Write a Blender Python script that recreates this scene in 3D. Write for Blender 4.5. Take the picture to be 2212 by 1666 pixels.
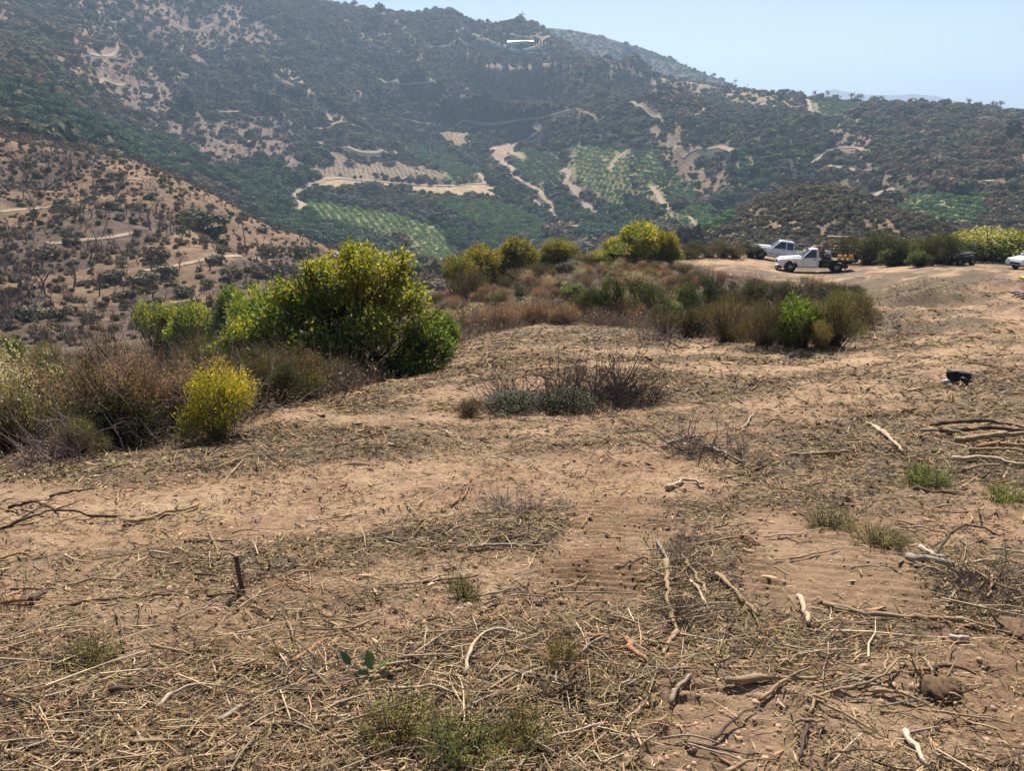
import bpy, math, random
import numpy as np

# ------------------------------------------------------------------ camera, sky, sun, exposure
scene = bpy.context.scene
for _o in list(bpy.data.objects):
    bpy.data.objects.remove(_o)
PITCH = math.radians(19.6)                 # the camera looks down the slope
FD = 1670.6                                # focal length in pixels of a 2212 px wide picture
cam_data = bpy.data.cameras.new('camera')
cam_data.sensor_fit = 'HORIZONTAL'
cam_data.sensor_width = 36.0
cam_data.lens = 36.0 * FD / 2212.0
cam_data.clip_start = 0.05
cam_data.clip_end = 20000.0
cam = bpy.data.objects.new('camera', cam_data)
scene.collection.objects.link(cam)
cam.location = (0, 0, 0)                   # eye height: everything else lies below or around it
cam.rotation_euler = (math.radians(90) - PITCH, 0, 0)
scene.camera = cam

SUN_AZ = math.radians(6.0)               # clockwise from straight ahead (+Y)
SUN_EL = math.radians(49.0)
world = bpy.data.worlds.new('World')
scene.world = world
world.use_nodes = True
_wn = world.node_tree.nodes
_wl = world.node_tree.links
_bg = _wn['Background']
_sky = _wn.new('ShaderNodeTexSky')
_sky.sky_type = 'NISHITA'
_sky.sun_disc = False
_sky.sun_elevation = SUN_EL
_sky.sun_rotation = SUN_AZ
_sky.altitude = 150
_sky.air_density = 1.0
_sky.dust_density = 0.7
_sky.ozone_density = 2.2
_wl.new(_sky.outputs['Color'], _bg.inputs['Color'])
_bg.inputs["Strength"].default_value = 0.052

sun_data = bpy.data.lights.new('sun', 'SUN')
sun_data.energy = 5.0
sun_data.angle = math.radians(0.53)
sun_data.color = (1.0, 0.92, 0.80)
sun = bpy.data.objects.new('sun', sun_data)
scene.collection.objects.link(sun)
from mathutils import Vector, Matrix, Euler
_sd = Vector((math.sin(SUN_AZ) * math.cos(SUN_EL), math.cos(SUN_AZ) * math.cos(SUN_EL), math.sin(SUN_EL)))
sun.rotation_euler = _sd.to_track_quat('Z', 'Y').to_euler()
sun.location = _sd * 300

scene.view_settings.view_transform = 'Standard'
scene.view_settings.look = 'None'
scene.view_settings.gamma = 1.0
scene.view_settings.use_curve_mapping = False
scene.view_settings.exposure = 0.95
scene.render.engine = 'CYCLES'
scene.cycles.max_bounces = 4
scene.cycles.diffuse_bounces = 2
scene.cycles.glossy_bounces = 2
scene.cycles.transmission_bounces = 3
scene.cycles.transparent_max_bounces = 4
scene.cycles.volume_bounces = 0
scene.cycles.use_adaptive_sampling = True
scene.cycles.adaptive_threshold = 0.015
scene.cycles.use_denoising = True
scene.cycles.caustics_reflective = False
scene.cycles.caustics_refractive = False

# ------------------------------------------------------------------ terrain as a height function of the plan position
RNG = np.random.default_rng(11)
CP, SP = math.cos(PITCH), math.sin(PITCH)

def ray(X, Y):
    """direction of sight through a point of the photograph (2212 px wide): azimuth and tangent of elevation"""
    X = np.asarray(X, float); Y = np.asarray(Y, float)
    u = (X - 1106.0) / FD; v = (833.0 - Y) / FD
    fy = CP + v * SP; fz = -SP + v * CP
    return np.arctan2(u, fy), fz / np.hypot(u, fy)

def project(x, y, z):
    f = y * CP - z * SP; up = y * SP + z * CP
    f = np.maximum(f, 1e-3)
    return 1106 + FD * x / f, 833 - FD * up / f

# surveyed points: where the ground at distance d is seen (or would be seen)
CTRL = []
for az in (-75, -50, -35, -20, -8, 8, 20, 35, 50, 75):
    for d in (0.2, 0.5, 1.2, 2.5, 4.5):
        CTRL.append((math.radians(az), d, -(1.6 + 0.222 * d * max(math.cos(math.radians(az)), 0.35)) / d))
PTS = """
-300 1020 6  -300 980 10  -300 960 18  -300 900 40  -300 800 90  -300 700 130  -300 400 220  -300 190 380
0 1000 6.3  0 945 10  0 900 16  0 875 26  0 830 50  0 780 90  0 735 115
250 960 7.3  250 915 11  250 890 18  250 860 30  250 790 70  250 740 100
500 905 9  500 868 14  500 850 22  500 815 40  500 740 80  500 680 115
760 845 12.2  800 815 17  800 790 26  800 750 45  800 700 80  800 660 120
1000 750 19.5  1000 728 26  1000 690 38  1000 640 52  1000 625 85  1000 640 130
1300 706 23.5  1300 684 30  1280 642 41  1250 600 50  1250 572 62  1250 582 78  1250 615 110
1480 735 20.5  1480 695 29  1480 640 40  1500 578 60  1500 545 73  1500 558 96  1500 615 120
1700 800 14.5  1700 735 20  1680 685 29  1680 635 40  1720 584 67  1740 588 65  1650 558 72  1780 562 82  1790 578 102  1800 640 125
2000 1000 6.3  2000 800 14.5  2000 705 23.5  2000 622 36  2000 577 66  2000 562 82  2050 580 102  2100 640 125
2212 1000 6.3  2212 800 14.5  2212 708 23.5  2212 625 36  2212 584 66  2212 568 82  2212 586 102  2250 650 125
2550 800 14.5  2550 625 36  2550 580 56  2550 600 85  2550 650 125
0 600 150  0 480 195  0 380 250  0 275 330
150 700 120  150 560 165  150 420 230  150 318 310
300 680 125  300 540 175  300 430 230  300 348 300
450 640 135  450 520 185  450 420 260
533 550 205  560 484 245  560 620 140
680 640 140  640 515 235  720 552 215  680 580 180
820 600 200
-300 260 470  0 300 420  150 350 420  300 395 420  450 460 400  600 545 340  720 580 320
-300 120 620  0 215 540  130 255 540  300 300 570  450 365 560  600 440 545
-300 -60 900 -300 -120 1150
0 130 700  0 40 900  0 -70 1120
300 210 740  300 110 920  300 20 1080  300 -60 1200
500 290 690  600 330 660
500 150 900  500 40 1100  500 -30 1230
640 240 800  700 130 980  690 60 1120  680 2 1250
760 275 790
850 270 850  850 150 1020  850 32 1250
640 415 600  700 385 650
760 320 740
860 412 640  860 380 690  860 330 760
1070 420 630  1040 395 660  1040 330 760  1000 285 830
640 470 520  800 440 570  960 440 590  1100 460 560
750 500 480  900 520 470  1000 570 420  1100 540 450
900 590 380  1000 610 350  1100 590 380
1160 490 530  1250 492 520  1290 470 560  1180 430 610
1250 530 450  1300 560 350  1250 590 300
1160 275 820  1110 330 740  1220 310 760  1230 400 630
1000 220 960  1000 120 1130  960 26 1290
1100 180 1030  1120 90 1200  1120 47 1270
1200 200 960  1200 110 1150  1186 76 1250
1350 300 720  1300 220 880  1290 134 1120
1350 400 580  1380 470 500  1450 500 440  1500 520 400
1450 250 780  1420 200 930  1400 152 1080
1450 300 680  1500 350 600  1500 420 530
1545 230 800  1545 167 1050
1600 300 640  1560 380 560  1600 450 470
1650 230 760  1650 188 960  1700 300 620  1650 380 540
1560 480 400  1600 540 250
1750 240 760  1760 206 880  1750 340 590  1800 400 500
1850 216 850  1850 270 700  1850 330 590  1850 390 500
2000 217 800  2000 290 650  2000 360 540
2200 243 740  2200 300 610  2200 380 500
2500 260 700  2500 400 480  2500 480 380
2050 425 450  1950 440 440  2200 440 420
2050 480 370  2200 500 350  1990 500 345  2150 550 250
1700 405 350  1800 402 345  1870 422 330  1950 468 300  2040 505 270
1650 430 335  1700 445 400  1800 440 410
1700 480 260  1800 490 250  1900 520 230  1650 500 260  2000 540 220
1700 560 200  1850 570 190  2050 590 180
"""
_v = [float(s) for s in PTS.split()]
for i in range(0, len(_v), 3):
    a, t = ray(_v[i], _v[i + 1] + (15 if _v[i] >= 1500 and _v[i + 2] >= 700 and _v[i + 1] < 262 else 0))
    dd = _v[i + 2]
    if dd < 9.5 and _v[i + 1] > 890:                   # still on the cleared slope
        dd = 1.6 / (-float(t) - 0.222 * math.cos(float(a)))
    CTRL.append((float(a), dd, float(t)))
# behind the skylines the land falls away again, then a second ridge stands further back
for X, Y, d in ((0, 60, 1500), (300, 60, 1500), (600, 90, 1550), (900, 110, 1550), (1100, 130, 1500), (1186, 120, 1420),
                (1290, 160, 1350), (1400, 185, 1300), (1545, 195, 1300), (1700, 225, 1200), (2000, 245, 1100), (2200, 262, 1050),
                (2500, 280, 1050), (-300, 60, 1500)):
    a, t = ray(X, Y); CTRL.append((float(a), d, float(t)))
for X, Y in ((-300, 140), (0, 140), (300, 140), (600, 120), (900, 90), (1100, 68), (1230, 71), (1290, 82), (1340, 97), (1385, 106), (1430, 121),
             (1490, 148), (1545, 168), (1600, 192), (1700, 225), (1900, 245), (2200, 268), (2500, 290)):
    a, t = ray(X, Y); CTRL.append((float(a), 1750, float(t)))
    CTRL.append((float(a), 2400, float(t) - 0.03))
CTRL = np.array(CTRL)
_KA, _KD = 7.0, 3.2                                    # azimuth (rad) and log distance scales

def _feat(az, ld):
    return np.stack([az * _KA, ld * _KD], -1)

def _kern(r2):
    return 0.5 * r2 * np.log(r2 + 1e-9)

_P = _feat(CTRL[:, 0], np.log(CTRL[:, 1]))
_Kz = -CTRL[:, 2] * 1.0                                # tangent below the eye
_kz = np.log(np.maximum(CTRL[:, 2] * -1 + 0.45, 0.02))  # smooth, compressive scale
_n = len(CTRL)
_A = np.zeros((_n + 3, _n + 3))
_A[:_n, :_n] = _kern(((_P[:, None] - _P[None]) ** 2).sum(-1)) + np.eye(_n) * 0.004
_A[:_n, _n] = 1; _A[:_n, _n + 1:] = _P; _A[_n, :_n] = 1; _A[_n + 1:, :_n] = _P.T
_W = np.linalg.solve(_A, np.concatenate([_kz, np.zeros(3)]))
AZ_G = np.linspace(math.radians(-75), math.radians(75), 501)
LD_G = np.linspace(math.log(0.2), math.log(2500), 701)
_gt = np.empty((len(AZ_G), len(LD_G)))
for i, a in enumerate(AZ_G):
    q = _feat(np.full(len(LD_G), a), LD_G)
    k = _kern(((q[:, None] - _P[None]) ** 2).sum(-1))
    _gt[i] = 0.45 - np.exp(np.clip(k @ _W[:_n] + _W[_n] + q @ _W[_n + 1:], -4, 2.6))

def _bil(G, a, l):
    ia = np.clip((a - AZ_G[0]) / (AZ_G[1] - AZ_G[0]), 0, len(AZ_G) - 1.001)
    il = np.clip((l - LD_G[0]) / (LD_G[1] - LD_G[0]), 0, len(LD_G) - 1.001)
    i0 = ia.astype(int); j0 = il.astype(int); fa = ia - i0; fl = il - j0
    return (G[i0, j0] * (1 - fa) * (1 - fl) + G[i0 + 1, j0] * fa * (1 - fl) + G[i0, j0 + 1] * (1 - fa) * fl + G[i0 + 1, j0 + 1] * fa * fl)

def _hash(ix, iy, s):
    h = (ix * 374761393 + iy * 668265263 + s * 974634777) & 0xFFFFFFFF
    h = ((h ^ (h >> 13)) * 1274126177) & 0xFFFFFFFF
    return ((h ^ (h >> 16)) & 0xFFFF) / 65535.0

def vnoise(x, y, s=0):
    """smooth value noise in -1..1"""
    x = np.asarray(x, float); y = np.asarray(y, float)
    ix = np.floor(x).astype(np.int64); iy = np.floor(y).astype(np.int64)
    fx = x - ix; fy = y - iy
    fx = fx * fx * fx * (fx * (fx * 6 - 15) + 10); fy = fy * fy * fy * (fy * (fy * 6 - 15) + 10)
    a = _hash(ix, iy, s); b = _hash(ix + 1, iy, s); c = _hash(ix, iy + 1, s); d = _hash(ix + 1, iy + 1, s)
    return ((a * (1 - fx) + b * fx) * (1 - fy) + (c * (1 - fx) + d * fx) * fy) * 2 - 1

def fbm(x, y, s=0, o=4):
    r = 0; amp = 1.0; tot = 0
    for k in range(o):
        r = r + amp * vnoise(x * 2 ** k + 17.3 * k, y * 2 ** k - 9.1 * k, s + k); tot += amp; amp *= 0.5
    return r / tot

def smooth(e0, e1, x):
    t = np.clip((x - e0) / (e1 - e0), 0, 1)
    return t * t * (3 - 2 * t)

def spurs(x, y, az):
    """crests (1) and ravines (-1) of the far slopes; on the left they run down to the right, on the right down to the left"""
    w = smooth(math.radians(-3), math.radians(9), az)
    n1 = vnoise((.87 * x + .5 * y) / 118 + .35 * vnoise(x / 160, y / 160, 45), (.5 * x - .87 * y) / 700, 41) * (1 - w) + w * vnoise((.95 * x - .30 * y) / 118 + .35 * vnoise(x / 150, y / 150, 46), (.3 * x + .95 * y) / 600, 42)
    n2 = vnoise((.87 * x + .5 * y) / 44 + .4 * vnoise(x / 60, y / 60, 47), (.5 * x - .87 * y) / 200, 43) * (1 - w) + w * vnoise((.95 * x - .30 * y) / 44 + .4 * vnoise(x / 60, y / 60, 48), (.3 * x + .95 * y) / 190, 44)
    return 1 - np.minimum(1, np.abs(n1) * 2.4) * 2, 1 - np.minimum(1, np.abs(n2) * 2.4) * 2

def height(x, y, fine=True):
    x = np.asarray(x, float); y = np.asarray(y, float)
    r = np.maximum(np.hypot(x, y), 0.2); az = np.arctan2(x, y)
    azc = np.clip(az, math.radians(-74.5), math.radians(74.5))
    ld = np.log(np.minimum(r, 2499))
    z = _bil(_gt, azc, ld) * r
    back = smooth(math.radians(60), math.radians(100), np.abs(az))
    z = z * (1 - back) + (-1.6 - 0.06 * r) * back * np.where(r < 200, 1, 0) + (-1.6 - 12) * back * np.where(r < 200, 0, 1)
    # spurs and gullies of the far slopes, running down hill
    far = smooth(330, 620, r) * (1 - back)
    _ad = np.degrees(az)
    far = far * (1 - 0.85 * smooth(-19, -14, _ad) * smooth(13, 9, _ad) * smooth(790, 680, r))     # the valley floor is even
    g1, g2 = spurs(x, y, az)
    calm = np.clip(1 - 0.78 * smooth(1000, 1180, r) - 0.95 * smooth(11, 17, _ad) * smooth(500, 620, r), 0.06, 1) * smooth(1500, 1320, r)
    z = z + far * calm * ((g1 + 0.22) * 15.0 + (g2 + 0.22) * 5.0)
    mid = smooth(120, 200, r) * (1 - smooth(300, 420, r)) * (1 - back)
    z = z + mid * fbm(x / 30, y / 30, 51, 3) * 3.4
    if fine:
        z = z + smooth(17, 24, r) * smooth(60, 46, r) * smooth(13, 17, _ad) * (np.maximum(fbm(x / 2.4, y / 1.5, 65, 3), -.25) * 0.42 + np.abs(fbm(x / 5, y / 2.5, 67, 2)) * 0.35)
        z = z + smooth(2, 9, r) * (1 - smooth(70, 110, r)) * fbm(x / 3.1, y / 3.1, 61, 3) * 0.10
        z = z + smooth(15, 40, r) * (1 - smooth(80, 120, r)) * fbm(x / 11, y / 11, 63, 2) * 0.22
    return z

_HA = np.radians(np.linspace(-40, 40, 1001)); _HL = np.linspace(math.log(0.9), math.log(2400), 1000); _HD = np.exp(_HL)
_HT = np.empty((1001, 1000))
for _i in range(0, 1001, 91):
    _a = _HA[_i:_i + 91, None]
    _HT[_i:_i + 91] = height((np.sin(_a) * _HD).ravel(), (np.cos(_a) * _HD).ravel()).reshape(-1, 1000) / _HD

def hit(X, Y, dmin=0.8):
    """first ground point along the sight line through (X, Y), starting at distance dmin"""
    a, t = ray(X, Y); a = float(a); t = float(t)
    f = min(max((a - _HA[0]) / (_HA[1] - _HA[0]), 0), 999.999); i = int(f); f -= i
    j0 = int(np.searchsorted(_HD, dmin))
    T = _HT[i, j0:] * (1 - f) + _HT[i + 1, j0:] * f
    k = np.nonzero(T >= t)[0]
    if len(k) == 0: d = _HD[j0 + int(np.argmax(T))]
    else:
        m = int(k[0]); d = _HD[j0 + m]
        if m > 0 and T[m] > T[m - 1]:
            w = (t - T[m - 1]) / (T[m] - T[m - 1]); d = math.exp(_HL[j0 + m - 1] * (1 - w) + _HL[j0 + m] * w)
    x = math.sin(a) * d; y = math.cos(a) * d
    return x, y, float(height(x, y))

def hits(pts, dmin=0.8):
    return np.array([hit(X, Y, dmin)[:2] for X, Y in pts])

def inside(poly, x, y):
    """points in a plan polygon"""
    r = np.zeros(np.shape(x), bool); n = len(poly)
    for i in range(n):
        x0, y0 = poly[i]; x1, y1 = poly[(i + 1) % n]
        if y0 == y1: continue
        c = ((y0 > y) != (y1 > y)) & (x < (x1 - x0) * (y - y0) / (y1 - y0) + x0)
        r ^= c
    return r

# ------------------------------------------------------------------ helpers
COL = scene.collection

def mesh_from(name, verts, faces, mats=(), mat_idx=None, smooth_shade=False, attrs=None):
    """faces: (n,3) or (n,4) int array, or a list of such arrays"""
    me = bpy.data.meshes.new(name)
    verts = np.asarray(verts, np.float32)
    if isinstance(faces, np.ndarray): faces = [faces]
    faces = [np.asarray(f, np.int32) for f in faces if len(f)]
    nl = sum(f.size for f in faces); nf = sum(len(f) for f in faces)
    me.vertices.add(len(verts)); me.vertices.foreach_set('co', verts.ravel())
    me.loops.add(nl); me.polygons.add(nf)
    me.loops.foreach_set('vertex_index', np.concatenate([f.ravel() for f in faces]))
    tot = np.concatenate([np.full(len(f), f.shape[1], np.int32) for f in faces])
    st = np.concatenate([[0], np.cumsum(tot)[:-1]]).astype(np.int32)
    me.polygons.foreach_set('loop_start', st)
    for m in mats: me.materials.append(m)
    if mat_idx is not None: me.polygons.foreach_set('material_index', np.asarray(mat_idx, np.int32))
    if smooth_shade: me.polygons.foreach_set('use_smooth', np.ones(nf, bool))
    for k, (typ, dom, val) in (attrs or {}).items():
        at = me.attributes.new(k, typ, dom)
        val = np.asarray(val, np.float32)
        if typ == 'FLOAT_COLOR' and val.shape[1] == 3: val = np.concatenate([val, np.ones((len(val), 1), np.float32)], 1)
        at.data.foreach_set({'FLOAT': 'value', 'FLOAT_COLOR': 'color', 'FLOAT_VECTOR': 'vector', 'INT': 'value'}[typ], val.ravel())
    me.update(calc_edges=True)
    return me

def obj(name, me, parent=None, loc=None, rot=None, scl=None):
    o = bpy.data.objects.new(name, me); COL.objects.link(o)
    if parent is not None: o.parent = parent
    if loc is not None: o.location = loc
    if rot is not None: o.rotation_euler = rot
    if scl is not None: o.scale = scl if hasattr(scl, '__len__') else (scl, scl, scl)
    return o

def tag(o, label=None, cat=None, group=None, kind=None):
    if label: o['label'] = label
    if cat: o['category'] = cat
    if group: o['group'] = group
    if kind: o['kind'] = kind
    return o

class MB:
    """collects pieces of geometry and links them as one mesh"""
    def __init__(self): self.v = []; self.q = []; self.t = []; self.n = 0
    def add(self, v, q=None, t=None):
        v = np.asarray(v, float).reshape(-1, 3)
        if q is not None and len(q): self.q.append(np.asarray(q, int).reshape(-1, 4) + self.n)
        if t is not None and len(t): self.t.append(np.asarray(t, int).reshape(-1, 3) + self.n)
        self.v.append(v); self.n += len(v); return self
    def box(self, x0, x1, y0, y1, z0, z1, M=None):
        v = np.array([(x, y, z) for x in (x0, x1) for y in (y0, y1) for z in (z0, z1)], float)
        if M is not None: v = (np.asarray(M)[:3, :3] @ v.T).T + np.asarray(M)[:3, 3]
        return self.add(v, [(0, 1, 3, 2), (4, 6, 7, 5), (0, 4, 5, 1), (2, 3, 7, 6), (0, 2, 6, 4), (1, 5, 7, 3)])
    def tube(self, pts, radii, n=6, cap=True):
        pts = np.asarray(pts, float); radii = np.broadcast_to(np.asarray(radii, float), (len(pts),))
        d = np.gradient(pts, axis=0); d /= np.linalg.norm(d, axis=1, keepdims=True) + 1e-9
        ref = np.array([0.31, 0.2, 0.93]) if abs(d[0][2]) < 0.9 else np.array([1.0, 0.1, 0])
        a = np.cross(d, ref); a /= np.linalg.norm(a, axis=1, keepdims=True) + 1e-9
        b = np.cross(d, a)
        th = np.arange(n) / n * 2 * math.pi
        v = pts[:, None] + radii[:, None, None] * (np.cos(th)[None, :, None] * a[:, None] + np.sin(th)[None, :, None] * b[:, None])
        m = len(pts); q = []
        for i in range(m - 1):
            for k in range(n): q.append((i * n + k, i * n + (k + 1) % n, (i + 1) * n + (k + 1) % n, (i + 1) * n + k))
        v = v.reshape(-1, 3); t = []
        if cap:
            v = np.vstack([v, pts[0], pts[-1]])
            for k in range(n):
                t.append((m * n, (k + 1) % n, k)); t.append((m * n + 1, (m - 1) * n + k, (m - 1) * n + (k + 1) % n))
        return self.add(v, q, t)
    def prism(self, outline, y0, y1, inset=0.0, M=None):
        """outline in (x, z), extruded from y0 to y1"""
        o = np.asarray(outline, float); n = len(o)
        v = np.vstack([np.c_[o[:, 0], np.full(n, y0), o[:, 1]], np.c_[o[:, 0], np.full(n, y1), o[:, 1]]])
        q = [(i, (i + 1) % n, n + (i + 1) % n, n + i) for i in range(n)]
        c = o.mean(0)
        v = np.vstack([v, (c[0], y0, c[1]), (c[0], y1, c[1])])
        t = [(2 * n, (i + 1) % n, i) for i in range(n)] + [(2 * n + 1, n + i, n + (i + 1) % n) for i in range(n)]
        if M is not None: v = (np.asarray(M)[:3, :3] @ v.T).T + np.asarray(M)[:3, 3]
        return self.add(v, q, t)
    def cyl(self, p0, p1, r0, r1=None, n=12):
        return self.tube([p0, p1], [r0, r0 if r1 is None else r1], n)
    def mesh(self, name, mats, smooth_shade=False):
        f = []
        if self.q: f.append(np.concatenate(self.q))
        if self.t: f.append(np.concatenate(self.t))
        return mesh_from(name, np.concatenate(self.v), f, mats if isinstance(mats, (list, tuple)) else [mats], None, smooth_shade)
    def build(self, name, mat, parent=None, smooth_shade=False, bevel=0):
        o = obj(name, self.mesh(name, mat, smooth_shade), parent)
        if bevel:
            b = o.modifiers.new('bevel', 'BEVEL'); b.width = bevel; b.segments = 2; b.limit_method = 'ANGLE'; b.angle_limit = math.radians(35)
        return o

# ---- materials
def nodes(name):
    m = bpy.data.materials.new(name); m.use_nodes = True
    nt = m.node_tree
    return m, nt, nt.nodes, nt.links, nt.nodes['Principled BSDF']

def mixrgb(nt, fac, a, b, mode='MIX'):
    n = nt.nodes.new('ShaderNodeMix'); n.data_type = 'RGBA'; n.blend_type = mode
    for sock, val in ((n.inputs['Factor'], fac), (n.inputs[6], a), (n.inputs[7], b)):
        if isinstance(val, bpy.types.NodeSocket): nt.links.new(val, sock)
        elif isinstance(val, (int, float)): sock.default_value = val
        else: sock.default_value = (*val, 1) if len(val) == 3 else val
    return n.outputs[2]

def noise(nt, scale, detail=4, coord=None, rough=0.55):
    n = nt.nodes.new('ShaderNodeTexNoise'); n.inputs['Scale'].default_value = scale
    n.inputs['Detail'].default_value = detail; n.inputs['Roughness'].default_value = rough
    if coord is not None: nt.links.new(coord, n.inputs['Vector'])
    return n.outputs['Fac']

def ramp(nt, fac, stops):
    n = nt.nodes.new('ShaderNodeValToRGB')
    e = n.color_ramp.elements
    while len(e) < len(stops): e.new(0.5)
    for i, (p, c) in enumerate(stops):
        e[i].position = p; e[i].color = (*c, 1) if not np.isscalar(c) else (c, c, c, 1)
    nt.links.new(fac, n.inputs['Fac'])
    return n.outputs['Color']

def objcoord(nt):
    return nt.nodes.new('ShaderNodeTexCoord').outputs['Object']

def geocoord(nt):
    return nt.nodes.new('ShaderNodeNewGeometry').outputs['Position']

def simple(name, col, rough=0.5, metal=0.0, var=0.12, scale=6.0, spec=0.5, coat=0.0):
    m, nt, N, L, b = nodes(name)
    c = objcoord(nt)
    f = noise(nt, scale, 5, c)
    k = 1 - var
    L.new(ramp(nt, f, [(0.3, [x * k for x in col]), (0.7, [min(1, x * (1 + var * .6)) for x in col])]), b.inputs['Base Color'])
    b.inputs['Roughness'].default_value = rough; b.inputs['Metallic'].default_value = metal
    b.inputs['Specular IOR Level'].default_value = spec
    if coat: b.inputs['Coat Weight'].default_value = coat
    return m

def tinted(name, cols, source='object', rough=0.75, transl=0.0, spec=0.25, nscale=0.0, tcol=None):
    """leaf / twig / bark material: colour ramp over a per-copy random value times the tint of the copy"""
    m, nt, N, L, b = nodes(name)
    info = N.new('ShaderNodeObjectInfo')
    if nscale:
        f = noise(nt, nscale, 2, objcoord(nt))
        mm = N.new('ShaderNodeMath'); mm.operation = 'ADD'; L.new(f, mm.inputs[0]); L.new(info.outputs['Random'], mm.inputs[1])
        m2 = N.new('ShaderNodeMath'); m2.operation = 'MULTIPLY'; m2.inputs[1].default_value = 0.5; L.new(mm.outputs[0], m2.inputs[0])
        fac = m2.outputs[0]
    else:
        fac = info.outputs['Random']
    c = ramp(nt, fac, [(i / max(1, len(cols) - 1), k) for i, k in enumerate(cols)])
    if source == 'instancer':
        at = N.new('ShaderNodeAttribute'); at.attribute_type = 'INSTANCER'; at.attribute_name = 'tint'
        c = mixrgb(nt, 1.0, c, at.outputs['Color'], 'MULTIPLY')
    elif source == 'object':
        c = mixrgb(nt, 1.0, c, info.outputs['Color'], 'MULTIPLY')
    elif source == 'vertex':
        at = N.new('ShaderNodeAttribute'); at.attribute_name = 'tint'
        c = mixrgb(nt, 1.0, c, at.outputs['Color'], 'MULTIPLY')
    L.new(c, b.inputs['Base Color'])
    b.inputs['Roughness'].default_value = rough
    b.inputs['Specular IOR Level'].default_value = spec
    if transl:
        tr = N.new('ShaderNodeBsdfTranslucent'); mx = N.new('ShaderNodeMixShader'); mx.inputs[0].default_value = transl
        if tcol: L.new(mixrgb(nt, 1.0, c, tcol, 'MULTIPLY'), tr.inputs['Color'])
        else: L.new(c, tr.inputs['Color'])
        L.new(b.outputs[0], mx.inputs[1]); L.new(tr.outputs[0], mx.inputs[2])
        L.new(mx.outputs[0], N['Material Output'].inputs['Surface'])
    return m

def scatter(name, pts, rots, scls, tints, idx, protos, label, cat):
    """one object of uncountable stuff: copies of the given meshes on points"""
    n = len(pts)
    me = bpy.data.meshes.new(name)
    me.vertices.add(n); me.vertices.foreach_set('co', np.asarray(pts, np.float32).ravel())
    for k, typ, key, val in (('rot', 'FLOAT_VECTOR', 'vector', rots), ('scl', 'FLOAT_VECTOR', 'vector', scls)):
        at = me.attributes.new(k, typ, 'POINT'); at.data.foreach_set(key, np.asarray(val, np.float32).ravel())
    at = me.attributes.new('tint', 'FLOAT_COLOR', 'POINT')
    t = np.ones((n, 4), np.float32); t[:, :3] = tints; at.data.foreach_set('color', t.ravel())
    at = me.attributes.new('which', 'INT', 'POINT'); at.data.foreach_set('value', np.asarray(idx, np.int32))
    for p in protos:
        for m in p.materials:
            if m is not None and m.name not in [q.name for q in me.materials if q]: me.materials.append(m)
    o = obj(name, me); tag(o, label, cat, kind='stuff')
    c = bpy.data.collections.new(name + '_kinds')
    for i, p in enumerate(protos):
        c.objects.link(bpy.data.objects.new('%s_kind_%03d' % (name, i), p))
    g = bpy.data.node_groups.new(name, 'GeometryNodeTree')
    g.interface.new_socket('Geometry', in_out='INPUT', socket_type='NodeSocketGeometry')
    g.interface.new_socket('Geometry', in_out='OUTPUT', socket_type='NodeSocketGeometry')
    gi = g.nodes.new('NodeGroupInput'); go = g.nodes.new('NodeGroupOutput')
    ci = g.nodes.new('GeometryNodeCollectionInfo'); ci.inputs['Collection'].default_value = c
    ci.inputs['Separate Children'].default_value = True; ci.inputs['Reset Children'].default_value = True
    ip = g.nodes.new('GeometryNodeInstanceOnPoints'); ip.inputs['Pick Instance'].default_value = True
    def named(nm, dt):
        a = g.nodes.new('GeometryNodeInputNamedAttribute'); a.data_type = dt; a.inputs['Name'].default_value = nm
        return a.outputs['Attribute']
    e2r = g.nodes.new('FunctionNodeEulerToRotation')
    g.links.new(named('rot', 'FLOAT_VECTOR'), e2r.inputs[0])
    g.links.new(gi.outputs[0], ip.inputs['Points']); g.links.new(ci.outputs[0], ip.inputs['Instance'])
    g.links.new(named('which', 'INT'), ip.inputs['Instance Index'])
    g.links.new(e2r.outputs[0], ip.inputs['Rotation'])
    g.links.new(named('scl', 'FLOAT_VECTOR'), ip.inputs['Scale'])
    g.links.new(ip.outputs[0], go.inputs[0])
    md = o.modifiers.new('scatter', 'NODES'); md.node_group = g
    return o

def ground_rot(x, y, yaw, e=None):
    """Euler angles that lay a copy flat on the slope with the given heading"""
    x = np.asarray(x, float); y = np.asarray(y, float)
    e = np.maximum(np.hypot(x, y) * 0.01, 0.03) if e is None else e
    hx = (height(x + e, y) - height(x - e, y)) / (2 * e); hy = (height(x, y + e) - height(x, y - e)) / (2 * e)
    c, s = np.cos(yaw), np.sin(yaw)
    gx = hx * c + hy * s; gy = -hx * s + hy * c       # slope along the copy's own axes
    ry = -np.arctan(gx); rx = np.arctan(gy * np.cos(ry))
    return np.stack([rx, ry, yaw], -1)


def euler_mats(r):
    """rotation matrices of XYZ Euler angles"""
    cx, sx = np.cos(r[:, 0]), np.sin(r[:, 0]); cy, sy = np.cos(r[:, 1]), np.sin(r[:, 1]); cz, sz = np.cos(r[:, 2]), np.sin(r[:, 2])
    M = np.empty((len(r), 3, 3))
    M[:, 0, 0] = cy * cz; M[:, 0, 1] = sx * sy * cz - cx * sz; M[:, 0, 2] = cx * sy * cz + sx * sz
    M[:, 1, 0] = cy * sz; M[:, 1, 1] = sx * sy * sz + cx * cz; M[:, 1, 2] = cx * sy * sz - sx * cz
    M[:, 2, 0] = -sy; M[:, 2, 1] = sx * cy; M[:, 2, 2] = cx * cy
    return M

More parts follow.
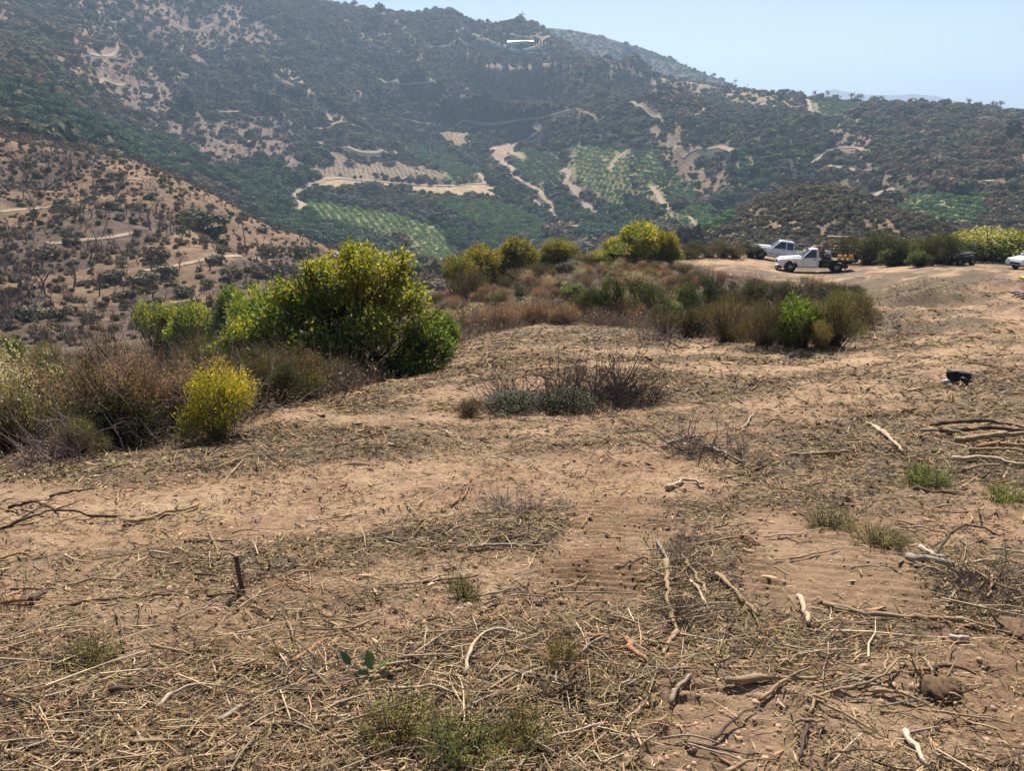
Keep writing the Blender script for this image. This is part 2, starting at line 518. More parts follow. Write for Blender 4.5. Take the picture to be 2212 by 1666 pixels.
def strewn(name, pts, rots, scls, tints, idx, shapes, mat, label, cat, smooth_shade=False):
    """the same as scatter(), but laid down as one mesh; shapes: (vertices, faces, vertex tint) triples"""
    V, F, C = [], {3: [], 4: []}, []; base = 0
    M = euler_mats(np.asarray(rots)) * np.asarray(scls)[:, None, :]
    for k, (v, faces, c) in enumerate(shapes):
        w = np.nonzero(idx == k)[0]
        if not len(w): continue
        vv = np.einsum('nij,vj->nvi', M[w], v) + np.asarray(pts)[w][:, None]
        off = base + np.arange(len(w)) * len(v)
        for f in faces: F[f.shape[1]].append((f[None] + off[:, None, None]).reshape(-1, f.shape[1]))
        V.append(vv.reshape(-1, 3)); C.append((np.asarray(tints)[w][:, None] * c[None]).reshape(-1, 3)); base += len(w) * len(v)
    fs = [np.concatenate(F[j]) for j in (3, 4) if F[j]]
    me = mesh_from(name, np.concatenate(V), fs, [mat], None, smooth_shade, {'tint': ('FLOAT_COLOR', 'POINT', np.clip(np.concatenate(C), 0, 1))})
    return tag(obj(name, me), label, cat, kind='stuff')

def shape_of(mb):
    v = np.concatenate(mb.v); f = []
    if mb.t: f.append(np.concatenate(mb.t))
    if mb.q: f.append(np.concatenate(mb.q))
    return v, f, np.ones((len(v), 3))
# ------------------------------------------------------------------ the land: zones, near ground, far slopes, roads
CLEAR_D = [(-260, 1060), (0, 1008), (150, 975), (400, 950), (570, 893), (740, 850), (870, 803), (1000, 742), (1090, 712), (1300, 706), (1480, 728),
           (1600, 742), (1740, 752), (1850, 735), (1862, 690), (1830, 640), (1700, 612), (1560, 590), (1440, 562), (1425, 545), (1500, 549), (1620, 552),
           (1800, 556), (2000, 557), (2212, 563), (2500, 566)]
_c = hits(CLEAR_D)
CLEAR = np.vstack([_c, [(90, 40), (40, -20), (-40, -20), (-30, 2)]])

def near_cleared(x, y):
    return inside(CLEAR, x + 0.5 * fbm(x / 2.2, y / 2.2, 5, 2), y + 0.5 * fbm(x / 2.2, y / 2.2, 6, 2))

ZONES_D = {
    'field': ([(662, 404), (700, 386), (735, 383), (800, 390), (1000, 400), (1040, 398), (1080, 402), (1100, 413), (1070, 424), (1000, 425), (920, 414), (860, 402), (800, 397), (740, 406)], 450),
    'dry_orchard': ([(662, 362), (720, 342), (930, 352), (965, 386), (860, 388), (735, 380), (690, 382)], 500),
    'dry_orchard_b': ([(950, 290), (1010, 285), (1015, 320), (965, 315)], 500),
    'green_a': ([(660, 434), (720, 440), (800, 455), (870, 470), (945, 492), (988, 540), (990, 575), (930, 560), (850, 532), (760, 503), (690, 482), (660, 458)], 350),
    'green_b': ([(936, 431), (1028, 434), (1120, 454), (1173, 477), (1189, 507), (1160, 530), (1097, 512), (1028, 492), (971, 456)], 350),
    'green_c': ([(867, 312), (960, 319), (1028, 365), (1033, 395), (978, 397), (936, 360), (890, 337)], 500),
    'green_d': ([(1113, 326), (1212, 328), (1215, 411), (1155, 399), (1113, 374)], 500),
    'green_e': ([(1222, 316), (1300, 316), (1360, 320), (1370, 420), (1340, 452), (1290, 430), (1232, 382)], 420),
    'green_f': ([(1362, 320), (1420, 325), (1442, 380), (1500, 400), (1515, 440), (1440, 450), (1375, 425)], 420),
    'green_g': ([(1420, 466), (1490, 462), (1506, 492), (1440, 487)], 300),
    'green_h': ([(1470, 460), (1533, 448), (1593, 490), (1584, 512), (1522, 510)], 300),
    'green_i': ([(1919, 421), (2006, 412), (2136, 420), (2104, 484), (2017, 486), (1930, 455)], 340),
    'green_j': ([(1750, 222), (1874, 220), (1832, 245), (1774, 256)], 600),
    'grass_ridge': ([(1295, 138), (1400, 156), (1540, 173), (1640, 192), (1740, 208), (1700, 235), (1600, 226), (1500, 206), (1400, 182), (1300, 162)], 700),
    'bare_spur': ([(1388, 278), (1450, 275), (1500, 320), (1577, 363), (1577, 397), (1460, 390), (1430, 330)], 400),
    'terraced': ([(1804, 244), (1908, 257), (1865, 292), (1887, 362), (1930, 403), (1876, 424), (1852, 329), (1757, 329)], 400),
    'pale_slope': ([(1040, 318), (1100, 308), (1098, 330), (1110, 360), (1070, 350)], 500),
    'burnt': ([(140, 252), (330, 258), (480, 266), (560, 250), (640, 262), (650, 372), (560, 345), (400, 328), (250, 290)], 440),
    'burnt_b': ([(190, 100), (300, 95), (350, 170), (420, 220), (330, 250), (200, 200)], 600),
    'burnt_c': ([(250, 10), (520, 10), (620, 90), (500, 110), (380, 60)], 800),
    'spur_ridge': ([(600, 150), (640, 150), (700, 215), (770, 270), (740, 275), (670, 215)], 700),
    'green_j2': ([(1560, 400), (1600, 330), (1640, 360), (1690, 395), (1640, 415)], 430),
    'pale_meadow': ([(1085, 418), (1130, 428), (1170, 452), (1150, 458), (1100, 440), (1070, 428)], 450),
    'wash': ([(985, 500), (940, 470), (960, 470), (1000, 500), (1020, 515)], 400),
}
ZONES = {k: hits(p, dm) for k, (p, dm) in ZONES_D.items()}

def zone(k, x, y, j=None):
    j = (2.0 if k.startswith('green') or k == 'field' else 14.0) if j is None else j
    jx = j * fbm(x / (9 if j < 5 else 26), y / (9 if j < 5 else 26), 71, 3)
    return inside(ZONES[k], x + jx, y - jx)

# --- far slopes: colour of the soil and low cover
def far_colour(x, y):
    r = np.hypot(x, y); az = np.arctan2(x, y)
    n1 = fbm(x / 60, y / 60, 81, 4); n2 = fbm(x / 14, y / 14, 85, 3); n3 = fbm(x / 5, y / 5, 87, 2)
    brush = np.array([0.060, 0.056, 0.036]); grass = np.array([0.190, 0.126, 0.082]); mauve = np.array([0.190, 0.134, 0.106]); soil = np.array([0.38, 0.285, 0.205])
    sp1, sp2 = spurs(x, y, az); crest = (0.6 * sp1 + 0.4 * sp2) * smooth(420, 640, r)
    k = smooth(-0.15, 0.45, n1 + 0.45 * n2 + 0.8 * crest - 0.05)[:, None]
    col = brush * (1 - k) + np.array([0.160, 0.115, 0.074]) * k
    def put(mask, c, vary=0.22):
        m = mask.astype(float)[:, None]
        return col * (1 - m) + m * c * (1 + vary * (n2 + 0.6 * n3))[:, None]
    left = (az < math.radians(-10.5)) & (r < 345) & (r > 95)
    col = put(left, grass * 0.92, 0.35)
    dark = left & (fbm(x / 22 + 3, y / 30, 91, 3) + 0.35 * (math.radians(-24) - az) * 4 > 0.02)
    col = put(dark, np.array([0.100, 0.070, 0.055]), 0.3)
    chap = (az > math.radians(13)) & (r < 430) & (r > 120)
    col = put(chap, np.array([0.19, 0.135, 0.085]), 0.3)
    up = (az < math.radians(3)) & (r > 640)
    col = put(up & (n1 + 0.5 * n2 + 0.8 * crest > 0.12), mauve, 0.3)
    for k_, c in (('burnt', np.array([0.185, 0.135, 0.112])), ('burnt_b', mauve), ('burnt_c', mauve * 1.15), ('spur_ridge', np.array([0.33, 0.26, 0.18])),
                  ('grass_ridge', np.array([0.235, 0.175, 0.105])), ('bare_spur', np.array([0.20, 0.145, 0.098])), ('terraced', np.array([0.175, 0.122, 0.096])),
                  ('pale_slope', np.array([0.36, 0.26, 0.20])), ('dry_orchard', np.array([0.22, 0.165, 0.112])), ('dry_orchard_b', np.array([0.27, 0.20, 0.13])),
                  ('field', np.array([0.36, 0.27, 0.160])), ('wash', np.array([0.33, 0.255, 0.2])), ('pale_meadow', np.array([0.30, 0.25, 0.15]))):
        col = put(zone(k_, x, y), c, 0.18)
    col = put(r > 1330, np.array([0.062, 0.056, 0.040]), 0.2)
    for k_ in ZONES:
        if k_.startswith('green'): col = put(zone(k_, x, y), np.array([0.200, 0.190, 0.085]), 0.25)
    return np.clip(col, 0.01, 0.9)

def polar_grid(az, d):
    A, D = np.meshgrid(az, d, indexing='ij')
    x = np.sin(A) * D; y = np.cos(A) * D
    na, nd = A.shape
    i = np.arange(na * nd).reshape(na, nd)
    q = np.stack([i[:-1, :-1], i[1:, :-1], i[1:, 1:], i[:-1, 1:]], -1).reshape(-1, 4)
    return x.ravel(), y.ravel(), q

def mat_far():
    m, nt, N, L, b = nodes('hillside_soil')
    at = N.new('ShaderNodeAttribute'); at.attribute_name = 'soil'
    g = geocoord(nt)
    f = noise(nt, 0.35, 6, g, 0.65)
    c = mixrgb(nt, 1.0, at.outputs['Color'], ramp(nt, f, [(0.25, 0.45), (0.5, 0.95), (0.75, 1.5)]), 'MULTIPLY')
    L.new(c, b.inputs['Base Color'])
    b.inputs['Roughness'].default_value = 0.95; b.inputs['Specular IOR Level'].default_value = 0.1
    bp = N.new('ShaderNodeBump'); bp.inputs['Strength'].default_value = 0.9; bp.inputs['Distance'].default_value = 1.2
    L.new(noise(nt, 0.22, 6, g, 0.7), bp.inputs['Height']); L.new(bp.outputs[0], b.inputs['Normal'])
    return m

_az = np.radians(np.concatenate([np.linspace(-62, -37, 40)[:-1], np.linspace(-37, 37, 560), np.linspace(37, 62, 40)[1:]]))
_d = np.exp(np.linspace(math.log(99), math.log(2450), 400))
fx, fy, fq = polar_grid(_az, _d)
fz = height(fx, fy) - np.where(np.hypot(fx, fy) < 103, 0.25, 0)
far_me = mesh_from('hillside', np.c_[fx, fy, fz], fq, [mat_far()], None, True, {'soil': ('FLOAT_COLOR', 'POINT', far_colour(fx, fy))})
hillside = tag(obj('hillside', far_me), kind='structure')

# --- far blue mountains
def far_mountain():
    prof = [(1500, 232), (1620, 222), (1700, 214), (1760, 204), (1783, 197), (1800, 192), (1820, 196), (1850, 203), (1900, 205), (1940, 205), (1960, 204), (1975, 201), (1990, 204), (2020, 206), (2060, 217), (2110, 227), (2160, 231), (2230, 236), (2400, 246), (2600, 250)]
    xs = np.linspace(1500, 2600, 160)
    ys = np.interp(xs, [p[0] for p in prof], [p[1] for p in prof])
    az, t = ray(xs, ys)
    rows = []
    for k, (dd, h) in enumerate(((4700, 0.0), (5000, 0.35), (5300, 0.7), (5600, 1.0), (6100, 0.6), (6600, 0.0))):
        z = -260 + (t * 5600 + 260) * h + 18 * h * (1 if k != 3 else 0.12) * fbm(xs / 14, np.full_like(xs, k * 1.7), 7, 4)
        rows.append(np.c_[np.sin(az) * dd, np.cos(az) * dd, z])
    v = np.stack(rows, 1).reshape(-1, 3); nr = len(rows)
    i = np.arange(len(v)).reshape(-1, nr)
    q = np.stack([i[:-1, :-1], i[1:, :-1], i[1:, 1:], i[:-1, 1:]], -1).reshape(-1, 4)
    m = simple('mountain_rock', (0.10, 0.095, 0.075), 0.95, 0, 0.3, 0.004, 0.1)
    return tag(obj('mountain', mesh_from('mountain', v, q, [m], None, True)), kind='structure')
far_mountain()
# valley land under and behind the ridges, out to the horizon
def plain():
    a = np.radians(np.linspace(-180, 180, 73)); d = np.array([60, 400, 1500, 2380, 6000, 14000.0])
    x, y, q = polar_grid(a, d)
    z = np.where(np.hypot(x, y) < 100, -90, np.where(np.hypot(x, y) < 2400, -170, -262)).astype(float)
    return tag(obj('land', mesh_from('land', np.c_[x, y, z], q, [simple('plain_soil', (0.16, 0.13, 0.09), 0.95, 0, 0.3, 0.01, 0.1)])), kind='structure')
plain()

# --- near ground
LITTER_SCALE = 1.0
TRACKS = []   # plan strips pressed by the tracked machine: (x0,y0,x1,y1,width,bar pitch,depth)
def _track(Xa, Ya, Xb, Yb, w, pitch, depth):
    a = hit(Xa, Ya); b = hit(Xb, Yb)
    TRACKS.append((a[0], a[1], b[0], b[1], w, pitch, depth))
_track(1600, 1700, 1560, 1500, 0.50, 0.09, 0.050)
_track(1300, 1300, 1330, 1075, 0.62, 0.08, 0.050)
_track(1850, 1330, 1720, 1110, 0.95, 0.10, 0.036)

def track_mask(x, y):
    """strength and relief of the tread marks"""
    m = np.zeros_like(x); h = np.zeros_like(x)
    for (x0, y0, x1, y1, w, p, dp) in TRACKS:
        dx, dy = x1 - x0, y1 - y0; ln = math.hypot(dx, dy); ux, uy = dx / ln, dy / ln
        s = (x - x0) * ux + (y - y0) * uy; t = -(x - x0) * uy + (y - y0) * ux
        t = t + 0.09 * vnoise(s * 2, s * 0 + 3, 3) + 0.10 * fbm(x * 4, y * 4, 13, 2)
        k = smooth(w / 2 + 0.04, w / 2 - 0.04, np.abs(t)) * smooth(-0.3, 0.25, s) * smooth(ln + 0.3, ln - 0.25, s)
        ph = (s + 0.012 * vnoise(t * 9, s * 4, 8)) / p
        saw = ph - np.floor(ph)
        bar = smooth(0.0, 0.25, saw) * smooth(1.0, 0.45, saw)
        wear = smooth(-0.5, 0.35, vnoise(x * 3.1, y * 3.1, 19))
        h = h + k * (-0.12 * dp + dp * (bar - 0.5) * (0.25 + 0.75 * wear) * (0.8 + 0.4 * vnoise(x * 8, y * 8, 9))) + \
            0.5 * dp * smooth(0.07, 0.0, np.abs(np.abs(t) - w / 2 - 0.04)) * smooth(-0.1, 0.3, s) * smooth(ln + 0.1, ln - 0.3, s)
        m = np.maximum(m, k)
    return m, h

def litter_amount(x, y):
    """0 = bare earth, 1 = thick mulch; streaks follow the machine's passes"""
    u = x * 0.96 + y * 0.28; v = -x * 0.28 + y * 0.96
    n = fbm(u / 2.6, v / 0.85, 31, 4) + 0.45 * fbm(u / 0.7, v / 0.35, 35, 3) + 0.35 * fbm(u / 9, v / 5, 37, 2)
    m, _ = track_mask(x, y)
    r = np.hypot(x, y)
    return np.clip(smooth(-0.40, 0.38, n + 0.10 * smooth(5, 2, r) + 0.10 * smooth(8, 16, r)) * (1 - 0.80 * m), 0, 1)

def near_height(x, y):
    r = np.hypot(x, y)
    z = height(x, y)
    tm, th = track_mask(x, y)
    lit = litter_amount(x, y)
    a = smooth(95, 20, r)
    clod = fbm(x / 0.25, y / 0.25, 21, 3) * 0.030 + np.maximum(fbm(x / 0.08, y / 0.08, 25, 2), 0.0) * 0.026
    return z + a * (clod * (0.5 + 0.7 * (1 - lit)) * (1 - 0.8 * tm) + th + lit * 0.012 + 0.03 * fbm(x / 0.9, y / 0.5, 27, 2) + (0.015 + 0.06 * smooth(4, 14, r)) * np.maximum(fbm((x * .96 + y * .28) / 1.3, (-x * .28 + y * .96) / .42, 29, 3), -.15))

def mat_near():
    m, nt, N, L, b = nodes('bulldozed_soil')
    at = N.new('ShaderNodeAttribute'); at.attribute_name = 'litter'
    g = geocoord(nt)
    n1 = noise(nt, 1.3, 6, g, 0.6); n2 = noise(nt, 14, 6, g, 0.7); n3 = noise(nt, 90, 3, g, 0.6)
    soil = ramp(nt, n1, [(0.3, (0.255, 0.156, 0.098)), (0.5, (0.385, 0.252, 0.160)), (0.72, (0.475, 0.335, 0.216))])
    soil = mixrgb(nt, 1.0, soil, ramp(nt, n2, [(0.3, 0.62), (0.55, 1.0), (0.75, 1.2)]), 'MULTIPLY')
    mul = ramp(nt, n3, [(0.3, (0.055, 0.042, 0.034)), (0.5, (0.15, 0.115, 0.082)), (0.7, (0.27, 0.21, 0.14))])
    mul = mixrgb(nt, 1.0, mul, ramp(nt, n2, [(0.3, 0.6), (0.7, 1.25)]), 'MULTIPLY')
    brush = ramp(nt, n2, [(0.3, (0.07, 0.055, 0.035)), (0.7, (0.19, 0.145, 0.095))])
    at2 = N.new('ShaderNodeAttribute'); at2.attribute_name = 'wild'
    c = mixrgb(nt, at.outputs['Fac'], soil, mul)
    c = mixrgb(nt, at2.outputs['Fac'], c, brush)
    L.new(c, b.inputs['Base Color'])
    b.inputs['Roughness'].default_value = 0.95; b.inputs['Specular IOR Level'].default_value = 0.12
    bp = N.new('ShaderNodeBump'); bp.inputs['Strength'].default_value = 1.0; bp.inputs['Distance'].default_value = 0.03
    L.new(noise(nt, 45, 6, g, 0.75), bp.inputs['Height']); L.new(bp.outputs[0], b.inputs['Normal'])
    return m

_az = np.radians(np.concatenate([np.linspace(-180, -44, 60)[:-1], np.linspace(-44, 44, 520), np.linspace(44, 180, 60)[1:]]))
_d = np.concatenate([np.linspace(0.05, 1.15, 14)[:-1], np.exp(np.linspace(math.log(1.15), math.log(9), 450))[:-1], np.exp(np.linspace(math.log(9), math.log(101), 190))])
nx, ny, nq = polar_grid(_az, _d)
nz = near_height(nx, ny)
_cl = near_cleared(nx, ny)
_wild = np.where(_cl, 0.0, 1.0) * smooth(3, 5, np.hypot(nx, ny))
ground_me = mesh_from('ground', np.c_[nx, ny, nz], nq, [mat_near()], None, True,
                      {'litter': ('FLOAT', 'POINT', litter_amount(nx, ny)), 'wild': ('FLOAT', 'POINT', _wild)})
ground = tag(obj('ground', ground_me), kind='structure')

# --- dirt roads
ROADS_D = [
    ([(1153, 267), (1169, 281), (1139, 300), (1108, 313), (1101, 322), (1106, 331), (1132, 342)], 500, 5.5),
    ([(1067, 333), (1081, 351), (1107, 362), (1107, 376)], 500, 4.5),
    ([(1215, 366), (1231, 373), (1219, 395), (1245, 411), (1258, 436), (1281, 459)], 450, 6.0),
    ([(1196, 476), (1217, 490), (1240, 489), (1272, 484)], 400, 8.0),
    ([(661, 402), (700, 388), (726, 383), (802, 390), (867, 395), (971, 401), (1051, 398), (1033, 374)], 450, 4.5),
    ([(659, 405), (634, 420), (654, 441), (652, 461)], 450, 5.0),
    ([(689, 306), (721, 321), (770, 325), (825, 326), (855, 327)], 550, 4.0),
    ([(680, 278), (733, 264), (774, 274)], 600, 2.6),
    ([(1444, 274), (1490, 253), (1519, 241), (1522, 233)], 600, 2.6),
    ([(1471, 338), (1485, 326), (1508, 317), (1554, 315), (1582, 325)], 500, 4.0),
    ([(1891, 424), (1906, 412), (1932, 409)], 400, 5.0),
    ([(2073, 398), (2093, 394), (2147, 390)], 420, 4.0),
    ([(1741, 212), (1748, 232), (1758, 256)], 650, 5.0),
    ([(0, 458), (60, 452), (134, 442)], 110, 1.6), ([(103, 526), (180, 519), (244, 512), (300, 500)], 110, 1.6),
    ([(312, 585), (406, 570), (506, 557), (556, 549)], 110, 1.7), ([(215, 391), (306, 388)], 110, 1.3),
    ([(161, 159), (225, 171), (270, 180)], 600, 2.6), ([(195, 116), (271, 120)], 600, 2.6), ([(207, 36), (271, 40)], 700, 2.6), ([(368, 44), (460, 51)], 800, 3.0),
    ([(435, 128), (506, 138)], 700, 2.6), ([(354, 159), (407, 162)], 600, 2.6), ([(455, 242), (480, 242), (520, 240)], 600, 3.5),
    ([(1033, 62), (1100, 72), (1180, 84)], 1000, 3.0), ([(1000, 60), (1160, 100), (1290, 128)], 1000, 5.0),
    ([(870, 255), (1000, 258), (1150, 257), (1290, 258)], 700, 2.6), ([(1640, 232), (1700, 230), (1740, 230)], 650, 3.0),
    ([(930, 100), (1010, 92)], 900, 2.6), ([(820, 170), (930, 178), (1010, 190)], 800, 3.5), ([(1000, 205), (1090, 205)], 800, 3.5),
    ([(1790, 358), (1820, 362), (1850, 368)], 420, 3.0), ([(1755, 352), (1800, 320), (1850, 318), (1880, 332)], 420, 3.0),
    ([(1360, 322), (1330, 345), (1318, 366)], 420, 3.5), ([(1408, 402), (1425, 430), (1448, 455)], 400, 3.5), ([(1490, 468), (1512, 505)], 330, 3.0),
    ([(1107, 378), (1130, 392), (1165, 412), (1188, 440), (1196, 474)], 450, 4.5), ([(1281, 459), (1300, 474), (1330, 486)], 420, 5.0),
    ([(1300, 195), (1390, 230), (1440, 272)], 700, 3.5), ([(1150, 432), (1175, 448)], 500, 4.0),
]
road_mat = simple('dirt_road', (0.315, 0.245, 0.180), 0.95, 0, 0.2, 0.15, 0.1)
def road(pts, dmin, w):
    p = hits(pts, dmin)
    s = np.concatenate([[0], np.cumsum(np.hypot(*np.diff(p, axis=0).T))])
    n = max(6, int(s[-1] / 3.0))
    q = np.linspace(0, s[-1], n)
    x = np.interp(q, s, p[:, 0]); y = np.interp(q, s, p[:, 1])
    for _ in range(max(2, n // 14)):
        x[1:-1] = (x[:-2] + 2 * x[1:-1] + x[2:]) / 4; y[1:-1] = (y[:-2] + 2 * y[1:-1] + y[2:]) / 4
    tx, ty = np.gradient(x), np.gradient(y); l = np.hypot(tx, ty) + 1e-9
    ww = w * (0.85 + 0.3 * vnoise(q / 14, q * 0, 4))
    rows = []
    for k in (-0.5, -0.17, 0.17, 0.5):
        rx = x - ty / l * ww * k; ry = y + tx / l * ww * k
        rows.append(np.c_[rx, ry, np.maximum(height(rx, ry), height(x, y) - 0.3 * w) + (0.35 if dmin > 200 else 0.12)])
    v = np.stack(rows, 1).reshape(-1, 3); i = np.arange(len(v)).reshape(-1, 4)
    qd = np.stack([i[:-1, :-1], i[1:, :-1], i[1:, 1:], i[:-1, 1:]], -1).reshape(-1, 4)
    return tag(obj('dirt_road', mesh_from('dirt_road', v, qd, [road_mat], None, True)), kind='structure')
for _r in ROADS_D: road(*_r)

# ------------------------------------------------------------------ plant shapes
def rot_rand(rng, n):
    q = rng.normal(size=(n, 4)); q /= np.linalg.norm(q, axis=1, keepdims=True)
    w, x, y, z = q.T
    return np.stack([np.stack([1 - 2 * (y * y + z * z), 2 * (x * y - z * w), 2 * (x * z + y * w)], -1),
                     np.stack([2 * (x * y + z * w), 1 - 2 * (x * x + z * z), 2 * (y * z - x * w)], -1),
                     np.stack([2 * (x * z - y * w), 2 * (y * z + x * w), 1 - 2 * (x * x + y * y)], -1)], 1)

def frame_from(d, rng, roll=None):
    """matrices whose x axis is d"""
    d = d / (np.linalg.norm(d, axis=1, keepdims=True) + 1e-9)
    r = rng.normal(size=d.shape) if roll is None else roll
    b = np.cross(d, r); b /= np.linalg.norm(b, axis=1, keepdims=True) + 1e-9
    c = np.cross(d, b)
    return np.stack([d, b, c], -1)

def leaves(pos, M, ln, wd, fold=0.25):
    """pointed folded leaves: 4 vertices, 2 triangles... as two triangles sharing the midrib"""
    n = len(pos); ln = np.broadcast_to(ln, n); wd = np.broadcast_to(wd, n)
    L = np.zeros((n, 4, 3))
    L[:, 1, 0] = ln * 0.45; L[:, 1, 1] = wd * 0.5; L[:, 1, 2] = wd * fold
    L[:, 2, 0] = ln
    L[:, 3, 0] = ln * 0.45; L[:, 3, 1] = -wd * 0.5; L[:, 3, 2] = wd * fold
    v = np.einsum('nij,nkj->nki', M, L) + pos[:, None]
    i = np.arange(n)[:, None] * 4
    t = np.concatenate([i + np.array([0, 1, 2]), i + np.array([0, 2, 3])])
    return v.reshape(-1, 3), t

def lobed_points(rng, lobes, n, shell=0.35, up=0.0):
    """points near the surface of a union of ellipsoids; returns positions and outward directions"""
    lobes = np.asarray(lobes, float)
    w = (lobes[:, 3] * lobes[:, 4] * lobes[:, 5]) ** 0.667; w /= w.sum()
    k = rng.choice(len(lobes), n * 2, p=w)
    d = rng.normal(size=(n * 2, 3)); d /= np.linalg.norm(d, axis=1, keepdims=True)
    d[:, 2] = np.where(d[:, 2] < -0.25, -d[:, 2] * 0.6, d[:, 2])
    rr = 1 - shell * rng.random(n * 2) ** 1.6
    p = lobes[k, :3] + d * lobes[k, 3:6] * rr[:, None]
    deep = np.zeros(n * 2, bool)
    for l in lobes:
        q = (p - l[:3]) / l[3:6]
        deep |= (q * q).sum(1) < 0.42
    keep = np.nonzero(~deep & (p[:, 2] > 0.02))[0][:n]
    return p[keep], d[keep]

def far_bush(seed, n=80, size=0.42, flat=0.75):
    rng = np.random.default_rng(seed)
    lobes = [(rng.uniform(-.35, .35), rng.uniform(-.35, .35), 0.45 + rng.uniform(-.1, .25), rng.uniform(.45, .75), rng.uniform(.45, .75), rng.uniform(.4, .65) * flat / 0.75) for _ in range(5)]
    p, d = lobed_points(rng, lobes, n, 0.25)
    M = frame_from(np.cross(d, rng.normal(size=d.shape)), rng, d)
    v, t = leaves(p, M, size * rng.uniform(.7, 1.3, len(p)), size * rng.uniform(.6, 1.1, len(p)), 0.12)
    v = v - 0
    # dark inner mass of twigs so that the ground does not show through
    th = np.arange(7) / 7 * 2 * math.pi
    cv = [(0, 0, 0.95)] + [(math.cos(a) * .62, math.sin(a) * .62, .55 + rng.uniform(-.1, .1)) for a in th] + [(math.cos(a) * .55, math.sin(a) * .55, -0.15) for a in th]
    ct = [(0, 1 + i, 1 + (i + 1) % 7) for i in range(7)]
    for i in range(7): ct += [(1 + i, 8 + i, 8 + (i + 1) % 7), (1 + i, 8 + (i + 1) % 7, 1 + (i + 1) % 7)]
    return np.vstack([v, np.array(cv) * flat]), np.vstack([t, np.array(ct) + len(v)])

def branchy(seed, levels=3, n0=4, spread=0.75, r0=0.035, sides=3, up=0.45, ln0=0.42, droop=0.0, kink=0.14, single=True):
    """a bare branching skeleton of unit height; returns vertices, quads, tips"""
    rng = np.random.default_rng(seed); mb = MB(); tips = []
    def grow(p, d, ln, r, lev):
        pts = [p]; q = p
        for i in range(3):
            d = d + rng.normal(size=3) * kink; d = d / np.linalg.norm(d)
            q = q + d * ln / 3; pts.append(q)
        mb.tube(pts, np.linspace(r, r * 0.55, 4), sides if lev < 2 else 3, False)
        if lev >= levels: tips.append((q, d)); return
        m = n0 if lev == 0 else int(rng.integers(2, 4))
        for k in range(m):
            e = d + rng.normal(size=3) * spread; e[2] += up - droop * lev; e = e / np.linalg.norm(e)
            at = pts[int(rng.integers(2, 4))]
            grow(at, e, ln * rng.uniform(.55, .8), r * 0.55, lev + 1)
    if single: grow(np.zeros(3), np.array([0, 0, 1.0]), ln0, r0, 0)
    else:
        for k in range(n0):
            e = rng.normal(size=3) * spread; e[2] = abs(e[2]) + up; grow(np.array([rng.normal() * .03, rng.normal() * .03, 0]), e / np.linalg.norm(e), ln0, r0, 1)
    return mb, tips

# materials for far plants
M_FAR = tinted('far_foliage', [(0.75, 0.75, 0.75), (1.15, 1.15, 1.1)], 'instancer', 0.8, 0.32)
M_FAR_O = tinted('tree_foliage', [(0.75, 0.78, 0.72), (1.15, 1.12, 1.05)], 'object', 0.75, 0.22, 0.3, 0.4)
M_BARK = tinted('dead_bark', [(0.09, 0.062, 0.055), (0.17, 0.125, 0.11)], None, 0.9)
M_BARK_T = simple('trunk_bark', (0.11, 0.085, 0.065), 0.9, 0, 0.3, 3.0, 0.1)

FAR_BUSH = []
for s in range(6):
    v, t = far_bush(100 + s)
    FAR_BUSH.append(mesh_from('far_bush_shape', v, t, [M_FAR]))

def tree_mesh(name, seed, n=420, size=0.2, tall=1.0, trunk=0.3, mat=None, wide=0.5):
    """crown and trunk of unit height for trees seen far away"""
    rng = np.random.default_rng(seed)
    lobes = []
    for k in range(8):
        a = rng.uniform(0, 6.28); rr = rng.uniform(0.05, 0.30) * wide / 0.5
        lobes.append((math.cos(a) * rr, math.sin(a) * rr, trunk + rng.uniform(0.12, 0.5 * tall), rng.uniform(.16, .27) * wide / .5, rng.uniform(.16, .27) * wide / .5, rng.uniform(.13, .22)))
    p, d = lobed_points(rng, lobes, n, 0.45)
    M = frame_from(np.cross(d, rng.normal(size=d.shape)), rng, d + rng.normal(size=d.shape) * .4)
    v, t = leaves(p, M, size * rng.uniform(.35, .8, len(p)), size * rng.uniform(.3, .6, len(p)), 0.15)
    mb = MB(); mb.tube([(0, 0, -0.04), (0.015, 0.01, trunk * .6), (0, 0.02, trunk + .25)], [0.035, 0.028, 0.012], 6)
    for k in range(4):
        l = lobes[k]; mb.tube([(0.01, 0.01, trunk * .7), (l[0] * .5, l[1] * .5, trunk + .08), l[:3]], [0.018, 0.013, 0.006], 4)
    bv = np.concatenate(mb.v); bq = np.concatenate(mb.q); bt = np.concatenate(mb.t)
    nv = len(v)
    me = mesh_from(name, np.vstack([v, bv]), [np.vstack([t, bt + nv]), bq + nv], [mat or M_FAR_O, M_BARK_T],
                   np.concatenate([np.zeros(len(t)), np.ones(len(bt)), np.ones(len(bq))]))
    return me

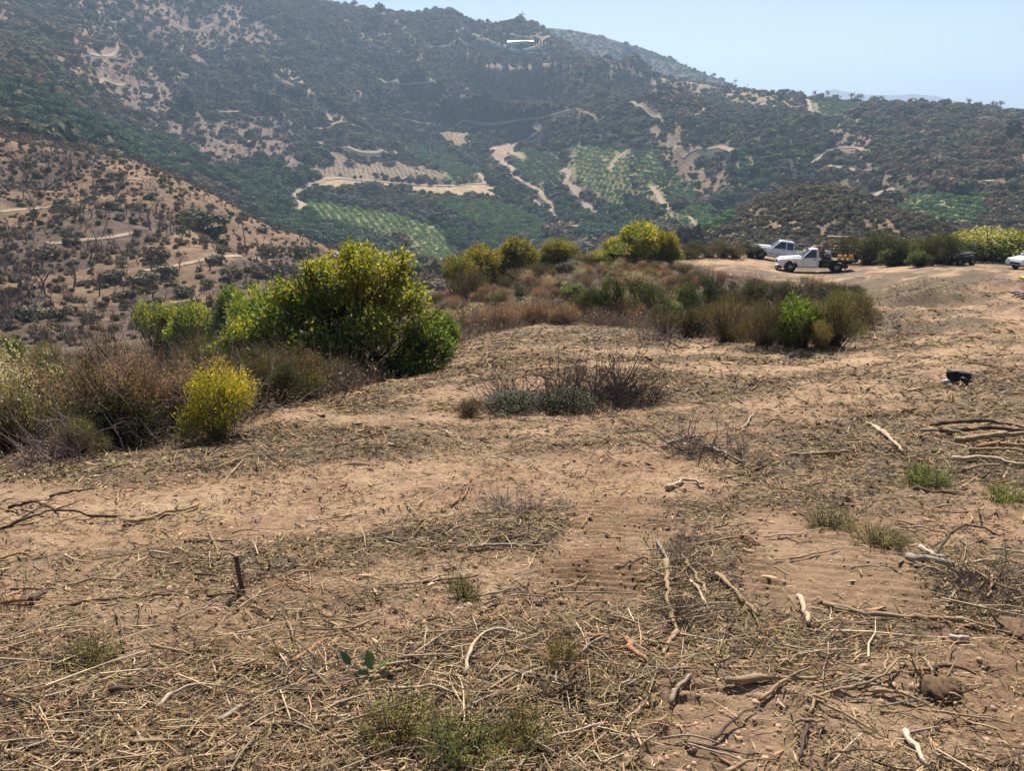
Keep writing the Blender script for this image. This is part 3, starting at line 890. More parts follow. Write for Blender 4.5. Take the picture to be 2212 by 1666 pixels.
TREE = [tree_mesh('tree_shape', 200 + s) for s in range(5)]
TREE_R = [tree_mesh('orchard_tree_shape', 230 + s, 300, 0.26, 0.85, 0.12, None, 0.62) for s in range(4)]
TREE_RI = [tree_mesh('orchard_row_shape', 250 + s, 120, 0.34, 0.85, 0.12, M_FAR, 0.62) for s in range(3)]
TREE_I = [tree_mesh('wood_tree_shape', 260 + s, 200, 0.28, 1.0, 0.2, M_FAR, 0.55) for s in range(4)]
DEAD = []
for s in range(7):
    mb, tips = branchy(300 + s, 4, 4, 0.62, 0.026, 4, 0.30, 0.36, 0, 0.16)
    DEAD.append(mb.mesh('burnt_tree_shape', [M_BARK]))
DEAD_I = []
M_BARK_I = tinted('scorched_twigs', [(0.8, 0.8, 0.8), (1.2, 1.2, 1.2)], 'instancer', 0.9)
for s in range(4):
    mb, tips = branchy(330 + s, 3, 4, 0.7, 0.05, 3, 0.30, 0.42, 0, 0.16)
    DEAD_I.append(mb.mesh('scorched_tree_shape', [M_BARK_I]))

# ------------------------------------------------------------------ plants of the far slopes
_runmax_az = AZ_G[::2]
_hd = np.exp(np.linspace(math.log(3), math.log(2300), 420))
_T = np.empty((len(_runmax_az), len(_hd)))
for i, a in enumerate(_runmax_az):
    _T[i] = height(np.sin(a) * _hd, np.cos(a) * _hd, False) / _hd
_T = np.maximum.accumulate(_T, 1)

def visible(x, y, z, h, slack=0.004):
    """whether a thing of height h standing there clears the land in front of it"""
    r = np.hypot(x, y); a = np.arctan2(x, y)
    i = np.clip(np.round((a - _runmax_az[0]) / (_runmax_az[1] - _runmax_az[0])).astype(int), 0, len(_runmax_az) - 1)
    j = np.clip(np.searchsorted(_hd, r * 0.985) - 1, 0, len(_hd) - 1)
    return (z + h) / r > _T[i, j] - slack

def in_frame(x, y, z, m=60):
    X, Y = project(x, y, z)
    return (X > -m) & (X < 2212 + m) & (Y > -m) & (Y < 1666 + m)

_cells = set()
for pts, dm, w in ROADS_D:
    p = hits(pts, dm)
    for (x0, y0), (x1, y1) in zip(p[:-1], p[1:]):
        n = max(2, int(math.hypot(x1 - x0, y1 - y0) / 1.5))
        for k in range(n + 1):
            cx = x0 + (x1 - x0) * k / n; cy = y0 + (y1 - y0) * k / n
            for ex in (-1.5, 0, 1.5):
                for ey in ((-12, -9, -6, -3, -1.5, 0, 1.5) if dm >= 400 and w >= 4 else (-3, -1.5, 0, 1.5)): _cells.add((int((cx + ex) // 3), int((cy + ey) // 3)))
def on_road(x, y):
    return np.array([(int(a // 3), int(b // 3)) in _cells for a, b in zip(x, y)], bool)

def near_line(pts, dm, x, y):
    p = hits(pts, dm); best = np.full(len(x), 1e9)
    for (x0, y0), (x1, y1) in zip(p[:-1], p[1:]):
        dx, dy = x1 - x0, y1 - y0; l2 = dx * dx + dy * dy + 1e-9
        t = np.clip(((x - x0) * dx + (y - y0) * dy) / l2, 0, 1)
        best = np.minimum(best, np.hypot(x - x0 - t * dx, y - y0 - t * dy))
    return best

rng = np.random.default_rng(5)
NC = 170000
rr = np.sqrt(np.where(rng.random(NC) < .86, rng.uniform(100 ** 2, 1330 ** 2, NC), rng.uniform(1330 ** 2, 1780 ** 2, NC))); aa = np.radians(rng.uniform(-36.5, 36.5, NC))
# more candidates close by, fewer beyond the first skyline
rr2 = np.sqrt(rng.uniform(100 ** 2, 480 ** 2, 26000)); aa2 = np.radians(rng.uniform(-36.5, 36.5, 26000))
rr = np.concatenate([rr, rr2]); aa = np.concatenate([aa, aa2])
cx, cy = np.sin(aa) * rr, np.cos(aa) * rr
cz = height(cx, cy)
ok = in_frame(cx, cy, cz) & visible(cx, cy, cz, 3.0)
cx, cy, cz = cx[ok], cy[ok], cz[ok]
ok = ~on_road(cx, cy) & ((np.hypot(cx, cy) > 190) | (np.arctan2(cx, cy) < math.radians(-11))); cx, cy, cz = cx[ok], cy[ok], cz[ok]
cr = np.hypot(cx, cy); ca = np.arctan2(cx, cy)
n1 = fbm(cx / 60, cy / 60, 81, 4); n2 = fbm(cx / 14, cy / 14, 85, 3)
U = rng.random(len(cx))
U = np.where((ca > math.radians(11)) & (cr > 760), U * 1.9, U)        # the right skyline is thinly covered
left = (ca < math.radians(-10.5)) & (cr < 345)
chap = (ca > math.radians(13)) & (cr < 430)
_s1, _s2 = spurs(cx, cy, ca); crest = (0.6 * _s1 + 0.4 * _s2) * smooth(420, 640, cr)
dens = 0.66 - 0.42 * np.maximum(crest, 0) + 0.34 * smooth(0.25, -0.25, n1 + 0.4 * n2)
size = np.exp(rng.normal(math.log(2.1), 0.45, len(cx)))
OLIVE = np.array([0.104, 0.102, 0.054])
tint = OLIVE[None] * np.ones((len(cx), 1)) * (1 + 0.35 * rng.normal(size=(len(cx), 1))).clip(0.4, 2)
tint = tint * np.array([1, 1, 1]) + rng.normal(size=(len(cx), 3)) * 0.005
brown = rng.random(len(cx)) < smooth(-0.1, 0.5, n1 + .7 * crest + .12) * 0.8
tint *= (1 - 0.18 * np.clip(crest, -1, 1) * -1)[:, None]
tint[brown] = np.array([0.160, 0.115, 0.068]) * rng.uniform(.7, 1.3, (brown.sum(), 1))
up = (ca < math.radians(3)) & (cr > 640) & (n1 + 0.5 * n2 + 0.8 * crest > 0.12)
dens = np.where(up, 0.44, dens)
dens = np.where(left, 0.30 + 0.40 * smooth(math.radians(-20), math.radians(-34), ca), dens)
size = np.where(left, np.exp(rng.normal(math.log(0.62), 0.35, len(cx))), size)
lb = left & (rng.random(len(cx)) < 0.75)
tint[lb] = np.array([0.19, 0.135, 0.082]) * rng.uniform(.55, 1.25, (lb.sum(), 1))
dens = np.where(chap, 0.95, dens); size = np.where(chap, np.exp(rng.normal(math.log(1.15), 0.3, len(cx))), size)
cb = chap & (rng.random(len(cx)) < 0.62)
tint[cb] = np.array([0.135, 0.098, 0.056]) * rng.uniform(.6, 1.35, (cb.sum(), 1))
mau = []
for k_, dn in (('field', 0), ('dry_orchard', 0.02), ('dry_orchard_b', .02), ('grass_ridge', 0.20), ('bare_spur', 0.2), ('terraced', 0.25), ('pale_slope', 0.05), ('burnt', 0.16),
               ('burnt_b', 0.2), ('burnt_c', 0.25), ('spur_ridge', 0.25), ('wash', 0.0), ('pale_meadow', 0.08)):
    z_ = zone(k_, cx, cy); dens = np.where(z_, dn, dens)
green = np.zeros(len(cx), bool)
for k_ in ZONES:
    if k_.startswith('green') and k_ != 'green_j2': green |= zone(k_, cx, cy, 0.5)
dens = np.where(green, 0, dens)
CANYON = [([(-30, 185), (60, 225), (130, 262), (230, 288), (330, 312), (450, 366), (540, 398), (620, 410)], 420, 26),
          ([(330, 312), (450, 372), (560, 420), (610, 470), (640, 490)], 400, 20),
          ([(620, 380), (600, 430), (640, 480), (700, 520), (760, 540)], 360, 22),
          ([(1190, 470), (1290, 480), (1340, 500)], 400, 26), ([(1100, 420), (1160, 455), (1190, 470)], 450, 14),
          ([(1000, 500), (1030, 530), (1100, 545)], 360, 20)]
can = np.zeros(len(cx), bool)
for pts, dm, w in CANYON: can |= (near_line(pts, dm, cx, cy) < w * (1 + 0.4 * n2)) & (cr > dm * 0.9)
can |= zone('green_j2', cx, cy)
dens = np.where(can & ~green, 0.30, dens)
keep = U < dens
x, y, z, s, tn, isc = cx[keep], cy[keep], cz[keep], size[keep], tint[keep], can[keep]
isc &= ~left[keep]
# low brush
b = ~isc
n = int(b.sum())
scl = s[b][:, None] * np.stack([rng.uniform(.8, 1.25, n), rng.uniform(.8, 1.25, n), rng.uniform(.65, 1.1, n)], -1)
scatter('chaparral', np.c_[x[b], y[b], z[b] - 0.12 * s[b]], np.stack([rng.normal(0, .12, n), rng.normal(0, .12, n), rng.uniform(0, 6.28, n)], -1), scl,
        np.clip(tn[b], .015, .4), rng.integers(0, 6, n), FAR_BUSH, 'olive and brown chaparral covering the far hillsides', 'chaparral')
# trees of the canyon: the largest as things, the rest as a wood
ti = np.nonzero(isc)[0]
order = ti[np.argsort(np.hypot(x[ti], y[ti]))]
TG = np.array([0.070, 0.112, 0.050])
big = order[:170]; rest = order[170:]
for i in big:
    h = rng.uniform(5.0, 9.5)
    o = obj('oak_tree', TREE[int(rng.integers(0, 5))], None, (x[i], y[i], z[i] - 0.1), (0, 0, rng.uniform(0, 6.28)), (h * rng.uniform(.95, 1.3), h * rng.uniform(.95, 1.3), h))
    k = rng.uniform(.7, 1.35); o.color = (TG[0] * k, TG[1] * k, TG[2] * k, 1)
    px_, py_ = project(x[i], y[i], z[i])
    if px_ < 760: lab, g = 'dark evergreen oak filling the canyon behind the dry grass spur', 'oaks in the canyon behind the dry spur'
    elif px_ < 1150: lab, g = 'dark oak on the valley floor below the golden field', 'oaks on the valley floor'
    elif px_ < 1450: lab, g = 'large dark oak beside the pale road in the valley bottom', 'oaks by the valley road'
    else: lab, g = 'dense dark tree in the ravine behind the brown brush spur', 'trees in the right ravine'
    sz = 'tall' if h > 8.2 else 'small' if h < 6.2 else 'medium'
    lab = sz + ' ' + lab + ('' if px_ >= 1150 else ' toward the left edge' if px_ < 250 else ' toward its middle' if px_ < 480 else ' toward its mouth' if px_ < 760 else ' on its left' if px_ < 950 else ' on its right')
    tag(o, lab, 'tree', g + ': ' + lab)
n = len(rest)
if n:
    h = rng.uniform(4.5, 8.5, n)
    scatter('canyon_wood', np.c_[x[rest], y[rest], z[rest] - .1], np.stack([np.zeros(n), np.zeros(n), rng.uniform(0, 6.28, n)], -1),
            np.stack([h * 1.15, h * 1.15, h], -1), TG * rng.uniform(.65, 1.4, (n, 1)), rng.integers(0, 4, n), TREE_I, 'dark trees running together along the canyon bottoms', 'wood')
# dead scorched scrub
dn = np.zeros(len(cx))
for k_, d_ in (('burnt', 0.42), ('burnt_b', 0.3), ('burnt_c', .25), ('dry_orchard', 0.0)):
    dn = np.where(zone(k_, cx, cy), d_, dn)
dn = np.where(left, 0.10 + 0.35 * smooth(-.25, .3, fbm(cx / 22 + 3, cy / 30, 91, 3) + (math.radians(-24) - ca) * 1.4), dn)
k2 = (rng.random(len(cx)) < dn) & ~can
n = int(k2.sum()); h = rng.uniform(2.0, 4.6, n) * np.where(left[k2], .62, 1)
scatter('scorched_scrub', np.c_[cx[k2], cy[k2], cz[k2] - .1], np.stack([rng.normal(0, .1, n), rng.normal(0, .1, n), rng.uniform(0, 6.28, n)], -1), np.stack([h * 1.1, h * 1.1, h], -1),
        np.array([0.115, 0.083, 0.075]) * rng.uniform(.6, 1.5, (n, 1)), rng.integers(0, 4, n), DEAD_I, 'grey brown scorched scrub on the burnt slopes', 'scrub')

# orchards in rows
def rows_in(k, sp, ang, jit=0.25):
    p = ZONES[k]; c = p.mean(0); R = np.max(np.hypot(*(p - c).T)) + sp
    g = np.arange(-R, R, sp); gx, gy = np.meshgrid(g, np.arange(-R, R, sp * 0.92))
    a = math.radians(ang); px_ = c[0] + gx * math.cos(a) - gy * math.sin(a); py_ = c[1] + gx * math.sin(a) + gy * math.cos(a)
    px_ = px_.ravel() + rng.normal(0, jit * 1.2, px_.size); py_ = py_.ravel() + rng.normal(0, jit, py_.size)
    m = inside(p, px_, py_); px_, py_ = px_[m], py_[m]
    m = ~on_road(px_, py_); px_, py_ = px_[m], py_[m]
    zz = height(px_, py_); m = visible(px_, py_, zz, 3) & in_frame(px_, py_, zz) & (rng.random(len(px_)) < 0.95)
    return px_[m], py_[m], zz[m]
ORCH = [('green_a', 5.0, 20, 3.0, (0.092, 0.150, 0.046), 'in the broad green block below the golden field'),
        ('green_b', 4.6, 35, 4.4, (0.058, 0.100, 0.038), 'in the dark green block left of the valley road'),
        ('green_c', 5.6, 15, 4.8, (0.052, 0.084, 0.040), 'in the dark grove above the golden field'),
        ('green_d', 5.8, 10, 4.8, (0.052, 0.084, 0.040), 'in the dark grove beside the winding pale road'),
        ('green_e', 7.4, 28, 4.0, (0.075, 0.120, 0.046), 'in the open rows right of the valley road'),
        ('green_f', 6.6, 28, 4.6, (0.060, 0.100, 0.042), 'in the dense rows below the bare brown spur'),
        ('green_g', 4.6, 40, 2.0, (0.085, 0.105, 0.050), 'in the young pale rows just above the truck bench'),
        ('green_h', 4.4, 40, 3.8, (0.075, 0.140, 0.045), 'in the bright green block just above the truck bench'),
        ('green_i', 6.0, 5, 3.6, (0.072, 0.125, 0.046), 'in the green rows behind the brown brush spur'),
        ('green_j', 6.5, 12, 3.6, (0.060, 0.090, 0.042), 'in the small grove on the right skyline')]
allo = []
for k, sp, ang, h, c, where in ORCH:
    c = tuple(1.7 * q for q in c); h = h * 1.12
    a, b_, c_ = rows_in(k, sp, ang)
    for i in range(len(a)): allo.append((h * math.hypot(1, 0) / math.hypot(a[i], b_[i]), a[i], b_[i], c_[i], h, c, k, where))
allo.sort(key=lambda q: -q[0])
for q in allo[:300]:
    _, a, b_, c_, h, c, k, where = q
    h = h * rng.uniform(.8, 1.2)
    o = obj('orchard_tree', TREE_R[int(rng.integers(0, 4))], None, (a, b_, c_ - .05), (0, 0, rng.uniform(0, 6.28)), (h, h, h))
    kk = rng.uniform(.75, 1.3); o.color = (c[0] * kk, c[1] * kk, c[2] * kk, 1)
    zc_ = ZONES[k].mean(0); side = ('near' if math.hypot(a, b_) < math.hypot(*zc_) else 'far') + ' ' + ('left' if math.atan2(a, b_) < math.atan2(*zc_) else 'right')
    L_ = ('bushier' if h > q[4] * 1.05 else 'smaller' if h < q[4] * .92 else 'round') + ' orchard tree ' + where + ', ' + side; tag(o, L_, 'tree', 'orchard: ' + L_)
R_ = allo[300:]
if R_:
    n = len(R_); P_ = np.array([(q[1], q[2], q[3] - .05) for q in R_]); H_ = np.array([q[4] for q in R_]) * rng.uniform(.75, 1.2, n); C_ = np.array([q[5] for q in R_]) * rng.uniform(.7, 1.35, (n, 1))
    scatter('orchard_rows', P_, np.stack([np.zeros(n), np.zeros(n), rng.uniform(0, 6.28, n)], -1), np.stack([H_ * 1.05, H_ * 1.05, H_], -1), C_, rng.integers(0, 3, n), TREE_RI,
            'rows of small green orchard trees farther up the valley', 'orchard')
# bare vine-like dry orchard
a, b_, c_ = rows_in('dry_orchard', 4.2, 15); a2, b2, c2 = rows_in('dry_orchard_b', 4.5, 15)
a, b_, c_ = np.concatenate([a, a2]), np.concatenate([b_, b2]), np.concatenate([c_, c2]); n = len(a); h = rng.uniform(1.6, 3.2, n)
scatter('leafless_orchard', np.c_[a, b_, c_], np.stack([np.zeros(n), np.zeros(n), rng.uniform(0, 6.28, n)], -1), np.stack([h * 1.2, h * 1.2, h], -1),
        np.array([0.125, 0.098, 0.078]) * rng.uniform(.7, 1.3, (n, 1)), rng.integers(0, 4, n), DEAD_I, 'leafless brown orchard rows above the golden field', 'orchard')

# burnt trees and green shrubs on the near dry spur, each one a thing
def spur_place(X, Y):
    """where on the dry spur, told by its tracks, its crest and the utility pole"""
    c = float(np.interp(X, [0, 150, 300, 450, 560, 720], [275, 318, 348, 420, 484, 552]))
    row = 'on its crest' if Y < c + 40 else 'above the upper track' if Y < 445 and X < 330 else 'between the upper tracks' if Y < 520 and X < 330 else 'above the pole track' if Y < 565 else 'below the pole track'
    colm = 'far left' if X < 70 else 'near left' if X < 170 else 'midway' if X < 290 else 'left of pole' if X < 430 else 'by the pole' if X < 600 else 'right of pole'
    return row + ', ' + colm
def stand(X, Y, dmin=100): return hit(X, Y, dmin)
r2 = np.random.default_rng(77)
BT = [(45, 640, 60), (70, 655, 80), (100, 640, 66), (60, 400, 45), (150, 415, 40), (30, 350, 50), (110, 370, 40), (200, 400, 40), (250, 430, 36), (180, 470, 44), (195, 560, 46), (240, 560, 40),
      (20, 600, 50), (160, 620, 52), (215, 640, 48), (270, 600, 42), (290, 625, 50), (330, 600, 36), (310, 450, 26), (340, 420, 22), (80, 470, 40), (130, 500, 36), (60, 520, 42), (280, 480, 30), (225, 500, 36), (260, 540, 40), (40, 290, 30)]
for k in range(70):
    BT.append((r2.uniform(5, 420), 0, 0)) 
for X, Y, H in BT:
    if Y == 0:
        lo = np.interp(X, [0, 150, 300, 420], [290, 330, 365, 420]); Y = r2.uniform(lo, np.interp(X, [0, 200, 420], [700, 680, 600])); H = r2.uniform(22, 44) * (0.55 + 0.5 * (Y - 280) / 400)
    p = stand(X, Y); d = math.hypot(p[0], p[1])
    if d > 350: continue
    h = min(7.5, H * d / FD * 1.25)
    o = obj('burnt_tree', DEAD[int(r2.integers(0, 7))], None, (p[0], p[1], p[2] - .05), (r2.normal(0, .06), r2.normal(0, .06), r2.uniform(0, 6.28)), (h * 1.15, h * 1.15, h))
    L_ = ('tall' if h > 5.2 else 'short' if h < 3.4 else 'middling') + ' burnt tree on the dry spur, ' + spur_place(X, Y); tag(o, L_, 'tree', 'burnt trees: ' + L_)
SH = [(90, 285, 44), (250, 610, 40), (440, 500, 60), (470, 515, 44), (420, 480, 40), (330, 430, 20), (265, 385, 22), (240, 450, 22), (300, 455, 20), (350, 560, 44), (345, 470, 18), (130, 690, 34), (25, 640, 30),
      (360, 600, 40), (320, 620, 48), (285, 645, 30), (350, 395, 16), (385, 390, 14), (415, 410, 14), (520, 480, 20), (580, 550, 36), (655, 555, 34), (610, 600, 40), (690, 590, 30), (500, 600, 40), (470, 570, 30),
      (560, 600, 30), (210, 380, 20), (140, 450, 26), (160, 520, 26), (100, 560, 34), (60, 690, 40), (200, 690, 30), (400, 640, 36), (450, 620, 30), (640, 610, 30), (540, 440, 16), (490, 420, 14), (600, 500, 16)]
for k in range(60):
    X = r2.uniform(0, 700); lo = np.interp(X, [0, 150, 300, 450, 560, 720], [290, 330, 360, 430, 495, 560]); SH.append((X, r2.uniform(lo, 700), r2.uniform(8, 24)))
for X, Y, H in SH:
    p = stand(X, Y); d = math.hypot(p[0], p[1])
    if d > 350: continue
    h = H * d / FD
    o = obj('evergreen_shrub', TREE_R[int(r2.integers(0, 4))], None, (p[0], p[1], p[2] - .08 * h), (0, 0, r2.uniform(0, 6.28)), (h * r2.uniform(1.0, 1.5), h * r2.uniform(1.0, 1.5), h))
    c = np.array([0.110, 0.112, 0.066]) * r2.uniform(.6, 1.3)
    if r2.random() < 0.35: c = np.array([0.16, 0.122, 0.078]) * r2.uniform(.7, 1.2)
    o.color = (*c, 1)
    if H == 60: tag(o, 'largest dark green shrub on the dry grass spur, above the utility pole', 'shrub')
    else: L_ = ('brown' if c[0] > c[1] * 1.1 else 'olive') + (' large' if h > 3 else ' small' if h < 1.8 else '') + ' rounded shrub on the dry spur, ' + spur_place(X, Y); tag(o, L_, 'shrub', 'spur shrubs: ' + L_)

# ------------------------------------------------------------------ shrubs round the cleared ground
def leafmat(name, transl=0.42, rough=0.5, spec=0.35):
    m, nt, N, L, b = nodes(name)
    info = N.new('ShaderNodeObjectInfo')
    at = N.new('ShaderNodeAttribute'); at.attribute_name = 'tint'
    c = mixrgb(nt, 1.0, at.outputs['Color'], info.outputs['Color'], 'MULTIPLY')
    L.new(c, b.inputs['Base Color']); b.inputs['Roughness'].default_value = rough; b.inputs['Specular IOR Level'].default_value = spec
    tr = N.new('ShaderNodeBsdfTranslucent'); mx = N.new('ShaderNodeMixShader'); mx.inputs[0].default_value = transl
    L.new(mixrgb(nt, 1.0, c, (1.45, 1.5, 0.65), 'MULTIPLY'), tr.inputs['Color'])
    L.new(b.outputs[0], mx.inputs[1]); L.new(tr.outputs[0], mx.inputs[2]); L.new(mx.outputs[0], N['Material Output'].inputs['Surface'])
    return m
M_LEAF = leafmat('shrub_leaf'); M_DRYLEAF = leafmat('dry_leaf', 0.25, 0.8, 0.15)
M_STEM = tinted('shrub_stem', [(0.055, 0.040, 0.030), (0.13, 0.098, 0.075)], 'object', 0.9)
M_STEMGREY = tinted('dead_stem', [(0.12, 0.098, 0.088), (0.26, 0.215, 0.185)], 'object', 0.9)

def shrub_shapes(seed, h, w, n_lobes, n_spray, per, leaf_l, leaf_w, spray_l, cols, tipcols=None, tip_frac=0.0, stems=40, stem_r=0.012,
                 upright=0.5, stem_mat=None, leaf_mat=None, lobes=None, dry=None, droop=0.0, open_=0.4, wisps=0):
    """foliage mesh and stem mesh of one shrub of real size, standing on its origin"""
    rng = np.random.default_rng(seed)
    if lobes is None:
        lobes = []
        for k in range(n_lobes):
            a = rng.uniform(0, 6.28); q = rng.uniform(0, 0.30) * w
            zc = h * rng.uniform(0.28, 0.72) * (1 - 0.6 * q / w)
            rx = rng.uniform(.16, .28) * w; lobes.append((math.cos(a) * q, math.sin(a) * q, zc, rx, rng.uniform(.16, .28) * w, min(h - zc, rng.uniform(.18, .30) * h * 1.2)))
    p, d = lobed_points(rng, lobes, n_spray, open_)
    n = len(p)
    d = d + rng.normal(size=d.shape) * 0.35; d[:, 2] += upright - droop; d /= np.linalg.norm(d, axis=1, keepdims=True)
    sl = spray_l * rng.uniform(.6, 1.4, n)
    f = np.tile(np.linspace(0.05, 1.0, per), n); k = np.repeat(np.arange(n), per)
    pos = p[k] - d[k] * (sl[k] * (1 - f))[:, None] + rng.normal(size=(n * per, 3)) * spray_l * 0.10
    ld = d[k] * 0.75 + rng.normal(size=(n * per, 3)) * 0.65
    M = frame_from(ld, rng)
    ll = leaf_l * rng.uniform(.6, 1.25, len(pos)); lw = leaf_w * rng.uniform(.65, 1.2, len(pos))
    cols = np.asarray(cols, float)
    ck = cols[rng.integers(0, len(cols), n)] * rng.uniform(.75, 1.3, (n, 1))
    if tipcols is not None:
        tc = np.asarray(tipcols, float)
        top = (rng.random(n) < tip_frac * smooth(0.15, 0.75, p[:, 2] / h) * smooth(-0.2, 0.5, d[:, 2]) * (0.55 + 0.9 * smooth(-.3, .4, fbm(p[:, 0] * 2 / w * 2 + seed, p[:, 1] * 2 / w * 2 + p[:, 2], seed, 2))))
        ck[top] = tc[rng.integers(0, len(tc), top.sum())] * rng.uniform(.8, 1.25, (top.sum(), 1))
    tint = ck[k] * rng.uniform(.8, 1.2, (len(pos), 1))
    v, t = leaves(pos, M, ll, lw, 0.2)
    fol = mesh_from('foliage', v, t, [leaf_mat or M_LEAF], attrs={'tint': ('FLOAT_COLOR', 'POINT', np.repeat(np.clip(tint, .005, .9), 4, 0))})
    mb = MB()
    pick = rng.choice(n, min(stems, n), replace=False)
    for i in pick:
        b0 = np.array([rng.normal() * .06 * w, rng.normal() * .06 * w, -0.04])
        mid = b0 * .5 + p[i] * np.array([.45, .45, .5]) + rng.normal(size=3) * .05 * w
        mb.tube([b0, mid, p[i] * .82 + mid * .18 + rng.normal(size=3) * .02 * w, p[i] + d[i] * spray_l * .5], np.array([1, .7, .4, .15]) * stem_r, 4, False)
    for i in range(wisps):
        j = int(rng.integers(0, n)); e = p[j] + d[j] * spray_l * 1.6 + np.array([0, 0, .1 * h])
        mb.tube([p[j] - d[j] * spray_l, p[j] + rng.normal(size=3) * .02, e], np.array([.4, .3, .12]) * stem_r, 3, False)
    return fol, mb.mesh('stems', [stem_mat or M_STEM])

G1, G2, G3 = (0.085, 0.125, 0.028), (0.125, 0.165, 0.038), (0.062, 0.096, 0.028)
Y1, Y2, Y3 = (0.26, 0.25, 0.038), (0.19, 0.20, 0.034), (0.30, 0.25, 0.06)
# the large shrub in the middle distance has lobes of its own
BIGL = [(.62, 0, 2.0, .48, .5, .5), (.15, -.1, 1.85, .46, .5, .5), (-.35, 0, 1.55, .5, .5, .5), (-.85, -.1, 1.25, .5, .5, .48), (-1.3, -.15, .95, .5, .5, .45), (-1.72, -.2, .6, .42, .45, .42), (1.02, 0, 1.55, .48, .5, .5),
        (1.4, 0, 1.0, .42, .45, .48), (.6, -.6, 1.2, .52, .45, .5), (-.15, -.65, 1.0, .52, .45, .48), (-.9, -.6, .68, .55, .42, .42), (1.25, -.4, .55, .5, .42, .42), (.3, -.8, .48, .6, .4, .38), (-1.5, -.5, .38, .5, .35, .32), (0, .6, 1.4, .8, .5, .75), (.95, .3, 2.12, .28, .34, .34), (.3, .2, 2.3, .3, .34, .3), (-.25, .1, 2.08, .28, .34, .28), (-.75, -.1, 1.72, .26, .3, .28), (1.62, -.1, .72, .3, .3, .34)]
KIND = {}
KIND['sumac_big'] = [(2.65, 3.7) + shrub_shapes(1, 2.65, 3.7, 0, 3300, 9, .085, .038, .36, [G1, G2, G3, G2], [Y1, Y2, Y3], 0.85, 150, .03, .75, lobes=BIGL, open_=.30)]
KIND['sumac'] = [(1.9, 2.3) + shrub_shapes(10 + s, 1.9, 2.3, 9, 1100, 8, .085, .038, .32, [G1, G2, G3], [Y1, Y2, Y3], 0.75, 80, .022, .75) for s in range(3)]
KIND['green'] = [(1.3, 1.5) + shrub_shapes(20 + s, 1.3, 1.5, 8, 800, 8, .055, .026, .17, [G1, G2, G3, (.075, .10, .04)], [(.15, .17, .04)], 0.3, 60, .014, .5) for s in range(3)]
KIND['yellow'] = [(0.85, 1.1) + shrub_shapes(30 + s, .85, 1.1, 9, 800, 10, .034, .009, .20, [(.10, .115, .020), (.07, .085, .02)], [(.36, .31, .02), (.29, .26, .02), (.40, .34, .03)], 0.95, 90, .007, 1.1) for s in range(2)]
KIND['dark'] = [(1.0, 1.3) + shrub_shapes(40 + s, 1.0, 1.3, 8, 750, 8, .034, .014, .16, [(.040, .046, .022), (.055, .058, .028), (.03, .034, .018)], [(.09, .085, .04)], .3, 80, .009, .6, wisps=30) for s in range(3)]
KIND['sage'] = [(0.8, 1.1) + shrub_shapes(50 + s, .8, 1.1, 8, 750, 7, .026, .009, .17, [(.20, .15, .105), (.155, .115, .08), (.25, .19, .14), (.12, .10, .065)], [(.34, .25, .18), (.28, .21, .16)], .6, 150, .006, .9, M_STEMGREY, M_DRYLEAF, wisps=60) for s in range(3)]
KIND['rust'] = [(0.95, 1.2) + shrub_shapes(60 + s, .95, 1.2, 8, 850, 8, .026, .009, .18, [(.12, .086, .042), (.09, .072, .034), (.08, .078, .034)], [(.19, .125, .055), (.165, .125, .055)], .6, 120, .007, 1.0, None, M_DRYLEAF, wisps=40) for s in range(3)]
KIND['brown'] = [(1.3, 1.3) + shrub_shapes(70 + s, 1.3, 1.3, 8, 520, 7, .030, .014, .2, [(.13, .088, .05), (.10, .075, .042), (.17, .12, .07)], [(.21, .15, .09)], .5, 160, .008, .9, None, M_DRYLEAF, wisps=60) for s in range(2)]
KIND['olive'] = [(0.9, 1.1) + shrub_shapes(80 + s, .9, 1.1, 8, 800, 9, .030, .007, .2, [(.16, .15, .06), (.12, .12, .05), (.2, .18, .085)], [(.28, .24, .11)], .5, 120, .006, 1.2, None, M_DRYLEAF) for s in range(2)]

def weed_shapes(seed, n=110, h=0.7, w=0.5, flower=True):
    """dry annual stems with pale seed heads"""
    rng = np.random.default_rng(seed); mb = MB(); tips = []
    for i in range(n):
        a = rng.uniform(0, 6.28); q = abs(rng.normal()) * .35 * w; b0 = np.array([math.cos(a) * q * .5, math.sin(a) * q * .5, -.02])
        hh = h * rng.uniform(.45, 1.0); e = np.array([math.cos(a) * q * 1.5 + rng.normal() * .06, math.sin(a) * q * 1.5 + rng.normal() * .06, hh])
        m = (b0 + e) / 2 + rng.normal(size=3) * .03
        mb.tube([b0, m, e], [.003, .0025, .0012], 3, False); tips.append(e)
        for k in range(3):
            s0 = b0 + (e - b0) * rng.uniform(.4, .9); e2 = s0 + rng.normal(size=3) * np.array([.07, .07, .04]) + np.array([0, 0, .07]); mb.tube([s0, e2], [.0018, .001], 3, False); tips.append(e2)
    tips = np.repeat(np.array(tips), 3, 0) + rng.normal(size=(len(tips) * 3, 3)) * .012
    M = rot_rand(rng, len(tips)); v, t = leaves(tips, M, .028, .016, .1)
    c = np.array([(.60, .50, .36), (.46, .36, .22), (.68, .60, .46)])[rng.integers(0, 3, len(tips))] if flower else np.array([(.36, .27, .16), (.28, .2, .12), (.42, .33, .2)])[rng.integers(0, 3, len(tips))]
    fol = mesh_from('seed_heads', v, t, [M_DRYLEAF], attrs={'tint': ('FLOAT_COLOR', 'POINT', np.repeat(c, 4, 0))})
    return fol, mb.mesh('stems', [M_STRAW])
M_STRAW = tinted('straw', [(0.26, 0.19, 0.11), (0.44, 0.34, 0.21)], 'object', 0.8, 0.2)
KIND['weed'] = [(0.7, 0.9) + weed_shapes(90 + s) for s in range(3)]

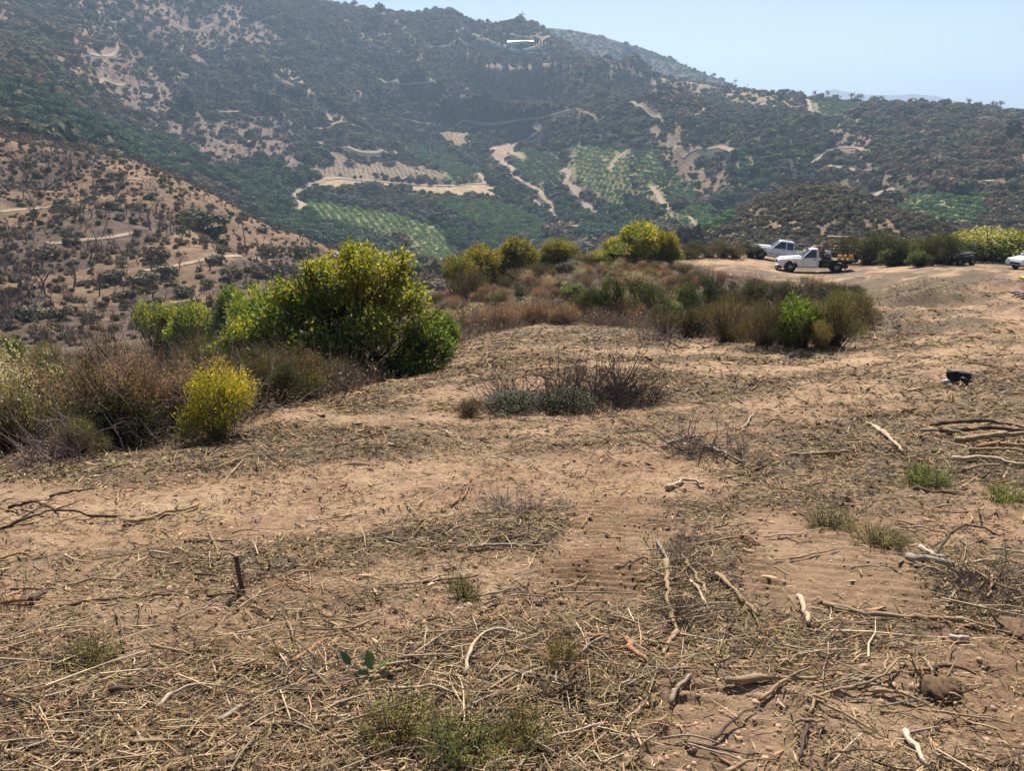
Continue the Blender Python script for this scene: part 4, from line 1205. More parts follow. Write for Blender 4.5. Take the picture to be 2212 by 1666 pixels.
def twigs_shape(seed, n=70, h=.6, w=1.0, mat=None, r=.007, lean=1.0):
    rng = np.random.default_rng(seed); mb = MB()
    for i in range(n):
        a = rng.uniform(0, 6.28); q = rng.random() ** .6 * w * .5; b0 = np.array([math.cos(a) * q, math.sin(a) * q * .8, -.02])
        d = np.array([rng.normal() * lean, rng.normal() * lean, abs(rng.normal()) * .6 + .25]); d /= np.linalg.norm(d)
        ln = h * rng.uniform(.5, 1.25); p = [b0]; dd = d.copy()
        for k in range(4):
            dd = dd + rng.normal(size=3) * .22; dd /= np.linalg.norm(dd); p.append(p[-1] + dd * ln / 4)
        rr = r * rng.uniform(.5, 1.5); mb.tube(p, np.linspace(rr, rr * .3, 5), 4, False)
        for k in range(3):
            s0 = p[int(rng.integers(1, 5))]; e = s0 + (dd + rng.normal(size=3) * .7) * ln * rng.uniform(.15, .35); m_ = (s0 + e) / 2 + rng.normal(size=3) * .02
            mb.tube([s0, m_, e], [rr * .45, rr * .3, rr * .15], 3, False)
    return mb
KIND['dead'] = [(0.55, 1.1, None, twigs_shape(95 + s, 90, .6, 1.0).mesh('stems', [M_STEMGREY])) for s in range(3)]

KNAME = {'sumac_big': 'laurel_shrub', 'sumac': 'laurel_shrub', 'green': 'green_shrub', 'yellow': 'yellow_shrub', 'dark': 'dark_shrub', 'sage': 'sage_shrub', 'rust': 'rusty_shrub',
         'brown': 'brown_shrub', 'olive': 'olive_shrub', 'weed': 'dry_weed', 'dead': 'dead_brush'}
_rk = np.random.default_rng(321)
def shrub(kind, X, Yb, Yt, W, label, group=None, dmin=1.0, tint=(1, 1, 1), var=None, yaw=None, d_at=None):
    """a shrub whose foot stands where (X, Yb) meets the ground, reaching up to Yt in the picture and W wide"""
    x, y, z = hit(X, Yb, dmin) if d_at is None else d_at
    s = math.sqrt(x * x + y * y + z * z)
    hh = (Yb - Yt) * s / FD * 1.04; ww = W * s / FD
    lst = KIND[kind]; k = int(_rk.integers(0, len(lst))) if var is None else var
    h0, w0, fol, st = lst[k]
    e = tag(bpy.data.objects.new(KNAME[kind], None), label, 'weed' if kind == 'weed' else 'shrub', group); COL.objects.link(e)
    e.empty_display_size = 0.1
    e.location = (x, y, z - 0.02); e.rotation_euler = (0, 0, _rk.uniform(0, 6.28) if yaw is None else yaw); e.scale = (ww / w0, ww / w0, hh / h0)
    j = np.array(tint) * _rk.uniform(.85, 1.15)
    for nm, me in (('stems', st), ('foliage' if kind != 'weed' else 'seed_heads', fol)):
        if me is None: continue
        o = obj(nm, me, e); o.color = (*j, 1)
    return e

# the shrubs one can single out in the photograph
S = shrub
S('sumac_big', 740, 834, 532, 480, 'largest laurel shrub, domed, with yellow-green tips, at the edge of the clearing', yaw=0.0)
S('sumac', 610, 800, 588, 215, 'laurel shrub shouldering the left of the largest domed one', dmin=15, tint=(.85, .95, .9), yaw=.4, var=0)
S('sumac', 515, 760, 618, 120, 'dark green laurel between the largest domed shrub and the dry spur', dmin=17, tint=(.75, .9, .85), var=1)
S('green', 962, 772, 668, 110, 'bright green low shrub at the right skirt of the largest domed laurel', tint=(1.15, 1.2, 1))
S('green', 905, 805, 700, 120, 'dark leafy skirt shrub under the largest domed laurel', tint=(.8, .85, .8))
S('sumac', 345, 775, 655, 120, 'round grey-green laurel left of its twin, in front of the dry spur', dmin=15, tint=(1.0, 1.05, 1.1), var=2)
S('sumac', 425, 775, 655, 120, 'round green laurel right of its twin, in front of the dry spur', dmin=15, tint=(1.05, 1.1, .9), var=1)
S('yellow', 475, 945, 785, 200, 'bright yellow feathery shrub at the edge of the mulch', yaw=1.0, var=0, tint=(1.35, 1.25, 1))
S('yellow', 490, 900, 770, 90, 'tall yellow spray rising behind the bright yellow shrub', yaw=2.0, var=1, tint=(1.35, 1.25, 1))
S('brown', 235, 925, 722, 200, 'tall brown thin-leaved shrub behind the grey brush', var=0)
S('brown', 330, 915, 740, 170, 'brown twiggy shrub between the tall brown one and the yellow shrub', var=1)
S('dark', 210, 965, 850, 180, 'low dark green shrub below the tall brown one')
S('dark', 320, 955, 860, 150, 'blackish green shrub left of the yellow shrub', tint=(.8, .8, .9))
S('dead', 110, 1000, 890, 150, 'grey lavender dead brush at the left corner of the mulch', tint=(1, .92, 1))
S('dead', 330, 960, 880, 170, 'grey dead twigs in front of the blackish green shrub', tint=(.9, .88, .9))
S('olive', 175, 985, 900, 120, 'wiry olive stems spilling onto the mulch')
S('weed', 15, 975, 800, 150, 'pale flowering dry weeds at the left edge, lowest of the three')
S('weed', 60, 950, 800, 130, 'pale flowering dry weeds at the left edge, innermost of the three')
S('weed', 30, 905, 760, 120, 'pale flowering dry weeds at the left edge, topmost of the three')
S('weed', 440, 905, 830, 90, 'thin pale weeds left of the yellow shrub')
S('brown', 690, 852, 768, 110, 'reddish brown dried tumbleweed beside the largest laurel', tint=(1.35, .95, .8), var=0)
S('dead', 735, 850, 745, 110, 'bare grey stems in front of the largest laurel')
S('dark', 610, 880, 770, 120, 'dark brush between the yellow shrub and the tumbleweed')
S('rust', 530, 865, 730, 200, 'broad russet brush behind the yellow shrub')
S('rust', 630, 845, 720, 160, 'russet brush left of the tumbleweed')
S('rust', 430, 840, 730, 180, 'russet brush below the twin laurels')
S('green', 30, 830, 738, 130, 'olive green shrub at the far left in front of the dry spur', tint=(1.1, .95, .7))
S('olive', 110, 830, 745, 130, 'straw olive shrub right of the far left olive green one')
S('sage', 45, 870, 785, 150, 'tan brush below the far left olive green shrub')
_ord = ('first', 'second', 'third', 'fourth', 'fifth', 'sixth', 'seventh', 'eighth')
for _i, (X, Yb, Yt, W) in enumerate(sorted(((1330, 690, 588, 120), (1400, 700, 598, 130), (1470, 690, 600, 110), (1270, 690, 610, 100)))):
    S('dark', X, Yb, Yt, W, 'dark green shrub in the hollow before the trucks' + ', ' + _ord[_i] + ' from its left end', 'dark shrubs in the hollow', tint=(1.1, 1.25, 1.0))
for _i, (X, Yb, Yt, W) in enumerate(sorted(((1535, 665, 592, 110), (1610, 668, 600, 110), (1690, 672, 604, 110), (1770, 672, 612, 110), (1820, 660, 616, 70)))):
    S('dark', X, Yb, Yt, W, 'blackish shrub in the row below the truck bench' + ', ' + _ord[_i] + ' from its left end', 'blackish shrubs below the truck bench', tint=(.8, .8, .9))
for _i, (X, Yb, Yt, W) in enumerate(sorted(((1490, 728, 645, 140), (1570, 738, 640, 150), (1650, 748, 638, 140), (1440, 725, 660, 100)))):
    S('rust', X, Yb, Yt, W, 'rust brown shrub along the front of the hollow' + ', ' + _ord[_i] + ' from its left end', 'rust shrubs along the hollow')
S('green', 1725, 752, 628, 140, 'bright green shrub in the hollow straight below the trucks', tint=(1.1, 1.15, .9))
S('green', 1690, 740, 650, 90, 'dark leaved shrub left of the bright green one in the hollow', tint=(.7, .75, .7))
S('olive', 1795, 750, 625, 130, 'pale olive broom shrub at the right end of the hollow')
S('olive', 1770, 758, 690, 100, 'low tawny tuft in front of the pale olive broom shrub', tint=(1.1, 1, .9))
S('dead', 1420, 738, 680, 90, 'grey dead brush at the front edge of the hollow')
for _i, (X, Yb, Yt, W) in enumerate(sorted(((1870, 572, 500, 130), (1945, 574, 512, 110), (2000, 574, 505, 100), (1830, 570, 508, 80), (2050, 573, 510, 80), (1560, 556, 518, 80), (1500, 556, 515, 70), (1620, 556, 520, 60)))):
    S('dark', X, Yb, Yt, W, 'dark shrub in the hedge behind the trucks' + ', ' + _ord[_i] + ' from its left end', 'dark shrubs behind the trucks', tint=(1.15, 1.15, .95))
for _i, (X, Yb, Yt, W) in enumerate(sorted(((1845, 566, 515, 70), (1905, 568, 508, 90), (1975, 570, 515, 80), (2025, 570, 512, 80), (2080, 566, 520, 90), (1925, 576, 535, 60), (1985, 577, 540, 60)))):
    S('green', X, Yb, Yt, W, 'olive green shrub mixed into the hedge behind the trucks' + ', ' + _ord[_i] + ' from its left end', 'olive shrubs behind the trucks', tint=(.75, .72, .8))
for _i, (X, Yb, Yt, W) in enumerate(sorted(((1530, 556, 525, 80), (1590, 558, 528, 70), (1480, 560, 530, 60)))):
    S('rust', X, Yb, Yt, W, 'russet brush on the crest left of the trucks' + ', ' + _ord[_i] + ' from its left end', 'russet brush left of the trucks')
# the open scrub between, one by one
_n = {'sage': 0, 'rust': 0, 'weed': 0, 'dark': 0, 'dead': 0, 'olive': 0}
LABS = {'sage': ('mauve grey buckwheat shrub on the scrubby slope', 'buckwheat shrubs on the scrubby slope'), 'rust': ('russet brush scattered on the scrubby slope', 'russet brush on the scrubby slope'),
        'weed': ('pale dry weeds between the buckwheat shrubs', 'dry weeds on the scrubby slope'), 'dark': ('small dark shrub among the buckwheat', 'small dark shrubs among the buckwheat'),
        'dead': ('grey dead brush among the buckwheat', 'dead brush among the buckwheat'), 'olive': ('olive tuft among the buckwheat', 'olive tufts among the buckwheat')}
def belt(n, x0, x1, y0f, y1f, probs, seed, hm=(.5, 1.05), where='scrubby slope'):
    r_ = np.random.default_rng(seed)
    for _ in range(n):
        X = r_.uniform(x0, x1); Y = r_.uniform(y0f(X), y1f(X)); x_, y_, z_ = hit(X, Y, 3)
        if bool(near_cleared(np.array([x_]), np.array([y_]))[0]) or math.hypot(x_, y_) > 98: continue
        s_ = math.sqrt(x_ * x_ + y_ * y_ + z_ * z_); h_ = r_.uniform(*hm); w_ = h_ * r_.uniform(1.15, 1.9); kd = str(r_.choice(['sage', 'rust', 'weed', 'dark', 'dead', 'olive', 'green'], p=probs))
        lab, g = LABS[kd]
        if where != 'scrubby slope': lab = {'sage': 'mauve grey shrub', 'rust': 'russet brush', 'weed': 'pale dry weeds', 'dark': 'small dark shrub', 'dead': 'grey dead brush', 'olive': 'olive tuft', 'green': 'small green shrub'}[kd] + ' on the ' + where; g = kd + ' plants on the ' + where
        if kd == 'dead': h_ *= .7
        fr = (Y - y0f(X)) / max(1, y1f(X) - y0f(X)); sd_ = (X - x0) / (x1 - x0)
        lab = ('tall ' if h_ > .88 else 'low ' if h_ < .65 else '') + lab + ', ' + ('front' if fr > .66 else 'back' if fr < .33 else 'middle') + ' row, ' + ('left end' if sd_ < .2 else 'left of centre' if sd_ < .4 else 'centre' if sd_ < .6 else 'right of centre' if sd_ < .8 else 'right end'); g = lab
        S(kd, 0, h_ * FD / s_, 0, w_ * FD / s_, lab, g, d_at=(x_, y_, z_), tint=(1.5, 1.25, 1.2) if kd == 'sage' else (1, 1, 1))
LABS['green'] = ('small green shrub among the buckwheat', 'small green shrubs among the buckwheat')
ip = lambda xs, ys: (lambda X: float(np.interp(X, xs, ys)))
belt(230, 930, 1460, ip([930, 1000, 1200, 1440, 1460], [640, 590, 572, 566, 575]), ip([930, 1000, 1300, 1460], [735, 725, 700, 722]), [.54, .09, .12, .10, .04, .05, .06], 1)
belt(80, 1430, 1860, ip([1430, 1560, 1860], [585, 615, 640]), ip([1430, 1600, 1860], [720, 735, 735]), [.18, .32, .03, .25, .06, .08, .08], 2, where='hollow below the trucks')
belt(150, -20, 760, ip([0, 300, 760], [745, 745, 730]), ip([0, 400, 760], [985, 930, 840]), [.16, .36, .06, .20, .08, .06, .08], 3, where='bank left of the mulch')
belt(40, 440, 700, ip([440, 700], [700, 640]), ip([440, 700], [790, 800]), [.05, .30, .02, .33, .03, .05, .22], 4, (.6, 1.2), 'slope behind the big laurels')

def shrub_d(kind, X, d, Yt, W, label, group=None, tint=(1, 1, 1), var=None, yaw=None):
    """a shrub at plan distance d whose top shows at Yt"""
    a, t = ray(X, Yt); a = float(a); x_, y_ = math.sin(a) * d, math.cos(a) * d; z_ = float(height(x_, y_)); s_ = math.sqrt(x_ * x_ + y_ * y_ + z_ * z_)
    h_ = max(.6, float(t) * d - z_)
    return S(kind, X, h_ * FD / s_ / 1.04, 0, W, label, group, d_at=(x_, y_, z_), tint=tint, var=var, yaw=yaw)
shrub_d('sumac', 1035, 57, 514, 150, 'rounded bronze-green laurel first on the crest from the big domed one', var=0, tint=(1, .85, .7))
shrub_d('sumac', 1120, 57, 505, 150, 'rounded bronze-green laurel second on the crest', var=1, tint=(1.05, .85, .65))
shrub_d('sumac', 1212, 57, 508, 115, 'narrower bronze laurel on the crest before the tall yellow-green one', var=2, tint=(.95, .8, .7))
shrub_d('sumac', 1385, 60, 470, 150, 'tall yellow-green laurel standing on the crest', var=1, tint=(1.35, 1.25, .8), yaw=2.2)
shrub_d('sumac', 1335, 60, 500, 70, 'low yellow-green laurel at the left foot of the tall one', var=0, tint=(1.3, 1.15, .8))
shrub_d('sumac', 1440, 60, 490, 60, 'small yellowish laurel at the right foot of the tall one', var=2, tint=(1.3, 1.05, .7))
shrub_d('sumac', 2150, 84, 480, 250, 'wide yellow laurel on the right crest above the black tank', var=0, tint=(1.0, .95, .75), yaw=.5)
shrub_d('sumac', 2215, 84, 490, 160, 'yellow laurel cut by the right edge of the photograph', var=1, tint=(.95, .9, .75))
S('sumac', 560, 800, 640, 150, 'low laurel spreading left of the shoulder shrub', dmin=13, var=2, tint=(1.05, 1.1, .95))
S('sumac', 700, 820, 600, 200, 'yellow-tipped laurel filling the left front of the largest domed one', var=1, yaw=1.4)
KIND['wisp'] = [(0.28, 0.42) + shrub_shapes(110 + s_, .28, .42, 9, 330, 9, .020, .0045, .10, [(.17, .17, .05), (.13, .14, .045), (.23, .20, .07)], [(.32, .27, .09), (.26, .24, .07)], .7, 90, .0028, 1.0, None, M_DRYLEAF, open_=.9, wisps=60) for s_ in range(2)]
KNAME['wisp'] = 'seedling'
def pile_shape(seed):
    mb = twigs_shape(seed, 200, .75, 1.5, None, .008, 1.6); return mb
KIND['pile'] = [(0.5, 1.7, None, pile_shape(120 + s_).mesh('stems', [M_STEMGREY])) for s_ in range(2)]
KNAME['pile'] = 'brush_pile'

for _i, (X, d, Yt, W, kd, tn) in enumerate(((985, 54, 545, 100, 'sumac', (.95, .8, .7)), (1080, 59, 524, 130, 'sumac', (.95, .8, .65)), (1165, 58, 535, 110, 'sumac', (.9, .8, .7)), (1262, 60, 540, 90, 'olive', (1, .9, .8)), (1300, 61, 532, 100, 'sumac', (1.0, .9, .7)), (1345, 58, 520, 110, 'sumac', (1.2, 1.1, .75)), (1425, 60, 505, 110, 'sumac', (1.15, .95, .7)), (1010, 50, 570, 120, 'rust', (1, 1, 1)), (1140, 52, 560, 120, 'rust', (1, 1, 1)), (1235, 55, 556, 120, 'dark', (1.1, 1.1, 1)), (1470, 66, 528, 90, 'rust', (1, 1, 1)))):
    shrub_d(kd, X, d, Yt, W, ('bronze laurel filling the crest, left end', 'bronze laurel between the first and second rounded ones', 'low bronze laurel after the second rounded one', 'olive tuft left of the tall yellow-green laurel', 'low bronze laurel left of the tall yellow-green one', 'yellowish laurel in front of the tall one', 'yellowish laurel right of the tall one', 'russet brush before the first crest laurel', 'russet brush before the second crest laurel', 'dark brush before the narrow crest laurel', 'russet brush right of the tall crest laurel')[_i], tint=tn)
# ------------------------------------------------------------------ mulch, twigs and cut wood on the cleared ground
def nh(x, y): return near_height(np.atleast_1d(np.asarray(x, float)), np.atleast_1d(np.asarray(y, float)))
def vtint(name, rough=.85, inst=False):
    m, nt, N, L, b = nodes(name)
    at = N.new('ShaderNodeAttribute'); at.attribute_name = 'tint'; c = at.outputs['Color']
    if inst:
        it = N.new('ShaderNodeAttribute'); it.attribute_type = 'INSTANCER'; it.attribute_name = 'tint'
        c = mixrgb(nt, 1.0, c, it.outputs['Color'], 'MULTIPLY')
    L.new(c, b.inputs['Base Color']); b.inputs['Roughness'].default_value = rough; b.inputs['Specular IOR Level'].default_value = .2
    return m
M_MULCH = vtint('mulch')
SC = np.array([(.30, .215, .125), (.40, .30, .175), (.22, .15, .092), (.11, .078, .056), (.26, .205, .11), (.46, .355, .22), (.15, .115, .088), (.33, .265, .145), (.07, .05, .04), (.36, .235, .14), (.09, .07, .05), (.16, .11, .07), (.20, .15, .10)])
def bent(rng, n=5, kink=.16):
    d = np.array([1.0, 0, 0]); p = [np.zeros(3)]
    for i in range(n - 1):
        d = d + rng.normal(size=3) * np.array([.1, kink, kink * .35]); d /= np.linalg.norm(d); p.append(p[-1] + d / (n - 1))
    p = np.array(p); return p - p.mean(0)
def twig_shape(seed, r=.014, sides=4):
    rng = np.random.default_rng(seed); mb = MB(); p = bent(rng, 4); p[:, 2] += .02 - min(0, p[:, 2].min())
    mb.tube(p, np.linspace(r, r * .5, 4), sides, False)
    if rng.random() < .5:
        e = p[2] + np.array([.26, rng.choice([-1, 1]) * .16, .05]); mb.tube([p[1], (p[1] + e) / 2 + rng.normal(size=3) * .02, e], [r * .6, r * .45, r * .25], 3, False)
    return shape_of(mb)
TWIGS = [twig_shape(430 + s) for s in range(9)]
def chip_shape(seed):
    rng = np.random.default_rng(seed); w = rng.uniform(.06, .14); v = []
    for x, k in ((-.5, .5), (0, 1), (.5, .4)):
        for yy in (-1, 1): v.append((x + rng.normal() * .05, yy * w * k * rng.uniform(.7, 1.2), .03 + rng.normal() * .02))
        for yy in (-1, 1): v.append((x + rng.normal() * .05, yy * w * k * .8, -.02))
    q = []
    for i in range(2):
        a = i * 4; b = a + 4; q += [(a, a + 1, b + 1, b), (a + 1, a + 3, b + 3, b + 1), (a + 2, a, b, b + 2)]
    return np.array(v), [np.array(q)], np.ones((12, 3))
CHIPS = [chip_shape(450 + s) for s in range(5)]

rl = np.random.default_rng(909)
def litter_points(n, r0, r1, amin=-41, amax=41):
    r = np.exp(rl.uniform(math.log(r0), math.log(r1), n))
    a = np.radians(rl.uniform(amin, amax, n)); x = np.sin(a) * r; y = np.cos(a) * r
    m = near_cleared(x, y) | (r < 4)
    return x[m], y[m]
# shredded stems, in flocks that lie the same way
def stems(n0, r0, r1):
    cx_, cy_ = litter_points(n0, r0, r1)
    la = litter_amount(cx_, cy_); m = rl.random(len(cx_)) < .15 + .80 * la ** 1.25; cx_, cy_ = cx_[m], cy_[m]
    k = np.repeat(np.arange(len(cx_)), 17); r = np.hypot(cx_, cy_)[k]
    sp = .10 * np.clip(r / 6, 1, 4); x = cx_[k] + rl.normal(size=len(k)) * sp; y = cy_[k] + rl.normal(size=len(k)) * sp
    ya = (rl.normal(.25, .75, len(cx_)))[k] + rl.normal(size=len(k)) * .95
    ln = np.exp(rl.normal(np.where(rl.random(len(k)) < .7, math.log(.036), math.log(.09)), .5)).clip(.012, .28) * np.clip(r / 5, 1, 2.6); w = rl.uniform(.0010, .0036, len(k)) * np.clip(r / 3.2, 1, 5)
    zc = nh(x, y) + rl.random(len(k)) ** 1.8 * .028 + .001
    R = ground_rot(x, y, ya, .10); M = euler_mats(R); d = M[:, :, 0] + M[:, :, 2] * (rl.normal(size=len(k)) * .28)[:, None]; sd = M[:, :, 1] + M[:, :, 2] * (rl.normal(size=len(k)) * .6)[:, None]
    tk = track_mask(x, y)[0]; keep = rl.random(len(k)) > .93 * tk; zc = np.where(keep, zc, zc - .2)
    c = np.c_[x, y, zc]; bend = M[:, :, 1] * (rl.normal(size=len(k)) * .16 * ln)[:, None]
    V = np.stack([c - d * (ln / 2)[:, None], c + bend - sd * w[:, None], c + bend + sd * w[:, None], c + d * (ln / 2)[:, None]], 1)
    i = np.arange(len(k))[:, None] * 4; T = np.concatenate([i + np.array([0, 1, 2]), i + np.array([1, 3, 2])])
    t = SC[rl.integers(0, len(SC), len(k))] * np.array([.96, .88, .82]) * rl.uniform(.7, 1.25, (len(k), 1)) * (rl.uniform(.8, 1.2, len(cx_)))[k][:, None]
    gr = (rl.random(len(cx_)) < .14)[k]; t[gr] *= np.array([.82, .98, .72])
    return V.reshape(-1, 3), T, np.repeat(np.clip(t, 0, 1), 4, 0)
V_, T_, C_ = stems(25000, 1.15, 38)
tag(obj('shredded_mulch', mesh_from('shredded_mulch', V_, T_, [M_MULCH], attrs={'tint': ('FLOAT_COLOR', 'POINT', C_)})), 'shredded stems and dry mulch strewn over the cleared slope', 'mulch', kind='stuff')
# twigs
x, y = litter_points(13500, 1.15, 30)
la = litter_amount(x, y); m = rl.random(len(x)) < (.10 + .6 * la) * (1 - .9 * track_mask(x, y)[0])
x, y = x[m], y[m]; n = len(x); r = np.hypot(x, y)
ln = np.exp(rl.normal(math.log(.15), .5, n)).clip(.05, .5) * np.clip(r / 10, 1, 1.8); th = rl.uniform(.8, 1.9, n) * np.clip(.15 / ln, .55, 1.5)
rot = ground_rot(x, y, rl.normal(.2, .95, n), .12); rot[:, 1] += rl.normal(0, .10, n)
tw = np.array([(.36, .27, .17), (.50, .38, .25), (.17, .12, .085), (.27, .21, .15), (.58, .45, .30), (.42, .25, .15), (.09, .065, .05)])[rl.integers(0, 7, n)] * rl.uniform(.75, 1.2, (n, 1))
strewn('broken_twigs', np.c_[x, y, nh(x, y) + .008], rot, np.stack([ln, ln * th, ln * th], -1), tw, rl.integers(0, 9, n), TWIGS, M_MULCH, 'short broken twigs scattered through the mulch', 'twigs', True)
x, y = litter_points(3400, 1.15, 26)
n = len(x); ln = np.exp(rl.normal(math.log(.045), .5, n)).clip(.015, .15); rot = ground_rot(x, y, rl.uniform(0, 6.28, n), .1); rot[:, 0] += rl.normal(0, .2, n); rot[:, 1] += rl.normal(0, .15, n)
cw = np.array([(.42, .28, .16), (.52, .39, .25), (.38, .22, .12), (.28, .21, .14), (.20, .13, .08)])[rl.integers(0, 5, n)] * rl.uniform(.7, 1.1, (n, 1))
strewn('wood_chips', np.c_[x, y, nh(x, y) + .010], rot, np.stack([ln, ln * rl.uniform(.3, .9, n), ln * .8], -1), cw, rl.integers(0, 5, n), CHIPS, M_MULCH, 'pale splinters and wood chips lying on the soil', 'wood chips')
# clods of earth
def clod_shape(seed):
    rng = np.random.default_rng(seed); th = np.arange(5) / 5 * 6.283; v = [(0, 0, .75)]
    for zz, rr in ((.35, .7), (-.25, .9)): v += [(math.cos(a + zz) * rr * rng.uniform(.7, 1.15), math.sin(a + zz) * rr * rng.uniform(.7, 1.15), zz + rng.normal() * .08) for a in th]
    t = [(0, 1 + i, 1 + (i + 1) % 5) for i in range(5)]
    for i in range(5): t += [(1 + i, 6 + i, 6 + (i + 1) % 5), (1 + i, 6 + (i + 1) % 5, 1 + (i + 1) % 5)]
    return np.array(v), [np.array(t)], np.ones((11, 3))
CLODS = [clod_shape(470 + s) for s in range(4)]
x, y = litter_points(17000, 1.15, 18)
m = rl.random(len(x)) < .15 + .6 * (1 - litter_amount(x, y)); x, y = x[m], y[m]; n = len(x)
s = np.exp(rl.normal(math.log(.009), .5, n)).clip(.004, .035)
strewn('soil_crumbs', np.c_[x, y, nh(x, y)], np.c_[rl.normal(0, .3, n), rl.normal(0, .3, n), rl.uniform(0, 6.28, n)], np.stack([s, s, s * .8], -1), np.array([.40, .265, .17]) * rl.uniform(.6, 1.25, (n, 1)), rl.integers(0, 4, n), CLODS, M_MULCH, 'crumbs and clods of reddish soil', 'soil crumbs')
# low undergrowth between the shrubs
TUFT = []
M_TUFT = vtint('undergrowth_stem', .85, True)
for s_ in range(5):
    rng = np.random.default_rng(480 + s_); V = []; T = []; C = []
    for i in range(42):
        a = rng.uniform(0, 6.28); q = rng.random() ** .6 * .32; b0 = np.array([math.cos(a) * q, math.sin(a) * q, -.03]); e = b0 * 1.5 + np.array([rng.normal() * .10, rng.normal() * .10, rng.uniform(.10, .42)]); w = rng.uniform(.003, .008)
        sd = rng.normal(size=3); sd /= np.linalg.norm(sd); k = len(V) * 3; V.append([b0 - sd * w * .5, b0 + sd * w * .5, e]); T.append((k, k + 1, k + 2)); C.append(np.tile(rng.uniform(.65, 1.35), (3, 3)))
        for j in range(3):
            p = b0 + (e - b0) * rng.uniform(.35, 1.0); f = rng.normal(size=3) * .018; g_ = rng.normal(size=3) * .010; k = len(V) * 3; V.append([p, p + f, p + f * .4 + g_]); T.append((k, k + 1, k + 2)); C.append(np.tile(rng.uniform(.6, 1.5), (3, 3)))
    TUFT.append(mesh_from('undergrowth_shape', np.array(V).reshape(-1, 3), np.array(T), [M_TUFT], attrs={'tint': ('FLOAT_COLOR', 'POINT', np.concatenate(C))}))
r = np.sqrt(rl.uniform(5 ** 2, 96 ** 2, 19000)); r[:6000] = np.sqrt(rl.uniform(5 ** 2, 30 ** 2, 6000)); a = np.radians(rl.uniform(-38, 38, 19000)); x, y = np.sin(a) * r, np.cos(a) * r
m = ~near_cleared(x, y); x, y = x[m], y[m]; z = height(x, y); m = visible(x, y, z, .6) & in_frame(x, y, z, 120); x, y, z = x[m], y[m], z[m]; n = len(x)
X_, Y_ = project(x, y, z)
pal = np.array([(.26, .19, .14), (.20, .145, .10), (.14, .12, .065), (.32, .235, .18), (.38, .29, .20), (.20, .12, .06), (.09, .09, .045)])
w_ = fbm(x / 3, y / 3, 555, 2); ki = np.clip(((w_ * .9 + .5) * 5).astype(int) + rl.integers(-1, 3, n), 0, 6)
s = rl.uniform(.7, 1.8, n)
scatter('undergrowth', np.c_[x, y, nh(x, y)], np.stack([rl.normal(0, .1, n), rl.normal(0, .1, n), rl.uniform(0, 6.28, n)], -1), np.stack([s, s, s * rl.uniform(.7, 1.3, n)], -1), pal[ki] * rl.uniform(.75, 1.25, (n, 1)), rl.integers(0, 5, n), TUFT,
        'brown and mauve undergrowth between the shrubs', 'undergrowth')

# ---- single pieces of wood
def barkmat(name, c0, c1, sc=18):
    m, nt, N, L, b = nodes(name); g = objcoord(nt)
    mp = N.new('ShaderNodeMapping'); mp.inputs['Scale'].default_value = (1, 6, 6); L.new(g, mp.inputs[0])
    f = noise(nt, sc, 6, mp.outputs[0], .7)
    L.new(ramp(nt, f, [(.32, c0), (.66, c1)]), b.inputs['Base Color']); b.inputs['Roughness'].default_value = .9; b.inputs['Specular IOR Level'].default_value = .15
    bp = N.new('ShaderNodeBump'); bp.inputs['Strength'].default_value = .7; bp.inputs['Distance'].default_value = .004; L.new(f, bp.inputs['Height']); L.new(bp.outputs[0], b.inputs['Normal'])
    return m
BK = {'dark': barkmat('dark_bark', (.045, .032, .025), (.14, .10, .075)), 'tan': barkmat('tan_bark', (.17, .115, .07), (.42, .31, .19)), 'grey': barkmat('grey_bark', (.16, .13, .105), (.40, .33, .26)),
      'pale': barkmat('pale_wood', (.30, .22, .145), (.56, .45, .32)), 'red': barkmat('red_wood', (.20, .10, .06), (.42, .24, .13)), 'white': barkmat('bleached_wood', (.34, .28, .21), (.58, .50, .41))}
def stick(name, pts, r_px, kind, label, group=None, lift=0.0, forks=0, seed=0, flat=1.0, cat='branch', taper=.55):
    """pts: where it lies in the photograph; r_px: half its thickness there"""
    rng = np.random.default_rng(seed + int(pts[0][0]) * 7 + int(pts[0][1]))
    P = np.array([hit(X, Y) for X, Y in pts]); P[:, 2] = nh(P[:, 0], P[:, 1])
    d = float(np.linalg.norm(P.mean(0))); r = .78 * r_px * d / FD
    s = np.concatenate([[0], np.cumsum(np.linalg.norm(np.diff(P, axis=0), axis=1))]); n = max(7, min(18, int(s[-1] / .035)))
    q = np.linspace(0, s[-1], n); C = np.stack([np.interp(q, s, P[:, k]) for k in range(3)], -1)
    for _ in range(2): C[1:-1] = (C[:-2] + 2 * C[1:-1] + C[2:]) / 4
    C[1:-1] += rng.normal(size=(n - 2, 3)) * r * .42
    C[:, 2] = np.maximum(C[:, 2], nh(C[:, 0], C[:, 1]) + r * .35) + r * .45 + .012 + lift * np.sin(np.linspace(0, math.pi, n))
    c0 = C[n // 2].copy(); C = C - c0
    mb = MB(); rad = r * np.linspace(1, taper, n) * (1 + rng.normal(size=n) * .17)
    mb.tube(C, rad, 7)
    for k in range(forks):
        i = int(rng.integers(1, n - 1)); dr = C[min(i + 1, n - 1)] - C[i - 1]; dr /= np.linalg.norm(dr); e = dr * rng.uniform(.3, .9) + rng.normal(size=3) * .6; e[2] = abs(e[2]) * .4; ln = s[-1] * rng.uniform(.15, .35)
        mb.tube([C[i], C[i] + e * ln * .5 + rng.normal(size=3) * .02 * ln, C[i] + e * ln], [r * .5, r * .4, r * .2], 5)
    o = mb.build(name, BK[kind], None, True); o.location = c0
    return tag(o, label, cat, group)
K = stick
K('fallen_branch', [(270, 1141), (340, 1125), (430, 1098)], 6, 'tan', 'tan debarked branch lying past the left of the upright stump', forks=1)
